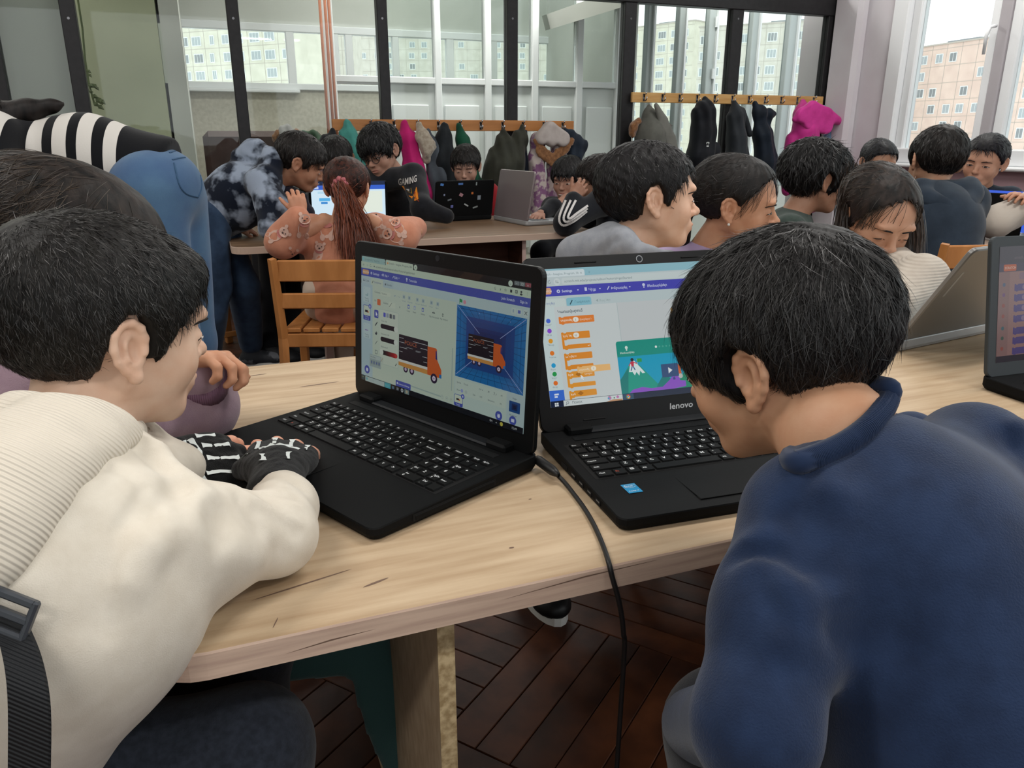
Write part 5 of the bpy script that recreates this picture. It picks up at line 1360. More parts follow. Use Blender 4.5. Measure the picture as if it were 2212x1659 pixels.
def hair_fall(roots, ends, mids, n, w, tone, spread, seed, var=.5, steps=9, spread2=None):
    """a lock of long hair: strands along a curve root-mid-end (world), with spread"""
    r = np.random.default_rng(seed)
    a, b, c = [np.asarray(p, float) for p in (roots, mids, ends)]
    o = r.normal(size=(n, 3))*spread; o2 = r.normal(size=(n, 3))*(spread2 or spread)
    ts = np.linspace(0, 1, steps)
    end = r.uniform(.75, 1.05, n)
    pts = []
    for t in ts:
        q = (t*end)[:, None]
        p = (1-q)**2*a+2*q*(1-q)*b+q*q*c
        pts.append(p+o*(1-q)+o2*q+.004*np.sin(q*9+o[:, :1]*400))
    pts = np.array(pts); nor = np.tile(-FW, (steps, n, 1)) + r.normal(size=(1, n, 3))*.3
    return ribbons(pts, nor, w, tone, var, r)

def eye_mesh(pose, sx, look=(0, 0), closed=0.0, iris='#2a1a12', sc=1.0):
    """eyeball patch set in the socket: almond white with iris, local -> world"""
    V = []; F = []; C = []
    n = 28; R0 = A(.0138, .0070, .0052*(1-closed*.75))*sc
    c = A(sx*.031, .0822, -.0045)
    for i in range(n+1):
        for j in range(n):
            u = i/n; a = 2*PI*j/n
            x = u*math.cos(a); z = u*math.sin(a)
            y = math.sqrt(max(0, 1-u*u))
            zz = z*(1-.35*x*x)
            V.append(c+A(x*R0[0], y*R0[1]-abs(x)**2*.003-.002, zz*R0[2]))
            d = math.hypot((x*R0[0]-look[0]*.006)/.0062, (zz*R0[2]-look[1]*.002-.0006)/.0062)
            if u > .93: C.append(lin('#3a2620'))
            elif d < .45: C.append(lin('#050404'))
            elif d < 1.0: C.append(lin(iris))
            else: C.append(lin('#cfc8c2'))
    for i in range(n):
        for j in range(n):
            F.append((i*n+j, i*n+(j+1) % n, (i+1)*n+(j+1) % n, (i+1)*n+j))
    return pose.w(np.array(V)), np.array(F)[:, ::-1], np.array(C)
def arc_tube(pose, g, pts, rs, off=.001, n=6):
    """a thin tube lying on the face (brow, lash line)"""
    out = []
    for x, z in pts:
        y = .125
        ys = np.arange(.125, .0, -g.h*.5); P = np.stack([np.full_like(ys, x), ys, np.full_like(ys, z)], 1)
        f = g.at(P); k = np.argmax(f < 0); y = ys[k]
        out.append(A(x, y+off, z))
    q = MB(); q.tube([pose.w1(p) for p in out], [r*pose.sc for r in rs], n)
    return np.array(q.V), q.F
m_brow = mat('brow_hair', '#1c1411', rough=.6)

def hand_sdf(g, wrist, D, N, side, s=1.0, curl=.5, spread=.10, r=1.0, thumb=.6, cutat=None, cutlen=.5, fingers=4, thumb_curl=.3, curls=None):
    """wrist point, D towards the fingers, N out of the back of the hand, side +1/-1: the thumb lies on side*cross(D,N)"""
    D = nrm(D); N = nrm(np.asarray(N)-D*np.dot(N, D)); Sd = nrm(np.cross(D, N))*side
    k = .009*s
    tips = []
    mc = [(.028, .062, 0), (.010, .067, .003), (-.009, .063, .002), (-.026, .054, -.002)]
    ln = [(.030, .018, .014), (.034, .021, .015), (.031, .019, .014), (.024, .014, .012)]
    W0 = np.asarray(wrist, float)
    for i in range(fingers):
        a = W0+Sd*mc[i][0]*.55*s
        kn = W0+(Sd*mc[i][0]+D*mc[i][1]+N*mc[i][2])*s
        g.cap(a, kn, .0135*s*r, .0098*s*r, k)
        ang = 0; p = kn; d0 = nrm(D+Sd*spread*(1.2-i*.8))
        cu = curls[i] if curls is not None else curl
        for j in range(3):
            ang += cu*(.75 if j == 0 else 1.0)
            d = d0*math.cos(ang)-N*math.sin(ang)
            e = p+d*ln[i][j]*s
            if cutat is not None and j >= cutat: break
            if cutat is not None and j == cutat-1: e = p+d*ln[i][j]*s*cutlen
            g.cap(p, e, (.0086, .0078, .0071)[j]*s*r, (.0079, .0072, .0060)[j]*s*r, .003*s)
            p = e
        tips.append(p)
    b = W0+(Sd*.020+D*.012-N*.006)*s
    t1_ = b+(Sd*.022+D*.026-N*.008)*s*1.0
    g.cap(W0+(Sd*.010+D*.008)*s, b, .014*s*r, .0135*s*r, k); g.cap(b, t1_, .0125*s*r, .0095*s*r, k)
    dd = nrm(Sd*thumb+D*(1.0-thumb*.3)-N*thumb_curl)
    t2_ = t1_+dd*.026*s
    if cutat is None or cutat > 0:
        g.cap(t1_, t2_, .0092*s*r, .0085*s*r, .004*s)
        if cutat is None: g.cap(t2_, t2_+nrm(dd-N*.15+D*.2)*.018*s, .0085*s*r, .0065*s*r, .003*s)
    g.ell(W0+(D*.036-N*.004)*s, A(.034*s*r, .034*s*r, .011*s*r), np.stack([Sd, D, N], 1), .010*s)
    return tips

def person(label, pose, tone='#c79d82', h=.0042, fine=False, neck=None, neck_r=.042, ears=(1, 1), hair=None, strands=None, eyes=None, closed=0.0, look=(0, 0), core=None, hands=(),
           hair_col='#14110f', hair_extra=None, hair_box=None, chin=1.0, nose=1.0, mouth_open=0, group=None, brow=True, lip='#b0736a', base=None, jaww=1.0, hair_h=None, strand_tone=None, ear_out=22, smile=0):
    """the body (head, neck, core under the clothes, hands) as one mesh; hair, eyes and clothes become its children"""
    neck = pose.c+A(0, 0, -.16)-pose.fwd*.03 if neck is None else np.asarray(neck, float)
    g = head_sdf(h/pose.sc, pose.l1(neck), fine, nose, chin, neck_r, ears, mouth_open, jaww, ear_out, smile)
    V, F = g.mesh()
    ms = [(pose.w(V), F, head_cols(V, tone, lip))]
    t = np.array(lin(tone))
    if core:     # list of (points, radii) under the clothes
        P = [p for c in core for p in c[0]]; lo, hi = bounds(P, .14)
        b = SDF(lo, hi, .014)
        for pts, rs in core: b.chain(pts, rs, .03)
        v, f = b.mesh(); ms.append((v, f, t))
    for hd in hands:
        W0 = np.asarray(hd['w'], float); b = SDF(W0-.16, W0+.16, hd.get('h', h*.85))
        if 'arm' in hd: b.cap(hd['arm'], W0, hd.get('ar', .026), hd.get('wr', .0225), 0)
        hand_sdf(b, W0, hd['D'], hd['N'], hd['side'], hd.get('s', .9), hd.get('curl', .4), hd.get('spread', .1), 1, hd.get('thumb', .6), None, .5, 4, hd.get('tc', .3), hd.get('curls'))
        v, f = b.mesh(); c = np.tile(t*A(1.02, .95, .93), (len(v), 1)); ms.append((v, f, c))
    V, F, C = joinm(*ms)
    base = A(pose.c[0], pose.c[1], 0) if base is None else base
    o = mk('person', V, F, skin_mat(), None, True, None, C, loc=base)
    tag(o, label, 'person', group)
    if eyes is None or eyes:
        for s in (-1, 1):
            if eyes is not None and s not in eyes: continue
            if closed < 1:
                v, f, c = eye_mesh(pose, s, look, closed); mk('eye', v, f, m_eye, o, True, None, c)
            zz = -.004+.0045*(1-closed)-.004*closed
            v, f = arc_tube(pose, g, [(s*.0175, zz-.002), (s*.025, zz+.0016), (s*.032, zz+.0022), (s*.040, zz), (s*.046, zz-.0035)], [.0006, .0011, .0013, .0013, .0007], .0006)
            mk('eyelash', v, f, m_brow, o)
            if brow:
                v, f = arc_tube(pose, g, [(s*.013, .0135), (s*.022, .0165), (s*.032, .0180), (s*.041, .0165), (s*.050, .0110)], [.0016, .0027, .0026, .0020, .0008], .0002)
                mk('eyebrow', v, f, m_brow, o)
    if hair:
        kw = {}
        if hair_box: kw = dict(lo=A(*hair_box[0]), hi=A(*hair_box[1]))
        hg = hair.sdf((hair_h or h)/pose.sc, hair_extra, **kw); hv, hf = hg.mesh()
        ho = mk('hair', pose.w(hv), hf, hair_mat(hair_col), o)
        if strands:
            v, f, c = hair.strands(tone=strand_tone or hair_col, g=hg, **strands)
            so = mk('hair_strands', pose.w(v), f, strand_mat(hair_col), ho, True, None, c); so['kind'] = 'stuff'
    return o, g
def garment(name, par, lo, hi, h, fn, m, noise=None, cols=None):
    g = SDF(lo, hi, h); fn(g)
    if noise: g.noise(*noise)
    V, F = g.mesh()
    return mk(name, V, F, m, par, True, None, cols(V) if cols else None), g
def ring(name, par, c, ax1, ax2, r1, r2, tr, m, n=36, flat=1.6, ax3=None):
    """a ribbed neckband: flat tube round the neck"""
    q = MB(); pts = [c+ax1*r1*math.cos(2*PI*i/n)+ax2*r2*math.sin(2*PI*i/n)+(ax3*(math.cos(2*PI*i/n)) if ax3 is not None else 0) for i in range(n+1)]
    q.tube(pts, tr, 8, flat=flat, caps=False); return q.build(name, m, par, smooth=True)
def rig(neck, bodyaz, lean=.04, sh=.125, drop=.045, pelvis_z=.43, back=.06, twist=0.0):
    """seated skeleton: dict of points from the neck base and the way the body faces"""
    h = _yw+math.radians(bodyaz); f = A(math.sin(h), math.cos(h), 0); r = A(math.cos(h), -math.sin(h), 0)
    J = dict(f=f, r=r, neck=np.asarray(neck, float))
    J['chest'] = J['neck']-f*lean*.6-A(0, 0, .13); J['pelvis'] = A(*(J['neck']-f*(lean+back))[:2], pelvis_z)
    for s, n in ((-1, 'l'), (1, 'r')):
        J['sh'+n] = J['neck']+r*s*sh-A(0, 0, drop)-f*.01
        J['hip'+n] = J['pelvis']+r*s*.065
        J['knee'+n] = A(*(J['hip'+n]+f*.33+r*s*.02)[:2], .42)
        J['foot'+n] = A(*(J['hip'+n]+f*.36+r*s*.03)[:2], .045)
    return J
def seated(par, J, elbows, hands, m_top, m_trs, m_shoe, h=.009, fat=1.0, top_name='sweater', noise=(.0035, 30, 1), extra=None, legs=True, neck_open=True, tr_name='trousers', sleeve=(.050, .043, .036), cols=None):
    pts = [J[k] for k in ('neck', 'chest', 'pelvis', 'shl', 'shr')]+[p for p in elbows if p is not None]+[p for p in hands if p is not None]
    lo, hi = bounds(pts, .15)
    def fn(g):
        g.cap(J['shl'], J['shr'], .055*fat, k=.03)
        g.cap(J['neck']-A(0, 0, .035), J['chest'], .062*fat, .098*fat, .04)
        R = np.stack([J['r'], J['f'], A(0, 0, 1)], 1)
        g.ell(J['chest'], A(.135, .095, .13)*fat, R, .05)
        g.chain([J['chest'], (J['chest']+J['pelvis'])/2, J['pelvis']], [.098*fat, .105*fat, .115*fat], .05)
        for n, e, w in zip('lr', elbows, hands):
            if e is None: continue
            g.cap(J['sh'+n], e, sleeve[0]*fat, sleeve[1]*fat, .035)
            if w is not None: g.cap(e, w, sleeve[1]*fat, sleeve[2]*fat, .03)
        if extra: extra(g)
    o, g = garment(top_name, par, lo, hi, h, fn, m_top, noise, cols)
    if legs:
        pts = [J[k] for k in ('pelvis', 'kneel', 'kneer', 'footl', 'footr')]; lo, hi = bounds(pts, .13)
        def fl(g):
            g.cap(J['hipl'], J['hipr'], .085, k=.03)
            for n in 'lr': g.cap(J['hip'+n], J['knee'+n], .078, .056, .03); g.cap(J['knee'+n], J['foot'+n]+A(0, 0, .05), .054, .043, .03)
        garment(tr_name, par, lo, hi, .012, fl, m_trs, (.003, 30, 2))
        for n in 'lr': shoe(par, J['foot'+n], J['f'], m_shoe)
    return o
def shoe(par, ankle, f, m, s=1.0, sole='#d8d8d4'):
    f = nrm(A(f[0], f[1], 0)); r = A(f[1], -f[0], 0); a = A(ankle[0], ankle[1], 0)
    R = np.stack([r, f, A(0, 0, 1)], 1)
    def fn(g):
        g.ell(a+f*.045*s+A(0, 0, .038*s), A(.040, .105, .034)*s, R); g.ell(a+f*.10*s+A(0, 0, .030*s), A(.042, .055, .026)*s, R, .02)
        g.cap(a+A(0, 0, .045*s), a+A(0, 0, .085*s), .042*s, .040*s, .03); g.cut(a+A(0, 0, .014), A(0, 0, -1))
    lo, hi = bounds([a-f*.1*s-r*.06*s, a+f*.19*s+r*.06*s+A(0, 0, .14)], .02)
    lo, hi = np.minimum(lo, hi), np.maximum(lo, hi)
    lo, hi = A(a[0]-.2, a[1]-.2, -.01), A(a[0]+.2, a[1]+.2, .15)
    garment('shoe', par, lo, hi, .007, fn, m)
    q = MB(); P = []
    for i in range(20):
        t = 2*PI*i/20; P.append((math.cos(t)*.041*s*(1+.1*math.sin(t)), .047*s+math.sin(t)*.108*s))
    q.prism(P, a, r, f, A(0, 0, 1), .02); q.build('shoe_sole', mat('sole_'+sole[1:], sole, rough=.6), par)
# ================================================================== the two boys in front and the girl behind the left one
m_jeans_dk = cloth('dark_denim', '#20242c', '#2b303a', nscale=150)
m_beige = cloth('beige_fleece', '#d9d1c3', '#d1c8b9', nscale=40, bump=.2, bscale=900)
m_beige_rib = mat('beige_rib', '#d6cdbe', rough=.9, spec=.1, sheen=.15, wave=(95, 'DIAGONAL', .55, .3))
m_rib_b2 = mat('beige_cuff_rib', '#d0c4b3', rough=.9, spec=.1, wave=(120, 'X', .5, .3))
m_navy = cloth('navy_fleece', '#1a2740', '#202f4b', nscale=35, bump=.35, bscale=600)
m_navy_rib = mat('navy_rib', '#1e2c47', rough=.9, spec=.12, sheen=.15)
m_glove = cloth('black_knit', '#101112', '#191a1b', nscale=300, bump=.6, bscale=900)
m_print = mat('white_print', '#dfe6e4', rough=.55)
m_shoe_bk = mat('black_shoe', '#131415', rough=.45, spec=.35)
m_white_cloth = cloth('white_shirt', '#d8dade')

# ---- 1. boy in beige
B1 = Pose(PD(232, 712, .79), 38, 8, 3, .99)
nk = PD(165, 965, .765)
shr, shl = PD(285, 1175, .635), PD(262, 1000, .87)
elr, wrr = PZ(592, 1152, .655), PZ(600, 1052, .652)
ell_, wrl = PZ(330, 1030, .665), PZ(408, 1008, .655)
pel = A(-.30, .80, .42)
h1 = Hair(lambda a: zline_boy(a, fr=.050, side=.030, burn=-.022, nape=-.062, ear=.034), t=.012, top=.003, back=.005, rough=.0012, seed=3, whorl=(-.1, -.62, .78))
def h1x(g):
    g.ell((0, .060, .066), (.050, .034, .022), k=.025)
p1, g1_ = person('boy in a beige sweatshirt and black fingerless gloves, seen from behind at left', B1, '#dcbba4', h=.0024, fine=True, neck=nk, neck_r=.047, hair=h1, hair_col='#14120f', hair_extra=h1x, hair_h=.003, ear_out=3,
    strands=dict(n=26000, L=.022, w=.00075, lift=.0032, steps=5, var=.6, down=.5, sprout=.02, gray=.04, fwd=.15, seed=4), eyes=(1,), look=(0, -1), closed=.4,
    core=[([nk, (nk+pel)/2, pel], [.05, .085, .09])], base=A(-.28, .8, 0), strand_tone='#1b1816')
v, f = arc_tube(B1, g1_, [(.047, -.028), (.0475, -.0295)], [.0016, .0016], -.0004, 8); mk('mole', v, f, mat('mole', '#7a5240', rough=.7), p1)
hips = A(-.30, .80, .42)
def top1(g):
    ch = PD(110, 1150, .72); md = PD(110, 1290, .63)
    g.cap(shl, ch+A(0, .02, .03), .050, .07, .03)
    g.cap(nk+A(-.02, 0, -.05), ch, .058, .096, .03)
    g.cap(PD(215, 1060, .70), PD(195, 1200, .635), .060, .068, .03)
    g.chain([ch, md, pel+A(-.02, -.06, .0)], [.108, .112, .13], .045)
    g.chain([PD(235, 1090, .67), shr, (shr+elr)/2, elr], [.040, .0485, .0455, .0395], .022)
    g.chain([PD(200, 1250, .62), (shr*.6+elr*.4)+A(0, 0, -.014)], [.05, .038], .03)
    g.chain([elr, (elr+wrr)/2+A(.008, 0, 0), wrr-(wrr-elr)*.02], [.0395, .034, .0275], .012)
    g.cap(PD(290, 985, .80), PD(330, 1045, .73), .024, .018, .025)
    g.cap(shl, ell_, .050, .038, .03); g.cap(ell_, wrl-(wrl-ell_)*.3, .037, .031, .02)
    # folds: armhole, elbow pleats, chest folds
    S_ = lambda x, y, d: PD(x, y, d)
    for (a, b, w, am) in (((312, 1058), (262, 1140), .005, -.004), ((262, 1140), (235, 1230), .005, -.004), ((235, 1230), (238, 1370), .005, -.004), ((160, 950), (240, 1010), .005, -.003), ((240, 1010), (312, 1058), .005, -.003),
                          ((440, 1072), (330, 1180), .013, .011), ((330, 1180), (290, 1250), .015, .007), ((455, 1090), (470, 1165), .012, -.007), ((520, 1080), (565, 1135), .008, -.007), ((560, 1100), (640, 1150), .007, -.006), ((575, 1075), (665, 1110), .007, -.005),
                          ((545, 1055), (640, 1070), .009, -.006), ((560, 1040), (655, 1050), .008, -.005), ((395, 1040), (398, 1110), .010, -.008), ((345, 975), (400, 1035), .014, .010), ((300, 960), (350, 1010), .012, -.008), ((430, 1160), (560, 1200), .02, .005), ((500, 1110), (600, 1185), .016, -.005), ((190, 1150), (200, 1330), .02, -.006), ((330, 1100), (380, 1060), .012, -.006)):
        # drop each fold on the sleeve surface: march along the ray
        pts = []
        for (x, y) in (a, b):
            ds = np.linspace(.35, 1.0, 260); P = CAM+ray(x, y)[None]*ds[:, None]
            ff = g.at(P); k = np.argmax(ff < 0) if (ff < 0).any() else 120
            pts.append(P[k])
        g.fold(pts[0], pts[1], w, am)
lo, hi = bounds([nk, shr, shl, elr, wrr, ell_, wrl, pel], .17)
sw, gsw = garment('sweatshirt', p1, lo, hi, .0042, top1, m_beige, (.0011, 30, 5))
# ribbed hood collar lying round the neck and down the back
cl = MB()
def onsurf(gg, x, y, dflt):
    ds = np.linspace(.35, 1.1, 500); P = CAM+ray(x, y)[None]*ds[:, None]; ff = gg.tri(P); k = np.argmax(ff < 0)
    return ds[k] if (ff < 0).any() else dflt
def hood1(g):
    for row, r0, up_ in (([(285, 935), (230, 965), (165, 1010), (100, 1080), (50, 1150), (5, 1210), (-40, 1270)], .010, .001), ([(250, 930), (190, 950), (120, 1000), (60, 1060), (10, 1130), (-40, 1200)], .016, .004), ([(215, 918), (150, 930), (80, 970), (20, 1030), (-40, 1110)], .022, .010), ([(170, 905), (90, 920), (20, 960), (-40, 1020)], .022, .014), ([(110, 890), (40, 905), (-30, 940)], .020, .012)):
        pts = [PD(x, y, onsurf(gsw, x, y, .76)-up_) for x, y in row]
        g.chain(pts, [r0*.8]+[r0]*(len(pts)-1), .02)
    g.chain([PD(285, 935, .735), PD(288, 930, .80), PD(270, 925, .85)], .011, .01)
lo, hi = bounds([PD(290, 925, .70), PD(-60, 1270, .52), PD(-80, 930, .84), PD(285, 930, .86), PD(-40, 880, .7)], .05)
garment('hood_collar', p1, lo, hi, .0035, hood1, m_beige_rib)
# cuff on the near wrist
ax = nrm(wrr-elr); q = MB(); c = wrr-ax*.012
q.tube([c-ax*.012, c, c+ax*.020, c+ax*.026], [.0285, .0292, .0272, .025], 28); q.build('cuff', m_rib_b2, p1, smooth=True)
# gloves with printed bones, fingertips bare
def gloved(par, W0, D, N, side, tone, s, curls, spread, thumb, tc, prints, arm, name):
    D = nrm(D); N = nrm(N-D*np.dot(N, D)); Sd = nrm(np.cross(D, N))*side
    b = SDF(W0-.13, W0+.13, .0021); hand_sdf(b, W0, D, N, side, s, 0, spread, 1.0, thumb, None, .5, 4, tc, curls)
    v, f = b.mesh(); sk = mk('hand', v, f, skin_mat(), par, True, None, np.tile(np.array(lin(tone))*A(1.04, .92, .90), (len(v), 1)))
    b = SDF(W0-.15, W0+.13, .0021); b.cap(arm, W0, .033, .027, 0)
    hand_sdf(b, W0, D, N, side, s, 0, spread, 1.2, thumb*.8, 1, .45, 4, tc, curls)
    b.noise(.0006, 500, 3)
    v, f = b.mesh(); gl = mk('glove', v, f, m_glove, sk)
    # bones: thin printed shapes draped over the back of the glove
    q = MB()
    for pts, w in prints:
        V = []
        L = []
        for (u, t) in smoothpath([A(*p, 0) for p in pts], 4) and [p[:2] for p in smoothpath([A(p[0], p[1], 0) for p in pts], 4)]:
            hs = np.arange(.045, -.03, -.0008)*1.0; P = (W0+(Sd*u+D*t)*s)[None]+N[None]*hs[:, None]; ff = b.at(P)
            k = np.argmax(ff < .0004); L.append(P[k]+N*.0006)
        for i in range(len(L)):
            t = nrm(L[min(i+1, len(L)-1)]-L[max(i-1, 0)]); o = nrm(np.cross(N, t)); wi = w*(1+.8*(abs(i/(len(L)-1)-.5)*2)**3)
            V += [L[i]-o*wi, L[i]+o*wi]
        q.add(V, [(2*i, 2*i+1, 2*i+3, 2*i+2) for i in range(len(L)-1)])
    q.build('bone_print', m_print, gl, smooth=True)
    return sk
N1 = nrm(A(-.15, -.10, 1))
pr = [([(.026, .025), (.026, .045), (.028, .062)], .0022), ([(.008, .030), (.009, .05), (.010, .066)], .0022), ([(-.010, .030), (-.010, .048), (-.010, .062)], .0022), ([(-.026, .028), (-.028, .052)], .002), ([(-.020, .018), (0, .024), (.022, .018)], .003), ([(-.012, .006), (.004, .010), (.014, .004)], .004), ([(.012, -.012), (.010, -.03)], .0035), ([(-.010, -.010), (-.012, -.03)], .0035), ([(.030, .020), (.042, .034)], .0022)]
WL = PZ(372, 1002, .662); DL = PZ(560, 988, .640)-WL
gloved(p1, WL, DL, nrm(A(-.1, -.55, .8)), 1, '#d8ab92', 1.08, [.10, .22, .25, .35], .20, .55, .35, pr, ell_, 'left')
WR = PZ(600, 1012, .662); DR = PZ(640, 900, .640)-WR
gloved(p1, WR, DR, nrm(A(.0, -.40, 1)), -1, '#d8ab92', 1.04, [.12, .15, .18, .22], .14, .5, .45, pr, wrr-ax*.02, 'right')
# trousers
def tr1(g):
    for s in (-1, 1):
        hp = pel+A(0, s*.08, -.0); kn = A(-.02, .78+s*.09-.02, .44)
        g.cap(hp, kn, .085, .06, .03); g.cap(kn, A(-.02, .8+s*.1, .09), .055, .045, .03)
lo, hi = A(-.45, .55, .02), A(.22, 1.05, .55)
garment('jeans', p1, lo, hi, .009, tr1, m_jeans_dk, (.003, 30, 2))
for s in (-1, 1): shoe(p1, A(-.02, .8+s*.1, 0), A(1, 0, 0), m_shoe_bk)

# ---- strap behind him
m_web = mat('black_webbing', '#1b1d20', rough=.7, wave=(160, 'DIAGONAL', .6, 0))
st = empty('bag_strap', PD(30, 1360, .50), 'black webbing strap with a plastic slider, across the bottom left corner', 'strap')
P = [PD(-60, 1200, .545), PD(-10, 1290, .525), PD(20, 1350, .51), PD(45, 1420, .50), PD(60, 1520, .49), PD(60, 1680, .50)]
q = MB(); Ps = smoothpath(P); V = []
sd = nrm(RT*.9-UP*.35)
for p in Ps: V += [p-sd*.014+FW*.003, p+sd*.014+FW*.003, p+sd*.014, p-sd*.014]
q.add(V, [(4*i+a, 4*i+(a+1) % 4, 4*i+4+(a+1) % 4, 4*i+4+a) for i in range(len(Ps)-1) for a in range(4)])
q.build('webbing', m_web, st)
q = MB(); c = PD(14, 1325, .508); R = np.stack([sd, nrm(np.cross(-FW, sd)), -FW], 1)
for yy in (-.012, .0, .012): q.box(c+R[:, 1]*yy, (.034, .006, .006), R, bev=.0015)
for xx in (-.016, .016): q.box(c+R[:, 0]*xx, (.005, .03, .006), R, bev=.0015)
q.build('slider', mat('slider_plastic', '#3a3e44', rough=.3, spec=.5), st)

# ---- 2. boy in navy
B2 = Pose(PD(1674, 766, .76), -44, 20, -5, .96)
nk = PD(1812, 950, .69)
shl, shr = PD(1728, 1120, .62), PD(2110, 990, .76)
pel = A(.52, .17, .42)
h2 = Hair(lambda a: zline_boy(a, fr=.040, side=.006, burn=-.040, nape=-.056, ear=.020), t=.0155, top=.006, back=.006, rough=.0025, seed=9, whorl=(.12, -.50, .85))
p2, g2_ = person('boy in a navy sweatshirt leaning towards the right laptop, back to the camera', B2, '#c79c7e', h=.0026, fine=True, neck=nk, neck_r=.049, hair=h2, hair_col='#0e0c0c', hair_h=.0032, ear_out=6,
    strands=dict(n=24000, L=.05, w=.0008, lift=.0045, steps=7, var=.6, down=.36, sprout=.05, gray=.035, seed=8), eyes=(-1,), look=(0, -1), closed=.5,
    core=[([nk, (nk+pel)/2, pel], [.05, .085, .09])], base=A(.5, .2, 0), strand_tone='#151313')
ell2, wl2 = PD(1632, 1570, .54), A(.40, .52, .46)
elr2, wr2 = A(.82, .44, .60), A(.76, .63, .672)
def top2(g):
    dn = nrm(pel-nk); mid = (shl+shr)/2; rr_ = nrm(shr-shl)
    g.cap(shl+rr_*.02, shr-rr_*.02, .050, k=.03)
    g.cap(nk+dn*.05, nk+dn*.13, .070, .095, .035)
    g.chain([nk+dn*.12, nk+dn*.26, pel+A(0, 0, .03)], [.105, .115, .125], .04)
    g.ell(mid+dn*.10, A(.150, .085, .13), np.stack([rr_, np.cross(dn, rr_), dn], 1), .04)
    g.chain([shl, (shl+ell2)/2, ell2], [.0475, .0450, .0420], .025); g.cap(ell2, wl2, .041, .034, .02)
    g.chain([shr, elr2], [.052, .045], .03); g.cap(elr2, wr2, .043, .036, .02)
    def on(x, y):
        ds = np.linspace(.3, 1.0, 300); P = CAM+ray(x, y)[None]*ds[:, None]; ff = g.at(P); k = np.argmax(ff < 0) if (ff < 0).any() else 120
        return P[k]
    for (a, b, w, am) in (((1750, 1020), (1700, 1110), .008, -.004), ((1700, 1110), (1672, 1195), .008, -.004), ((1672, 1195), (1735, 1228), .006, -.003),
                          ((1560, 1205), (1670, 1195), .009, -.009), ((1565, 1180), (1660, 1170), .012, .005), ((1575, 1225), (1680, 1262), .012, .003), ((1640, 1250), (1690, 1340), .010, -.006), ((1760, 1120), (1745, 1210), .018, -.010), ((1800, 1080), (1770, 1200), .016, .006),
                          ((2060, 850), (2190, 960), .012, -.008), ((2090, 835), (2210, 920), .010, .006), ((1720, 1290), (1700, 1380), .014, .006), ((1810, 1360), (1950, 1390), .016, -.008)):
        g.fold(on(*a), on(*b), w, am)
lo, hi = bounds([nk, shl, shr, pel, ell2, wl2, elr2, wr2], .17)
gs2 = SDF(lo, hi, .007); top2(gs2)
def top2c(g):
    top2(g); g.cap(B2.w1((0, -.02, -.05)), PD(1808, 918, .685), .046, .047, .004, 's'); g.cap(PD(1808, 918, .685), PD(1775, 872, .67), .047, .047, .004, 's')
sw2, _ = garment('sweatshirt', p2, lo, hi, .0045, top2c, m_navy, (.002, 26, 6))
# ribbed neckband: separate ridges across a flat band
vis = [(1722, 1000), (1755, 990), (1795, 974), (1835, 953), (1872, 925), (1900, 893), (1917, 862), (1920, 838)]
bp = [PD(x, y, onsurf(gs2, x, y, .69)-.004) for x, y in vis]
bp = [p if i == 0 or np.linalg.norm(p-bp[i-1]) < .05 else bp[i-1]+(PD(vis[i][0], vis[i][1], .70)-PD(vis[i-1][0], vis[i-1][1], .70)) for i, p in enumerate(bp)]
ends = ([bp[0]+FW*.055+RT*.016, bp[0]+FW*.022+RT*.003], [bp[-1]+FW*.03-RT*.012, bp[-1]+FW*.07-RT*.05-UP*.02])
bk = [bp[-1]+FW*.03-RT*.012, bp[-1]+FW*.07-RT*.05-UP*.02, (bp[-1]+bp[0])/2+FW*.085+RT*.012-UP*.012, bp[0]+FW*.05+RT*.014+UP*.004, bp[0]+FW*.02+RT*.003]
loop = smoothpath(ends[0]+bp+ends[1], 6)
cc = sum(loop)/len(loop)
q = MB(); q.tube(loop, .0095, 10, caps=True, flat=1.0)
nb = q.build('neckband', m_navy_rib, p2, smooth=True)
q = MB(); axn2 = nrm(RT*-.52+UP*.82)
fine = smoothpath(bp, 14)
for i in range(2, len(fine)-2, 1):
    t = nrm(fine[i+1]-fine[i-1]); n1 = nrm(-FW-t*np.dot(-FW, t)); n2 = np.cross(t, n1)
    q.tube([fine[i]+(n1*math.cos(a)+n2*math.sin(a))*.0097 for a in (-1.7, -1.0, -.4, .2, .8, 1.5)], .0008, 4)
rb = q.build('ribs', m_navy_rib, nb, smooth=True); rb['kind'] = 'stuff'
def tr2(g):
    for s in (-1, 1):
        hp = pel+A(s*.08, 0, 0); kn = A(.54+s*.10, .52, .44)
        g.cap(hp, kn, .088, .062, .03); g.cap(kn, A(.54+s*.11, .52, .10), .056, .046, .03)
garment('trousers', p2, A(.25, 0, .02), A(.85, .68, .56), .009, tr2, cloth('grey_trousers', '#2b2c30'), (.003, 30, 2))
for s in (-1, 1): shoe(p2, A(.54+s*.11, .5, 0), A(0, 1, 0), m_shoe_bk)
q = MB(); a = PD(1795, 1400, .50)
def ht(g): g.ell(PD(1798, 1440, .58), A(.024, .024, .024), None)
garment('shirt_hem', p2, PD(1798, 1440, .58)-.06, PD(1798, 1440, .58)+.06, .006, ht, m_white_cloth)

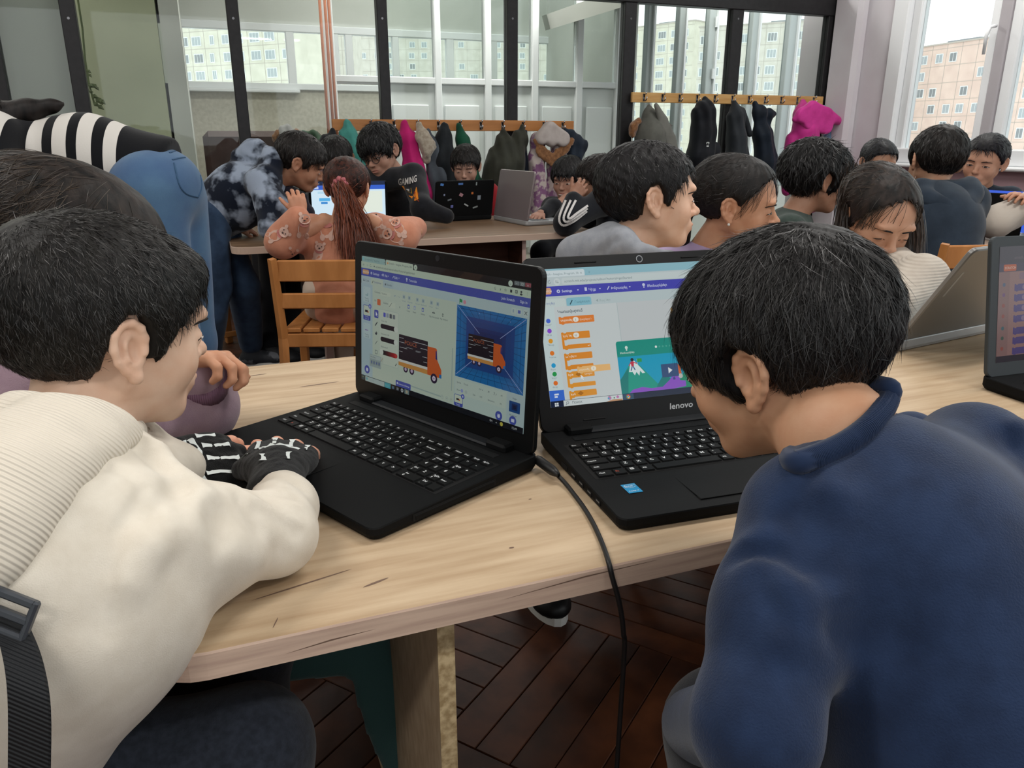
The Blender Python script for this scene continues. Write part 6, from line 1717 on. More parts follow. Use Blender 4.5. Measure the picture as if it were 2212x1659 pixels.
# ---- 3. girl in mauve behind the left boy
m_mauve = cloth('mauve_knit', '#9c8590', '#937b88', nscale=40)
B3 = Pose(PD(182, 556, 1.0), 62, 26, 0, .97)
nk = PD(85, 665, 1.03)
h3 = Hair(lambda a: zline_girl(a, .052), t=.012, top=.0, back=.02, rough=.001, seed=5, whorl=(0, .5, .9))
def h3x(g):
    # hair gathered to the back
    g.chain([(0, -.10, .03), (0, -.13, -.03), (0, -.12, -.09)], [.055, .045, .03], .04)
p3, g3_ = person('brown-haired girl in a mauve sweater, head down behind the boy in beige', B3, '#c79a7c', h=.004, neck=nk, hair=h3, hair_col='#2a221e', hair_extra=h3x, hair_box=((-.13, -.2, -.13), (.13, .13, .16)), hair_h=.0042,
    strands=dict(n=6500, L=.15, w=.0010, lift=.004, steps=10, var=.35, down=.25, sprout=.015, seed=3), closed=.6, base=A(-.42, 1.35, 0), strand_tone='#32281f',
    hands=[dict(w=PD(398, 778, 1.01), D=nrm(PD(500, 772, 1.0)-PD(398, 778, 1.01)), N=nrm(UP+.2*RT), side=-1, s=.82, curl=.9, thumb=.3, arm=PD(415, 830, 1.02), ar=.027, h=.003)])
J = rig(nk, 45, pelvis_z=.43, lean=.10, back=.10)
J['shr'] = PD(140, 800, 1.0); J['shl'] = PD(150, 700, 1.2)
e3, w3 = PZ(425, 880, .660), PD(425, 812, 1.02)
seated(p3, J, [PZ(300, 800, .68), e3], [PZ(420, 850, .66), w3], m_mauve, cloth('teal_trousers', '#34504f'), m_shoe_bk, h=.007, top_name='sweater', sleeve=(.052, .048, .036), extra=lambda g: (g.cap(PD(310, 920, .97), e3, .035, .046, .02),), tr_name='trousers', legs=False)
q = MB(); d = nrm(w3-e3); q.tube([w3-d*.022, w3+d*.004, w3+d*.008], [.041, .040, .036], 24); q.build('cuff', mat('mauve_rib', '#7f6075', rough=.9, wave=(120, 'X', .5, .3)), p3, smooth=True)
# her legs reach under the table: knees in teal, black shoe
def tr3(g):
    kn = PZ(760, 1400, .40); 
    g.cap(A(-.42, 1.25, .43), A(-.10, 1.02, .43), .085, .070, .03); g.cap(A(-.10, 1.02, .43), A(.13, .86, .36), .070, .060, .03); g.cap(A(.13, .86, .36), A(.20, .92, .12), .052, .042, .03)
    g.cap(A(-.42, 1.45, .43), A(-.02, 1.40, .44), .085, .062, .03); g.cap(A(-.02, 1.40, .44), A(.02, 1.42, .1), .055, .043, .03)
garment('trousers', p3, A(-.55, .90, .04), A(.36, 1.6, .58), .010, tr3, cloth('teal_trousers', '#34504f'), (.003, 30, 2))
shoe(p3, A(.20, .92, 0), A(1, -.1, 0), m_shoe_bk); shoe(p3, A(.02, 1.42, 0), A(1, 0, 0), m_shoe_bk)
# ================================================================== the other children
m_dk = cloth('black_cotton', '#15161a', '#1c1d22', nscale=30)
m_trd = cloth('dark_trousers', '#1b1c22')
m_jean = cloth('blue_denim', '#27374e', '#33465f', nscale=25, rough=.85)
m_jean2 = cloth('light_denim', '#4d6a86', '#40597a', nscale=9, rough=.85)
def boyhair(seed, t=.014, fr=.046, **k):
    z = k.pop('z', {}); return Hair(lambda a: zline_boy(a, fr=fr, **z), t=t, top=k.pop('top', .004), back=k.pop('back', .005), rough=.0022, seed=seed, **k)
def girlhair(seed, t=.012, fr=.056, **k): return Hair(lambda a: zline_girl(a, fr), t=t, top=.002, back=.008, rough=.0014, seed=seed, **k)
def st(n=3500, **k):
    d = dict(n=n, L=.035, w=.0016, lift=.004, steps=5, var=.5, down=.45, sprout=.03, gray=.02); d.update(k); return d

# ---- boy in the grey hoodie, profile
P = Pose(PD(1406, 430, 1.68), 84, 0, -3, 1.0)
nk = P.w1((0, -.05, -.135))
o, g = person('boy in a grey hoodie in profile behind the right laptop of the pair', P, '#d3ae96', h=.003, fine=True, neck=nk, neck_r=.043, hair=boyhair(21, .013, .060, z=dict(side=.042, burn=-.012, nape=-.055, ear=.034)), hair_col='#121012', strands=st(6000, w=.0013, L=.026, lift=.003), look=(.5, -.6), closed=.25, ear_out=14)
J = rig(nk, 150, pelvis_z=.43, lean=.06)
J['footr'] = PZ(1198, 1335, 0)+A(0, .12, .045); J['footl'] = J['footr']+A(.26, .22, 0); J['f'] = A(0, -1, 0)
m_gh = cloth('grey_marl_fleece', '#8d9096', '#82858c', nscale=60)
EL = lambda n, dx, dy: A(J['sh'+n][0]+dx, J['sh'+n][1]+dy, .672)
J['pelvis'][1] += .06; J['chest'][1] += .03
seated(o, J, [EL('l', .05, -.06), EL('r', -.08, -.06)], [None, None], m_gh, m_trd, m_shoe_bk, top_name='hoodie')
lo, hi = bounds([PD(1215, 555, 1.66), PD(1480, 500, 1.75), nk], .12)
def hd(g):
    g.chain([PD(1455, 560, 1.62), PD(1400, 555, 1.60), PD(1345, 530, 1.62), PD(1320, 510, 1.68), PD(1360, 500, 1.76)], [.016, .020, .026, .028, .02], .02)
    g.chain([PD(1335, 528, 1.64), PD(1280, 535, 1.67), PD(1238, 555, 1.70)], [.034, .032, .028], .03)
    g.cap(PD(1240, 548, 1.7), PD(1330, 600, 1.7), .035, .06, .03)
    g.fold(PD(1330, 520, 1.6), PD(1300, 545, 1.62), .010, -.008)
garment('hood', o, lo, hi, .006, hd, m_gh, (.002, 60, 3))
def inn(g): g.chain([PD(1352, 508, 1.66), PD(1372, 540, 1.625), PD(1430, 565, 1.615)], [.016, .020, .018], .01)
lo, hi = bounds([PD(1352, 508, 1.66), PD(1430, 565, 1.615)], .05); garment('undershirt_collar', o, lo, hi, .005, inn, m_dk)

# ---- girl in lilac beside him
P = Pose(PD(1592, 440, 1.86), 108, 8, 6, .97)
nk = P.w1((0, -.05, -.13))
gh = Hair(lambda a: np.interp(np.degrees(a), [0, 25, 42, 56, 70, 84, 100, 120, 180], [.078, .077, .068, .052, .030, .006, .004, -.030, -.056]), t=.011, top=.002, back=.006, rough=.0014, seed=31, whorl=(0, .80, .60))
def pony(g): g.chain([(0, -.10, .02), (0, -.135, -.02), (.01, -.13, -.10), (.01, -.11, -.15)], [.04, .035, .03, .02], .02)
o, g = person('girl in a lilac top with dark hair tied back and an ear stud', P, '#b98c70', h=.0032, fine=True, neck=nk, neck_r=.040, hair=gh, hair_extra=pony, hair_box=((-.12, -.19, -.2), (.12, .13, .15)), hair_col='#191412', strands=dict(n=6000, L=.10, w=.0012, lift=.002, steps=8, var=.5, down=.12, sprout=.02, gray=.015), look=(.2, -.9), closed=.45, ear_out=16)
q = MB(); c = P.w1((.079, -.006, -.037)); q.tube([c, c+P.R[:, 0]*.004], .0032, 8); q.build('ear_stud', mat('pearl', '#d8d6d2', rough=.2, spec=.6), o, smooth=True)
J = rig(nk, 165, pelvis_z=.43, lean=.05, sh=.115)
for n in 'lr': J['foot'+n] = J['foot'+n]+A(0, .30, 0)
seated(o, J, [EL('l', .03, -.08), EL('r', -.05, -.08)], [None, None], cloth('lilac_cotton', '#b09cbd', '#a892b6', nscale=30), m_trd, m_shoe_bk, top_name='top', noise=(.004, 34, 3))

# ---- girl in cream, looking down
P = Pose(PD(1893, 470, 1.84), 171, 26, -4, 1.0)
nk = P.w1((0, -.06, -.125))
gh = Hair(lambda a: np.interp(np.degrees(a), [0, 10, 30, 50, 65, 80, 100, 120, 180], [.088, .082, .070, .045, .010, -.03, -.05, -.05, -.058]), t=.011, top=.002, back=.008, rough=.0014, seed=41, whorl=(0, .76, .65))
o, g = person('girl with long brown hair and a cream ribbed jumper, looking down at the grey laptop', P, '#bb9076', h=.0036, neck=nk, hair=gh, hair_col='#2a211d', strands=dict(n=5000, L=.12, w=.0014, lift=.003, steps=8, var=.5, down=.25, sprout=.03, gray=.03), closed=1.0, strand_tone='#31271f', ears=(0, 0))
J = rig(nk, 160, pelvis_z=.43, lean=.10, sh=.115)
eL = PD(2010, 640, 1.62)
m_cr = cloth('cream_ribbed_knit', '#b5aca0', '#aaa094', nscale=30, wave=(55, 'Z', .5, .5))
seated(o, J, [PD(1985, 610, 1.66), EL('r', -.06, -.08)], [PD(1930, 660, 1.58), None], m_cr, m_trd, m_shoe_bk, top_name='jumper', sleeve=(.062, .055, .045), noise=(.004, 40, 3))
ho = [c for c in o.children if c.name.startswith('hair')][0]
V = []; F = []; C = []; n0 = 0
for k, (a, b, c, n, sp) in enumerate(((PD(1850, 395, 1.83), PD(1810, 430, 1.84), PD(1815, 560, 1.86), 700, .009), (PD(1945, 395, 1.84), PD(1998, 440, 1.84), PD(1982, 570, 1.80), 260, .007), (PD(1930, 385, 1.88), PD(1975, 410, 1.90), PD(1960, 540, 1.90), 500, .010), (PD(1860, 380, 1.86), PD(1830, 420, 1.90), PD(1840, 600, 1.92), 500, .018))):
    v, f, cc = hair_fall(a, c, b, n, .0018, '#2e241e', sp, 50+k)
    V.append(v); F.append(f+n0); C.append(cc); n0 += len(v)
so = mk('long_strands', np.concatenate(V), np.concatenate(F), strand_mat('#2a211d'), ho, True, None, np.concatenate(C)); so['kind'] = 'stuff'

# ---- curly boy in dark green
P = Pose(PD(1766, 388, 2.6), 80, 8, 4, 1.0)
nk = P.w1((0, -.05, -.125))
hh = Hair(lambda a: zline_boy(a, fr=.030, side=.0, burn=-.04, nape=-.075, ear=-.02), t=.024, top=.004, back=.012, rough=.006, seed=51)
o, g = person('boy with thick wavy black hair and a dark green shirt, by the pink coat', P, '#a87f68', h=.0042, neck=nk, hair=hh, hair_col='#0f0e0f', strands=st(2500, w=.0022, L=.05, lift=.010, sprout=.15))
J = rig(nk, 110, pelvis_z=.43, lean=.06)
seated(o, J, [J['shl']+A(.05, -.1, -.2), J['shr']+A(.02, -.1, -.2)], [None, None], cloth('dark_green_cotton', '#2f3a36', '#38433e'), m_trd, m_shoe_bk, top_name='shirt')

# ---- boy in a dark blue hoodie, back view
P = Pose(PD(2020, 350, 2.75), 2, 6, 3, 1.02)
nk = P.w1((0, -.04, -.115))
o, g = person('boy in a dark blue hoodie sitting with his back to the camera at right', P, '#b58c72', h=.0042, neck=nk, hair=boyhair(61, .013, z=dict(nape=-.05)), hair_col='#191513', strands=st(3000, w=.0022, L=.04, gray=.03), eyes=())
nk = nk+A(0, 0, .018)
J = rig(nk, -6, pelvis_z=.45, lean=.10)
m_bh = cloth('dark_blue_fleece', '#242d38', '#2b3541', nscale=20)
seated(o, J, [J['shl']+A(-.04, .02, -.22), J['shr']+A(.06, .02, -.2)], [J['shl']+A(-.0, .22, -.28), J['shr']+A(.05, .22, -.27)], m_bh, m_jean, m_shoe_bk, top_name='hoodie', fat=1.08, sleeve=(.058, .052, .04))
def hd2(g):
    c = (J['shl']+J['shr'])/2
    g.chain([PD(1982, 402, 2.70), PD(2000, 430, 2.655), PD(2045, 452, 2.64), PD(2085, 445, 2.655), PD(2100, 418, 2.69), PD(2092, 398, 2.74)], [.020, .022, .024, .024, .022, .018], .06)
    g.cap(PD(2000, 408, 2.70), PD(2088, 404, 2.72), .03, k=.04)
lo, hi = bounds([PD(1985, 405, 2.66), PD(2095, 455, 2.6), PD(2080, 400, 2.72)], .12); garment('hood', o, lo, hi, .008, hd2, m_bh, (.003, 40, 2))
ch2 = chair((float(J['pelvis'][0]), float(J['pelvis'][1])+.03, 0), -_yw+math.radians(6), 'wooden chair under the boy in the dark blue hoodie', seat=.36, top=.70)

# ---- smiling child by the window
P = Pose(PD(2126, 350, 3.62), 226, 8, -6, 1.06)
nk = P.w1((0, -.05, -.125))
def bun(g): g.ell((0, -.125, .045), A(.035, .035, .035), None, .02); g.cap((0, -.13, .05), (.03, -.16, .01), .02, .008, .01)
o, g = person('smiling child in a dark navy jacket with tied back hair, under the right window', P, '#b98d74', h=.0046, neck=nk, hair=girlhair(71, .013, .064, whorl=(0, .8, .6)), hair_extra=bun, hair_box=((-.12, -.2, -.11), (.12, .13, .15)), hair_col='#15131a', strands=st(1800, w=.0025, down=.2), look=(-.3, -.5), closed=.35, smile=1, mouth_open=.6)
J = rig(nk, 215, pelvis_z=.43, lean=.05)
seated(o, J, [J['shl']+A(.05, -.06, -.2), J['shr']+A(-.05, -.06, -.2)], [J['shl']+A(-.08, -.22, -.24), J['shr']+A(-.12, -.2, -.24)], cloth('navy_jacket', '#1c2430', '#232c39'), m_trd, m_shoe_bk, top_name='jacket')
q = MB(); q.tube([P.w1((0, -.02, -.155)), PD(2112, 425, 3.50)], .004, 5); q.build('zip', m_port, o)

# ---- child with hair tied flat, partly hidden
P = Pose(PD(1898, 352, 3.9), 178, 14, 0, .98)
nk = P.w1((0, -.05, -.125))
o, g = person('child with dark hair pulled flat, half hidden behind the girl in cream', P, '#a88068', h=.005, neck=nk, hair=girlhair(81, .010, .064, whorl=(0, .8, .6)), hair_col='#1a1b20', strands=st(1200, w=.0026, down=.05))
J = rig(nk, 178, pelvis_z=.43)
seated(o, J, [J['shl']+A(.03, -.08, -.2), J['shr']+A(-.03, -.08, -.2)], [None, None], cloth('grey_jersey', '#8a8f96'), m_trd, m_shoe_bk, top_name='top', h=.011)

# ---- child in cream at the right edge, arm on the table
P = Pose(PD(2330, 350, 2.85), 230, 15, 0, 1.0)
nk = P.w1((0, -.05, -.125))
o, g = person('child cut off by the right edge, only a cream sleeve and a hand in view', P, '#bb9076', h=.006, neck=nk, hair=boyhair(85), hair_col='#161312',
    hands=[dict(w=PD(2215, 432, 2.74), D=A(-.6, -.2, .2), N=A(0, -.3, 1), side=1, s=.85, curl=.5)])
J = rig(nk, 225, pelvis_z=.43)
seated(o, J, [J['shl']+A(.05, -.06, -.2), PD(2150, 480, 2.74)], [None, PD(2235, 432, 2.74)], cloth('cream_cotton', '#b7ada2'), m_trd, m_shoe_bk, top_name='jumper', sleeve=(.058, .052, .042))

# ---- girl with the auburn ponytail, back view
P = Pose(PD(752, 408, 2.98), 6, 8, 2, 1.0)
nk = P.w1((0, -.045, -.115))
gh = girlhair(91, .012, .06, whorl=(0, .8, .6))
def pt(g): g.chain([(.004, -.105, .005), (.012, -.125, -.01)], [.024, .018], .015)
o, g = person('girl with a long auburn ponytail in a salmon sweater printed with teddy bears', P, '#bf8f74', h=.0044, neck=nk, hair=gh, hair_extra=pt, hair_box=((-.12, -.18, -.12), (.12, .13, .15)), hair_col='#43231a', strands=dict(n=4000, L=.09, w=.0018, lift=.0015, steps=7, var=.45, down=.05, sprout=.02), strand_tone='#5a2c1c', eyes=(), core=[([P.w1((0, -.045, -.10)), PD(752, 500, 2.9), PD(752, 560, 2.9)], [.04, .06, .07]), ([PD(700, 480, 2.88), PD(612, 522, 2.78), PD(640, 500, 2.75), PD(648, 462, 2.72)], [.035, .03, .027, .024]), ([PD(800, 480, 2.9), PD(868, 512, 2.82), PD(900, 500, 2.85)], [.035, .03, .024])],
    hands=[dict(w=PD(648, 462, 2.72), D=A(-.1, .1, 1), N=A(0, -1, .1), side=-1, s=.85, curl=.8, arm=PD(640, 500, 2.75)), dict(w=PD(900, 500, 2.85), D=A(-.3, .8, 0), N=A(0, 0, 1), side=-1, s=.85, curl=.4)])
h_ = [c for c in o.children if c.name.startswith('hair')][0]
V = []; F = []; C = []; n0 = 0
root = P.w1((.012, -.125, -.005))
for k, (dx, n, sp2) in enumerate(((0, 1500, .022), (-12, 500, .016), (14, 500, .016))):
    v, f, cc = hair_fall(root, PD(768+dx, 548, 2.80), PD(762+dx*2, 470, 2.76), n, .0026, '#5c2c1a', .010, 95+k, var=.6, spread2=sp2*1.3)
    V.append(v); F.append(f+n0); C.append(cc); n0 += len(v)
so = mk('ponytail', np.concatenate(V), np.concatenate(F), strand_mat('#43231a'), h_, True, None, np.concatenate(C)); so['kind'] = 'stuff'
q = MB(); c = P.w1((.010, -.128, .0)); r_ = nrm(P.R[:, 1])
for i in range(9):
    a0, a1 = 2*PI*i/9, 2*PI*(i+1)/9; R_ = .021
    q.tube([c+P.R[:, 0]*math.cos(a)*R_+P.R[:, 2]*math.sin(a)*R_*1.25+r_*(.004*(i % 2)) for a in (a0, (a0+a1)/2, a1)], [.009, .013, .009], 8)
q.build('scrunchie', cloth('pink_velvet', '#b5696c', '#9c565c', nscale=60), o, smooth=True)
J = rig(nk, 2, pelvis_z=.44, lean=.12, back=.02, sh=.12)
m_sal = cloth('salmon_knit', '#c0846a', '#b5785f', nscale=30)
eLp, eRp = PD(612, 522, 2.78), PD(868, 512, 2.82)
seated(o, J, [eLp, eRp], [PD(645, 470, 2.72), PD(900, 492, 2.92)], m_sal, cloth('cream_trousers', '#b6a596'), m_shoe_bk, top_name='sweater', sleeve=(.060, .060, .042), fat=1.0, noise=(.006, 34, 8))
sweat = [c for c in o.children if c.name.startswith('sweater')][0]
# teddy bear prints: small flat shapes laid on the sweater
m_bear = mat('bear_print', '#c8a596', rough=.9); m_bear2 = mat('bear_scarf', '#b5736c', rough=.9); m_bear3 = mat('bear_face', '#4a3a38', rough=.9)
import bmesh as _b
from mathutils.bvhtree import BVHTree
def tree(ob): 
    me = ob.data; L = np.array(root_loc(ob)); return BVHTree.FromPolygons([tuple(np.array(v.co)+L) for v in me.vertices], [tuple(p.vertices) for p in me.polygons])
def print_on(par, tr, cx, cy, sc, shapes, name, rot=0):
    """shapes: (kind outline in px units about cx, cy, material index); laid on the cloth along the surface"""
    q = MB(); lay = 0
    for (ox, oy, rx, ry, m) in shapes:
        lay += 1; V = []; n = 12
        for i in range(n):
            t = 2*PI*i/n; x, y = ox+rx*math.cos(t), oy+ry*math.sin(t)
            X, Y = cx+sc*(x*math.cos(rot)-y*math.sin(rot)), cy+sc*(x*math.sin(rot)+y*math.cos(rot))
            d = ray(X, Y); d = d/np.linalg.norm(d); hit = tr.ray_cast(Vector(CAM), Vector(d))
            if hit[0] is None: break
            V.append(np.array(hit[0])-d*(.0012+.0006*lay))
        else: q.add(V, [tuple(range(n))[::-1]], m)
    if q.V: return q.build(name, [m_bear, m_bear2, m_bear3], par)
tr = tree(sweat)
bear = [(0, 22, 15, 20, 0), (-10, 40, 6, 8, 0), (10, 40, 6, 8, 0), (0, 12, 12, 6, 1), (-12, -14, 5, 5, 0), (12, -14, 5, 5, 0), (0, -2, 15, 13, 0), (-6, -4, 1.8, 1.8, 2), (6, -4, 1.8, 1.8, 2), (0, 2, 3, 2.2, 2)]
for (x, y, s_, r_) in ((658, 475, .85, .1), (706, 475, .95, 0), (612, 502, .8, 1.2), (812, 462, .75, -.2), (838, 505, .85, -1.2), (632, 548, .7, .3), (690, 535, .7, .2), (855, 480, .7, -.5)):
    print_on(sweat, tr, x, y, s_, bear, 'bear_print', r_)
ch1 = chair((float(J['pelvis'][0])-.01, float(J['pelvis'][1])+.02, 0), -_yw+math.radians(2), 'wooden chair with back slats under the girl in the salmon sweater', seat=.36, top=.62)

# ---- boy bending in a tie-dye hoodie
P = Pose(PD(652, 352, 3.2), 78, 26, 6, .98)
nk = PD(590, 398, 3.22)
o, g = person('boy in a blue and white tie-dye hoodie bending over the end of the mid table', P, '#a87c64', h=.0042, neck=nk, hair=boyhair(101, .013, .044), hair_col='#1c1715', strands=st(2500, w=.0022), look=(0, -1), closed=.5,
    hands=[dict(w=PD(512, 490, 3.3), D=A(.6, .3, -.2), N=A(0, -.3, 1), side=1, s=.85, arm=PD(548, 462, 3.25))], ear_out=14)
m_td = mat('tie_dye', '#8c97a8', rough=.9, spec=.1, sheen=.1, col2='#141a27', nscale=13, detail=3, contrast=(.41, .56), bump=.2, bscale=500)
hp = PD(462, 458, 3.25); shR = PD(566, 392, 3.10); shL = PD(560, 388, 3.36)
lo, hi = bounds([hp, shR, shL, nk, PD(580, 495, 3.05)], .16)
def tdf(g):
    g.chain([hp, (hp+nk)/2+A(0, 0, .015), nk-A(.01, 0, .03)], [.125, .125, .075], .05); g.cap(shR, shL, .062, k=.04)
    g.chain([shR, PD(585, 440, 3.06), PD(580, 492, 3.02)], [.062, .058, .045], .03); g.cap(shL, PD(560, 450, 3.4), .055, .05, .03)
    g.chain([PD(515, 338, 3.22), PD(550, 325, 3.2), PD(588, 345, 3.16), PD(592, 392, 3.12)], [.030, .040, .042, .03], .03)
    g.fold(PD(530, 315, 3.15), PD(570, 335, 3.15), .018, -.02); g.fold(PD(520, 350, 3.1), PD(590, 380, 3.05), .02, -.012); g.fold(PD(535, 380, 3.0), PD(540, 450, 3.0), .02, -.012)
garment('hoodie', o, lo, hi, .008, tdf, m_td, (.005, 30, 4))
lo, hi = bounds([PD(600, 400, 3.2), PD(655, 430, 3.3), PD(640, 460, 3.2)], .10)
garment('inner_shirt', o, lo, hi, .008, lambda g: (g.chain([PD(600, 410, 3.24), PD(625, 430, 3.24), PD(650, 428, 3.28)], [.05, .05, .03], .02), g.cap(PD(600, 470, 3.2), PD(660, 460, 3.3), .045, .04, .03)), cloth('dark_plum', '#1e1a26'))
ft1, ft2 = PZ(452, 790, .05), PZ(545, 768, .05)
def tdl(g):
    g.cap(hp+A(-.02, -.05, -.02), hp+A(-.02, .10, -.02), .098, k=.04)
    g.chain([hp+A(-.03, -.07, -.03), PD(462, 620, 3.2), ft1+A(0, 0, .04)], [.092, .070, .058], .03)
    g.chain([hp+A(0, .07, -.03), PD(525, 620, 3.36), ft2+A(0, 0, .06)], [.09, .068, .055], .03)
lo, hi = bounds([hp, ft1, ft2], .15); garment('jeans', o, lo, hi, .010, tdl, m_jean, (.005, 26, 4))
m_snk = mat('grey_black_sneaker', '#2a2d33', rough=.6, col2='#6d7076', nscale=14, contrast=(.5, .55))
shoe(o, ft1, RT, m_snk); shoe(o, ft2, RT+FW*.25, m_snk)

# ---- person bending in a striped sweater and light jeans
sh0, hip0 = PD(35, 325, 2.0), PD(372, 378, 2.05)
P = Pose(PD(-15, 330, 1.95), -75, 70, 0, 1.0)
nk = PD(18, 300, 1.98)
o, g = person('person bending over in a black sweater with white stripes and light blue jeans', P, '#c09a80', h=.005, neck=nk, hair=girlhair(111, .016), hair_col='#1c1614', strands=st(2500, w=.002, L=.1, steps=7), eyes=())
_ho = [c for c in o.children if c.name.startswith('hair')][0]
lo, hi = bounds([PD(-40, 275, 1.95), PD(135, 226, 1.97)], .09)
garment('hair_lock', _ho, lo, hi, .006, lambda g: g.chain([PD(-50, 290, 1.93), PD(0, 262, 1.94), PD(60, 240, 1.95), PD(112, 229, 1.96), PD(136, 224, 1.965)], [.055, .045, .026, .012, .004], .03), hair_mat('#1c1614'), (.002, 90, 2, (1, 1, .3)))
m_str = mat('striped_jersey', '#101114', attr='Col', rough=.9, spec=.1, sheen=.1, bump=.15, bscale=400)
axd = hip0-sh0; AL = np.linalg.norm(axd); axn = axd/AL
def strc(V):
    p = (V-sh0)@axn; lat = (V-sh0)@UP
    return np.stack([np.clip((p+lat*.12)/.6+.3, 0, 1)]*3, 1)
def pa(x): return float((PD(x, 285, 1.98)-sh0)@axn)+.006
STR = [(pa(30), pa(62)), (pa(88), pa(116)), (pa(138), pa(168)), (pa(188), pa(216)), (pa(238), pa(264))]
_nt = m_str.node_tree; _rp = _nt.nodes.new('ShaderNodeValToRGB'); _rp.color_ramp.interpolation = 'CONSTANT'
_at = [n for n in _nt.nodes if n.type == 'ATTRIBUTE'][0]; _bs = _nt.nodes['Principled BSDF']
_el = _rp.color_ramp.elements; _el[0].position = 0; _el[0].color = (*lin('#111215'), 1); _el[1].position = .999; _el[1].color = (*lin('#111215'), 1)
for a_, b_ in STR:
    e_ = _el.new(a_/.6+.3); e_.color = (*lin('#c4c0ba'), 1); e_ = _el.new(b_/.6+.3); e_.color = (*lin('#111215'), 1)
_nt.links.new(_at.outputs['Fac'], _rp.inputs['Fac']); _nt.links.new(_rp.outputs['Color'], _bs.inputs['Base Color'])
lo, hi = bounds([sh0, hip0, PD(20, 450, 1.95)], .17)
def stf(g):
    m1 = sh0+axd*.45+UP*.012
    g.chain([sh0, m1, hip0-axn*.03-UP*.005], [.085, .100, .104], .05)
    g.cap(sh0-FW*.09, sh0+FW*.09, .07, k=.05)
    g.chain([sh0-FW*.12, PD(30, 430, 1.85), PD(60, 560, 1.8)], [.055, .05, .045], .04)
    g.cut(hip0-axn*.005, nrm(axn+UP*-.12), k=.01)
garment('sweater', o, lo, hi, .0065, stf, m_str, (.003, 26, 3), strc)
fp1, fp2 = A(*PD(330, 600, 2.05)[:2], .0), A(*PD(360, 600, 2.22)[:2], .0)
def jn(g):
    g.ell(PD(350, 408, 2.05), A(.105, .125, .108), None, .03)
    for fp, off in ((fp1, -.07), (fp2, .07)):
        a = PD(345, 425, 2.05)+FW*off; g.chain([a, (a+fp)/2+RT*.02+A(0, 0, .02), fp+A(0, 0, .07)], [.095, .072, .056], .03)
    g.fold(PD(395, 375, 1.9), PD(435, 430, 1.95), .008, -.004)
lo, hi = bounds([hip0, fp1, fp2], .2); garment('jeans', o, lo, hi, .010, jn, m_jean2, (.003, 26, 3))
trj = tree([c for c in o.children if c.name.startswith('jeans')][0])
q = MB()
def seam(pts):
    out = []
    for p in smoothpath([A(x, y, 0) for x, y in pts], 4):
        d = nrm(ray(p[0], p[1])); h = trj.ray_cast(Vector(CAM), Vector(d))
        if h[0] is not None: out.append(np.array(h[0])-d*.001)
    if len(out) > 2: q.tube(out, .0022, 5)
for s_ in ([(372, 345), (400, 340), (424, 348)], [(376, 352), (386, 395), (402, 418), (428, 426)], [(428, 426), (436, 400), (428, 360)], [(366, 330), (395, 325), (425, 345)]): seam(s_)
if q.V: q.build('pocket_seams', mat('denim_seam', '#35506c', rough=.9), o)
shoe(o, fp1, -RT, m_shoe_bk); shoe(o, fp2, -RT, m_shoe_bk)

# ---- child in dark clothes between the tie-dye boy and the ponytail
P = Pose(PD(728, 348, 4.05), 172, 20, 8, 1.02)
nk = P.w1((0, -.05, -.125))
o, g = person('child in dark clothes standing behind the ponytailed girl, face half hidden', P, '#8f6c56', h=.005, neck=nk, hair=boyhair(121, .014, .040), hair_col='#151212', strands=st(1500, w=.0028))
J = rig(nk, 190, pelvis_z=.60, lean=.14, back=.05)
J.update(kneel=PD(590, 640, 3.75), kneer=PD(625, 640, 3.9), footl=PZ(585, 762, .05), footr=PZ(640, 752, .05)); J['hipl'] = A(*PD(590, 540, 3.85)[:2], .60); J['hipr'] = A(*PD(625, 535, 3.95)[:2], .60); J['pelvis'] = (J['hipl']+J['hipr'])/2; J['f'] = nrm(RT*.8-FW*.2)
seated(o, J, [J['shl']+A(.08, -.02, -.2), J['shr']+A(-.10, -.05, -.16)], [None, None], m_dk, cloth('black_trousers', '#101116'), mat('orange_sole_sneaker', '#1a1c1f', rough=.6), top_name='sweater', h=.011)

# ---- boy with glasses
P = Pose(PD(822, 330, 3.78), 206, 18, 10, 1.03)
nk = P.w1((0, -.05, -.125))
o, g = person('boy with glasses in a black sweatshirt with a flame print, leaning on the mid table', P, '#a88270', h=.0042, neck=nk, hair=boyhair(131, .022, .022, z=dict(side=.0, burn=-.02, nape=-.06), top=.01), hair_col='#0d0c0e', strands=st(2500, w=.0026, L=.05, lift=.008, down=.5), look=(-.2, -.6), closed=.3, mouth_open=1)
q = MB()
for s in (-1, 1):
    q.tube([P.w1((s*.032+.021*math.cos(t)*(1 if abs(math.sin(t)) < .7 else .95), .098-.006*abs(math.cos(t))**2, -.006+.018*math.sin(t))) for t in [2*PI*i/20 for i in range(21)]], .0016, 6)
    q.tube([P.w1((s*.052, .094, .0)), P.w1((s*.076, .05, .004)), P.w1((s*.080, -.01, .002))], .0014, 6)
q.tube([P.w1((-.011, .099, -.004)), P.w1((0, .102, -.002)), P.w1((.011, .099, -.004))], .0015, 6)
q.build('glasses', mat('glasses_frame', '#1c1a1c', rough=.3, spec=.5), o, smooth=True)
J = rig(nk, 206, pelvis_z=.50, lean=.16, sh=.135)
sh = [PD(806, 392, 3.86), PD(892, 380, 3.72)]
J['shr'], J['shl'] = sh[0], sh[1]
J['chest'] = nk+A(.03, .17, -.13); J['pelvis'] = A(nk[0]+.06, 4.30, .50)
sw_o = seated(o, J, [PD(912, 448, 3.58), PD(800, 440, 3.7)], [PD(965, 466, 3.62), PD(800, 470, 3.6)], m_dk, m_trd, m_shoe_bk, top_name='sweatshirt', sleeve=(.058, .050, .038))
tr = tree(sw_o)
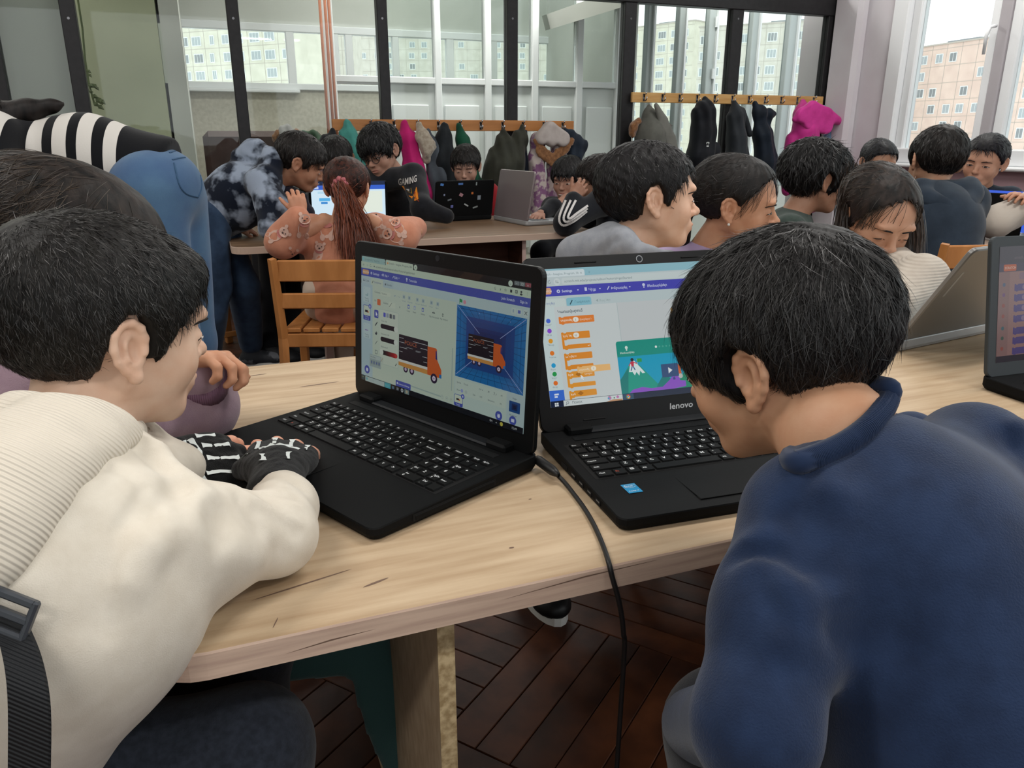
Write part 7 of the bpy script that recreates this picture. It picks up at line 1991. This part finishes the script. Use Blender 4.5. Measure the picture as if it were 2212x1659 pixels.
m_fl = [mat('print_white', '#b9b4b0', rough=.9), mat('print_orange', '#d07a1c', rough=.9), mat('print_yellow', '#e0b030', rough=.9), mat('print_dark_red', '#7a2c18', rough=.9)]
def lay(par, tr, polys, mats_, name, off=.0015):
    q = MB(); k = 0
    for pts, m in polys:
        k += 1; V = []
        for X, Y in pts:
            d = nrm(ray(X, Y)); h = tr.ray_cast(Vector(CAM), Vector(d))
            if h[0] is None: break
            V.append(np.array(h[0])-d*(off+.0008*k))
        else: q.add(V, [tuple(range(len(V)))], m)
    return q.build(name, mats_, par) if q.V else None
pol = []
V2, F2, wd = text2d('GAMING', True)
for f in F2: pol.append(([(860+V2[i][0]/wd*40, 402-V2[i][1]*20+ (V2[i][0]/wd-.5)**2*-10 - V2[i][0]/wd*8) for i in f], 0))
lay(sw_o, tr, pol, m_fl, 'print_lettering', .004)
pol = [([(868, 402), (900, 404), (904, 430), (896, 434), (884, 424)], 1), ([(872, 404), (888, 406), (890, 418), (880, 414)], 2), ([(894, 414), (904, 416), (905, 436), (898, 430)], 3), ([(876, 408), (884, 408), (884, 414)], 0)]
lay(sw_o, tr, pol, m_fl, 'flame_print', .003)

# ---- boy behind the stickered laptop
P = Pose(PD(1006, 360, 4.42), 184, 16, 0, .98)
nk = P.w1((0, -.05, -.125))
o, g = person('boy in a red top behind the laptop with stickers', P, '#b08a78', h=.0046, neck=nk, hair=boyhair(141, .015, .048, z=dict(side=.02)), hair_col='#15110f', strands=st(1800, w=.003, down=.5), closed=.6)
J = rig(nk, 184, pelvis_z=.43)
seated(o, J, [J['shl']+A(.06, -.06, -.2), J['shr']+A(-.06, -.06, -.2)], [J['shl']+A(-.02, -.25, -.23), J['shr']+A(.02, -.25, -.23)], cloth('red_cotton', '#8a1f26'), m_trd, m_shoe_bk, top_name='top', h=.010)

# ---- smiling boy and the boy with the striped sleeve
P = Pose(PD(1226, 388, 4.24), 205, 10, 0, 1.0)
nk = P.w1((0, -.05, -.125))
o, g = person('smiling boy in dark clothes beside the coats, behind the silver laptop', P, '#a98371', h=.0046, neck=nk, hair=boyhair(151, .018, .036, z=dict(side=.006)), hair_col='#151315', strands=st(1800, w=.003, down=.5), closed=.3, mouth_open=1, smile=1, core=[([P.w1((0, -.05, -.12)), PD(1228, 440, 4.15), PD(1195, 448, 4.0), PD(1168, 462, 3.9)], [.04, .05, .03, .024])],
    hands=[dict(w=PD(1168, 462, 3.9), D=A(-.6, -.5, -.1), N=A(0, -.2, 1), side=-1, s=.85, curl=.5)])
q = MB(); q.tube([P.w1((-.017, .0985, -.058)), P.w1((-.008, .1005, -.0605)), P.w1((.008, .1005, -.0605)), P.w1((.017, .0985, -.058))], [.001, .0026, .0026, .001], 6); q.build('teeth', mat('teeth', '#d8d4cc', rough=.3), o)
J = rig(nk, 205, pelvis_z=.43); J['pelvis'] = J['pelvis']+A(.06, .10, 0); J['chest'] = J['chest']+A(.03, .06, 0)
seated(o, J, [J['shl']+A(.02, -.06, -.2), PD(1195, 448, 4.0)], [None, PD(1172, 464, 3.92)], m_dk, m_trd, m_shoe_bk, top_name='sweater', h=.010)
P = Pose(PD(1290, 392, 3.66), -82, 6, 0, 1.02)
nk = P.w1((0, -.05, -.125))
o, g = person('boy in a black track jacket with three white sleeve stripes, chin on his hand', P, '#94705c', h=.0042, neck=nk, hair=boyhair(161, .014, .036), hair_col='#1c1614', strands=st(2200, w=.0026), ear_out=12,
    hands=[dict(w=PD(1240, 424, 3.5), D=A(.5, .1, .45), N=A(-.3, -1, .1), side=-1, s=.9, curl=.5, arm=PD(1230, 450, 3.48), tc=.1)])
J = rig(nk, -60, pelvis_z=.43, lean=.10)
J['shl'] = PD(1300, 436, 3.56); J['shr'] = PD(1330, 430, 3.84)
jk = seated(o, J, [PD(1222, 481, 3.46), PD(1270, 470, 3.8)], [PD(1238, 432, 3.49), None], cloth('black_track', '#14161b', '#1b1d23', nscale=20), m_trd, m_shoe_bk, top_name='track_jacket', sleeve=(.060, .052, .038), fat=1.02)
tr = tree(jk); pol = []
for k, off in enumerate((0, 11, 22)):
    L = smoothpath([A(1222+off*1.0, 432, 0), A(1208+off*.9, 470-off*.2, 0), A(1216+off*.7, 487-off*.7, 0), A(1240+off*.3, 478-off*.8, 0), A(1268+off*.1, 456-off*.55, 0)], 5)
    for i in range(len(L)-1):
        t = nrm(L[i+1]-L[i]); n_ = A(-t[1], t[0], 0)*2.4
        pol.append(([tuple((L[i]-n_)[:2]), tuple((L[i]+n_)[:2]), tuple((L[i+1]+n_)[:2]), tuple((L[i+1]-n_)[:2])], 0))
lay(jk, tr, pol, [mat('stripe_white', '#c9c6c4', rough=.8)], 'sleeve_stripes', .002)
# chair behind the tie-dye boy
chair_copy(ch1, tuple(A(*PZ(470, 800, 0)[:2], 0)+A(.0, .30, 0)), math.radians(-70), 'wooden chair behind the legs of the boy in tie-dye')
# ================================================================== coat rails and coats
m_rail = mat('varnished_pine', '#b57a45', rough=.4, spec=.35, col2='#a56c3a', nscale=4, nstretch=(1, 6, 10), detail=6)
m_rail2 = mat('pale_pine', '#c9a066', rough=.4, spec=.35, col2='#b98b50', nscale=5, nstretch=(1, 5, 9), detail=6)
m_hook = mat('chrome_hook', '#b9bcc0', rough=.25, metal=.9)
def coat_rail(label, x0, x1, ytop, ybot, xs, m):
    Yr = PARTY-.05; xm = (x0+x1)/2
    a, c = PY(x0, ytop, Yr), PY(x1, ytop, Yr); zt_, zb_ = PY(xm, ytop, Yr)[2], PY(xm, ybot, Yr)[2]
    e = empty('coat_rail', ((a[0]+c[0])/2, PARTY-.02, (zt_+zb_)/2), label, 'coat rail')
    q = MB(); q.box(((a[0]+c[0])/2, Yr+.025, (zt_+zb_)/2), (c[0]-a[0], .022, zt_-zb_), bev=.003); q.build('board', m, e)
    for x in xs:
        p = PY(x, (ytop+ybot)/2, Yr); p[1] = Yr+.012; z = (zt_+zb_)/2
        q = MB(); q.box((p[0], p[1], z), (.016, .004, .05), bev=.001)
        q.tube([(p[0], p[1], z+.02), (p[0], p[1]-.025, z+.022), (p[0], p[1]-.03, z+.035)], .0045, 6)
        q.tube([(p[0], p[1], z-.012), (p[0], p[1]-.022, z-.022), (p[0], p[1]-.036, z-.012), (p[0], p[1]-.038, z+.004)], .0045, 6)
        q.build('hook', m_hook, e, smooth=True)
    return e
coat_rail('long orange wood coat rail with hooks on the left partition posts', 718, 1242, 259, 283, (748, 802, 852, 903, 948, 995, 1040, 1087, 1131, 1176, 1217), m_rail)
coat_rail('pale pine coat rail with hooks on the right partition posts', 1368, 1783, 203.5, 224.5, (1393, 1433, 1470, 1508, 1546, 1584, 1620, 1655, 1690, 1725, 1760), m_rail2)
PXM = .00305
YC = 4.915
def coat(label, chains, m, noise=(.009, 26), name='coat', k=.03, h=.011, parts=(), seed=1, yb=None, folds=0):
    """chains: lists of (px, py, radius in px[, bulge towards the room]) hanging flat against the rail"""
    Yb = YC if yb is None else yb
    def PT(c): p = PY(c[0], c[1], Yb-min(c[2]*PXM*.55, .075)); return p
    def shape(g, chs):
        for ch in chs:
            for i in range(len(ch)-1): g.cap(PT(ch[i]), PT(ch[i+1]), ch[i][2]*PXM*.9, ch[i+1][2]*PXM*.9, k)
    allp = [PT(c) for ch in chains for c in ch]; rm = max(c[2] for ch in chains for c in ch)*PXM+.05
    lo, hi = bounds(allp, rm); g = SDF(lo, hi, h); shape(g, chains)
    X, Y, Z = g.ax[0][:, None, None], g.ax[1][None, :, None], g.ax[2][None, None, :]
    fl = .0
    g.f -= (noise[0]*np.sin(X*95+3*np.sin(Z*9+seed)+seed)).astype(np.float32)*.6
    g.noise(noise[0]*.7, noise[1], seed, (1, 1, .5)); g.cut(A(0, Yb+.012, 0), A(0, 1, 0))
    V, F = g.mesh(); o = mk(name, V, F, m, None, True, loc=A(*allp[0])); tag(o, label, 'coat')
    for pn, chs, pm, pk in parts:
        ap = [PT(c) for ch in chs for c in ch]; lo, hi = bounds(ap, max(c[2] for ch in chs for c in ch)*PXM+.05)
        g = SDF(lo, hi, h*.8)
        for ch in chs:
            for i in range(len(ch)-1): g.cap(PT(ch[i])-A(0, pk, 0), PT(ch[i+1])-A(0, pk, 0), ch[i][2]*PXM, ch[i+1][2]*PXM, .015)
        if 'fur' in pn: g.noise(.007, 130, seed+1)
        V, F = g.mesh(); mk(pn, V, F, pm, o)
    return o
def cm(n, c, c2, **k): return cloth('coat_'+n, c, c2, nscale=14, rough=k.pop('rough', .6), sheen=.1, **k)
m_fur = mat('brown_fur', '#8a6242', rough=.95, spec=.05, sheen=.4, col2='#6b482e', nscale=60, bump=.8, bscale=160)
m_fur2 = mat('beige_fur', '#9a846c', rough=.95, spec=.05, sheen=.4, col2='#7a6552', nscale=60, bump=.8, bscale=160)
m_furc = mat('cream_fur', '#b0a595', rough=.95, spec=.05, sheen=.4, col2='#978b7b', nscale=60, bump=.8, bscale=160)
coat('black coat on the leftmost hook of the left rail', [[(718, 285, 10), (712, 315, 24), (704, 400, 30), (704, 500, 32)]], cm('black', '#131417', '#1b1c20'), seed=2)
coat('teal jacket hanging on the left rail', [[(752, 268, 8), (754, 290, 17), (764, 325, 24), (782, 365, 17), (790, 390, 10)], [(764, 325, 20), (766, 400, 24)]], cm('teal', '#4a9389', '#3f827a'), seed=3)
coat('dark blue coat behind the head of the boy with glasses', [[(802, 270, 8), (806, 300, 18), (812, 380, 26), (815, 460, 28)]], cm('blue', '#1a2340', '#202a4c'), seed=4)
coat('magenta coat on the left rail, its hem at the boy with glasses', [[(872, 268, 7), (880, 300, 20), (892, 360, 22), (912, 420, 26), (918, 440, 22)]], cm('magenta', '#c2206f', '#a91b60'), seed=5)
coat('grey-blue jacket with a cream furry hood on the left rail', [[(925, 285, 8), (938, 330, 22), (952, 380, 30), (958, 460, 34)]], cm('greyblue', '#4d545c', '#434a52'), seed=6,
     parts=[('hood_fur', [[(898, 270, 6), (908, 295, 14), (918, 315, 15), (915, 345, 8)]], m_furc, .06)])
coat('black jacket on the left rail over the boy in red', [[(962, 272, 8), (958, 300, 18), (962, 350, 32), (970, 420, 34)]], cm('black2', '#12161a', '#191e22'), seed=7)
coat('dark green jacket on the left rail beside the black one', [[(990, 272, 7), (998, 300, 14), (1008, 350, 20), (1025, 400, 22)]], cm('green', '#17503a', '#123f2e'), seed=8)
coat('olive coat with two shoulders on the left rail', [[(1085, 286, 8), (1088, 310, 20), (1080, 360, 36), (1076, 460, 40)], [(1128, 272, 6), (1122, 300, 18), (1108, 350, 30), (1108, 460, 32)], [(1072, 330, 18), (1056, 385, 16)]], cm('olive', '#34352c', '#2b2c25'), seed=9)
coat('dark blue trousers hanging between the olive and floral coats', [[(1134, 284, 3), (1134, 350, 9), (1134, 410, 14), (1134, 480, 14)]], cm('navytr', '#151a26', '#1a202e'), seed=10)
m_flo = mat('floral_print', '#b5a9a4', rough=.7, spec=.2, col2='#7b5576', nscale=22, contrast=(.46, .56), bump=.2, bscale=300)
coat('white and purple floral coat with brown fur trim on the left rail', [[(1180, 285, 12), (1160, 305, 18), (1160, 350, 20), (1162, 470, 24)], [(1180, 285, 12), (1206, 305, 18), (1202, 360, 22), (1196, 470, 26)]], m_flo, seed=11,
     parts=[('hood', [[(1178, 280, 16), (1160, 298, 15)], [(1178, 280, 16), (1205, 300, 17)], [(1178, 284, 15), (1181, 302, 15)]], cm('offwhite', '#b3aaa6', '#a19792'), .07), ('fur_trim', [[(1150, 305, 10), (1160, 328, 13), (1182, 345, 13), (1205, 325, 13), (1222, 305, 9)]], m_fur, .10)])
coat('navy hooded jacket on the last hook of the left rail', [[(1222, 280, 7), (1234, 300, 17), (1255, 312, 14), (1250, 335, 15)], [(1234, 300, 14), (1238, 400, 22)]], cm('navy', '#1a222d', '#212b38'), seed=12)
coat('grey-olive coat with a pointed hood on the right rail', [[(1402, 226, 4), (1403, 252, 18), (1404, 290, 36), (1402, 340, 44), (1400, 450, 46)], [(1410, 260, 16), (1440, 275, 8), (1452, 270, 4)]], cm('greyolive', '#5f5f59', '#52524d'), seed=13, noise=(.004, 26),
     parts=[('hood_fold', [[(1402, 228, 5), (1418, 262, 12), (1434, 300, 14), (1444, 340, 13)]], cm('greyolive2', '#75756f', '#686863'), .09), ('fur_trim', [[(1370, 262, 7), (1360, 275, 9), (1358, 290, 8)]], m_fur, .05)])
bc = coat('black coat with a small white emblem on the right rail', [[(1522, 216, 8), (1522, 242, 28), (1520, 285, 30), (1512, 340, 34), (1508, 400, 34)], [(1535, 330, 26), (1548, 380, 20)]], cm('black3', '#101217', '#171a20'), seed=14)
e_ = PY(1529, 312, YC-.19); q = MB()
for a in (-35, 0, 35):
    R_ = roty(math.radians(a)); P = [e_+R_@A(0, 0, .006)+R_@A(.006*math.cos(t), 0, .012*math.sin(t)) for t in [2*PI*i/10 for i in range(10)]]
    q.add(P, [tuple(range(10))]); 
for dz in (-.010, -.015): q.add([e_+A(-.010, 0, dz), e_+A(.010, 0, dz), e_+A(.010, 0, dz+.003), e_+A(-.010, 0, dz+.003)], [(0, 1, 2, 3)])
q.build('emblem', m_print, bc)
coat('dark grey hooded coat with a crescent of beige fur on the right rail', [[(1588, 222, 7), (1590, 250, 22), (1592, 300, 26), (1594, 400, 40)], [(1606, 236, 8), (1618, 290, 10)]], cm('dgrey', '#2a2e33', '#23272b'), seed=15,
     parts=[('fur_trim', [[(1553, 278, 8), (1566, 305, 11), (1588, 322, 13), (1612, 320, 12), (1625, 300, 8)]], m_fur2, .16)])
coat('dark navy jacket with slouched hood on the right rail', [[(1632, 224, 7), (1644, 244, 17), (1664, 246, 13), (1658, 262, 12)], [(1640, 244, 14), (1648, 290, 24), (1655, 350, 28), (1655, 420, 28)]], cm('dnavy', '#151c25', '#1b2430'), seed=16)
coat('bright pink puffer coat on the right rail', [[(1735, 220, 8), (1735, 245, 26), (1740, 285, 34), (1742, 340, 40), (1745, 430, 40)], [(1712, 300, 18), (1702, 350, 18), (1700, 410, 15)]], cm('pink', '#c9388f', '#b82f80', rough=.45), seed=17, noise=(.004, 30),
     parts=[('hood', [[(1736, 232, 14), (1715, 250, 18), (1700, 258, 8)], [(1736, 232, 14), (1765, 250, 18), (1792, 262, 10)], [(1730, 262, 20), (1765, 272, 20)]], cm('pink2', '#d13f98', '#bd3385', rough=.45), .09)])
coat('light blue denim jacket behind the pink coat', [[(1782, 228, 6), (1786, 255, 12), (1798, 268, 9)], [(1786, 260, 10), (1790, 330, 12)]], cm('denim', '#6f8fae', '#62819e'), seed=18)

# things seen through the glass on the left: sofa, coats thrown on it, a hanging plant
m_sofa = mat('brown_leatherette', '#4b3632', rough=.5, spec=.3, col2='#3f2d2a', nscale=5)
xs0, xs1 = xat(438, 300, 6.2), xat(700, 300, 6.2); zs_ = zat(560, 283, 6.2)
sf = empty('sofa', ((xs0+xs1)/2, 6.3, 0), 'brown sofa behind the glass partition at left', 'sofa')
q = MB(); q.box(((xs0+xs1)/2, 6.28, zs_/2+.05), (xs1-xs0, .16, zs_-.1), bev=.04); q.build('backrest', m_sofa, sf)
q = MB(); q.box(((xs0+xs1)/2, 5.88, .26), (xs1-xs0-.3, .66, .30), bev=.04); q.build('seat', m_sofa, sf)
for x in (xs0+.08, xs1-.08):
    q = MB(); q.box((x, 5.9, .36), (.16, .72, .5), bev=.05); q.build('armrest', m_sofa, sf)
for x in (xs0+.1, xs1-.1):
    for y in (5.6, 6.3):
        q = MB(); q.box((x, y, .055), (.06, .06, .11)); q.build('leg', m_sofa, sf)
coat('grey furry hat and coat lying on the brown sofa', [[(618, 284, 18), (624, 300, 26), (620, 360, 34), (620, 400, 34)]], cm('greyfur', '#8a8886', '#777573'), name='coat', seed=21, yb=6.0, parts=[('fur_trim', [[(600, 288, 8), (596, 300, 10)], [(640, 284, 7), (646, 296, 8)]], m_fur, .03)])
coat('dark green coat lying on the sofa beside the grey one', [[(655, 290, 10), (680, 292, 12), (690, 310, 16), (660, 340, 20), (660, 398, 26)]], cm('dgreen2', '#38503c', '#2e4432'), seed=22, yb=6.0)
m_leaf = mat('plant_leaf', '#3d4a2a', rough=.6, col2='#515c36', nscale=20)
pl = empty('hanging_plant', PY(186, 180, 5.7), 'trailing green plant behind the second glass bay from the left', 'plant')
q = MB(); q.tube([A(PY(176, 60, 5.7)[0], 5.7, 2.99), PY(178, 60, 5.7), PY(184, 130, 5.68), PY(192, 180, 5.66), PY(204, 225, 5.66)], .006, 5); q.build('stem', m_leaf, pl)
rr = random.Random(4)
for (x, y, s) in ((186, 150, 9), (190, 158, 8), (188, 182, 12), (198, 180, 12), (206, 186, 8), (196, 205, 12), (206, 208, 16), (214, 214, 12), (200, 220, 12), (210, 226, 12), (190, 196, 8)):
    c = PY(x, y, 5.66); a = rr.uniform(-1, 1); L = s*.0042; q = MB()
    d = A(math.cos(a), -.3, -abs(math.sin(a))-.2); d = nrm(d); n_ = nrm(np.cross(d, A(.2, -1, .1)))
    q.add([c, c+d*L*.4+n_*L*.3, c+d*L, c+d*L*.4-n_*L*.3, c+d*L*.5-A(0, .01, 0)], [(0, 1, 4), (1, 2, 4), (2, 3, 4), (3, 0, 4)]); q.build('leaf', m_leaf, pl)
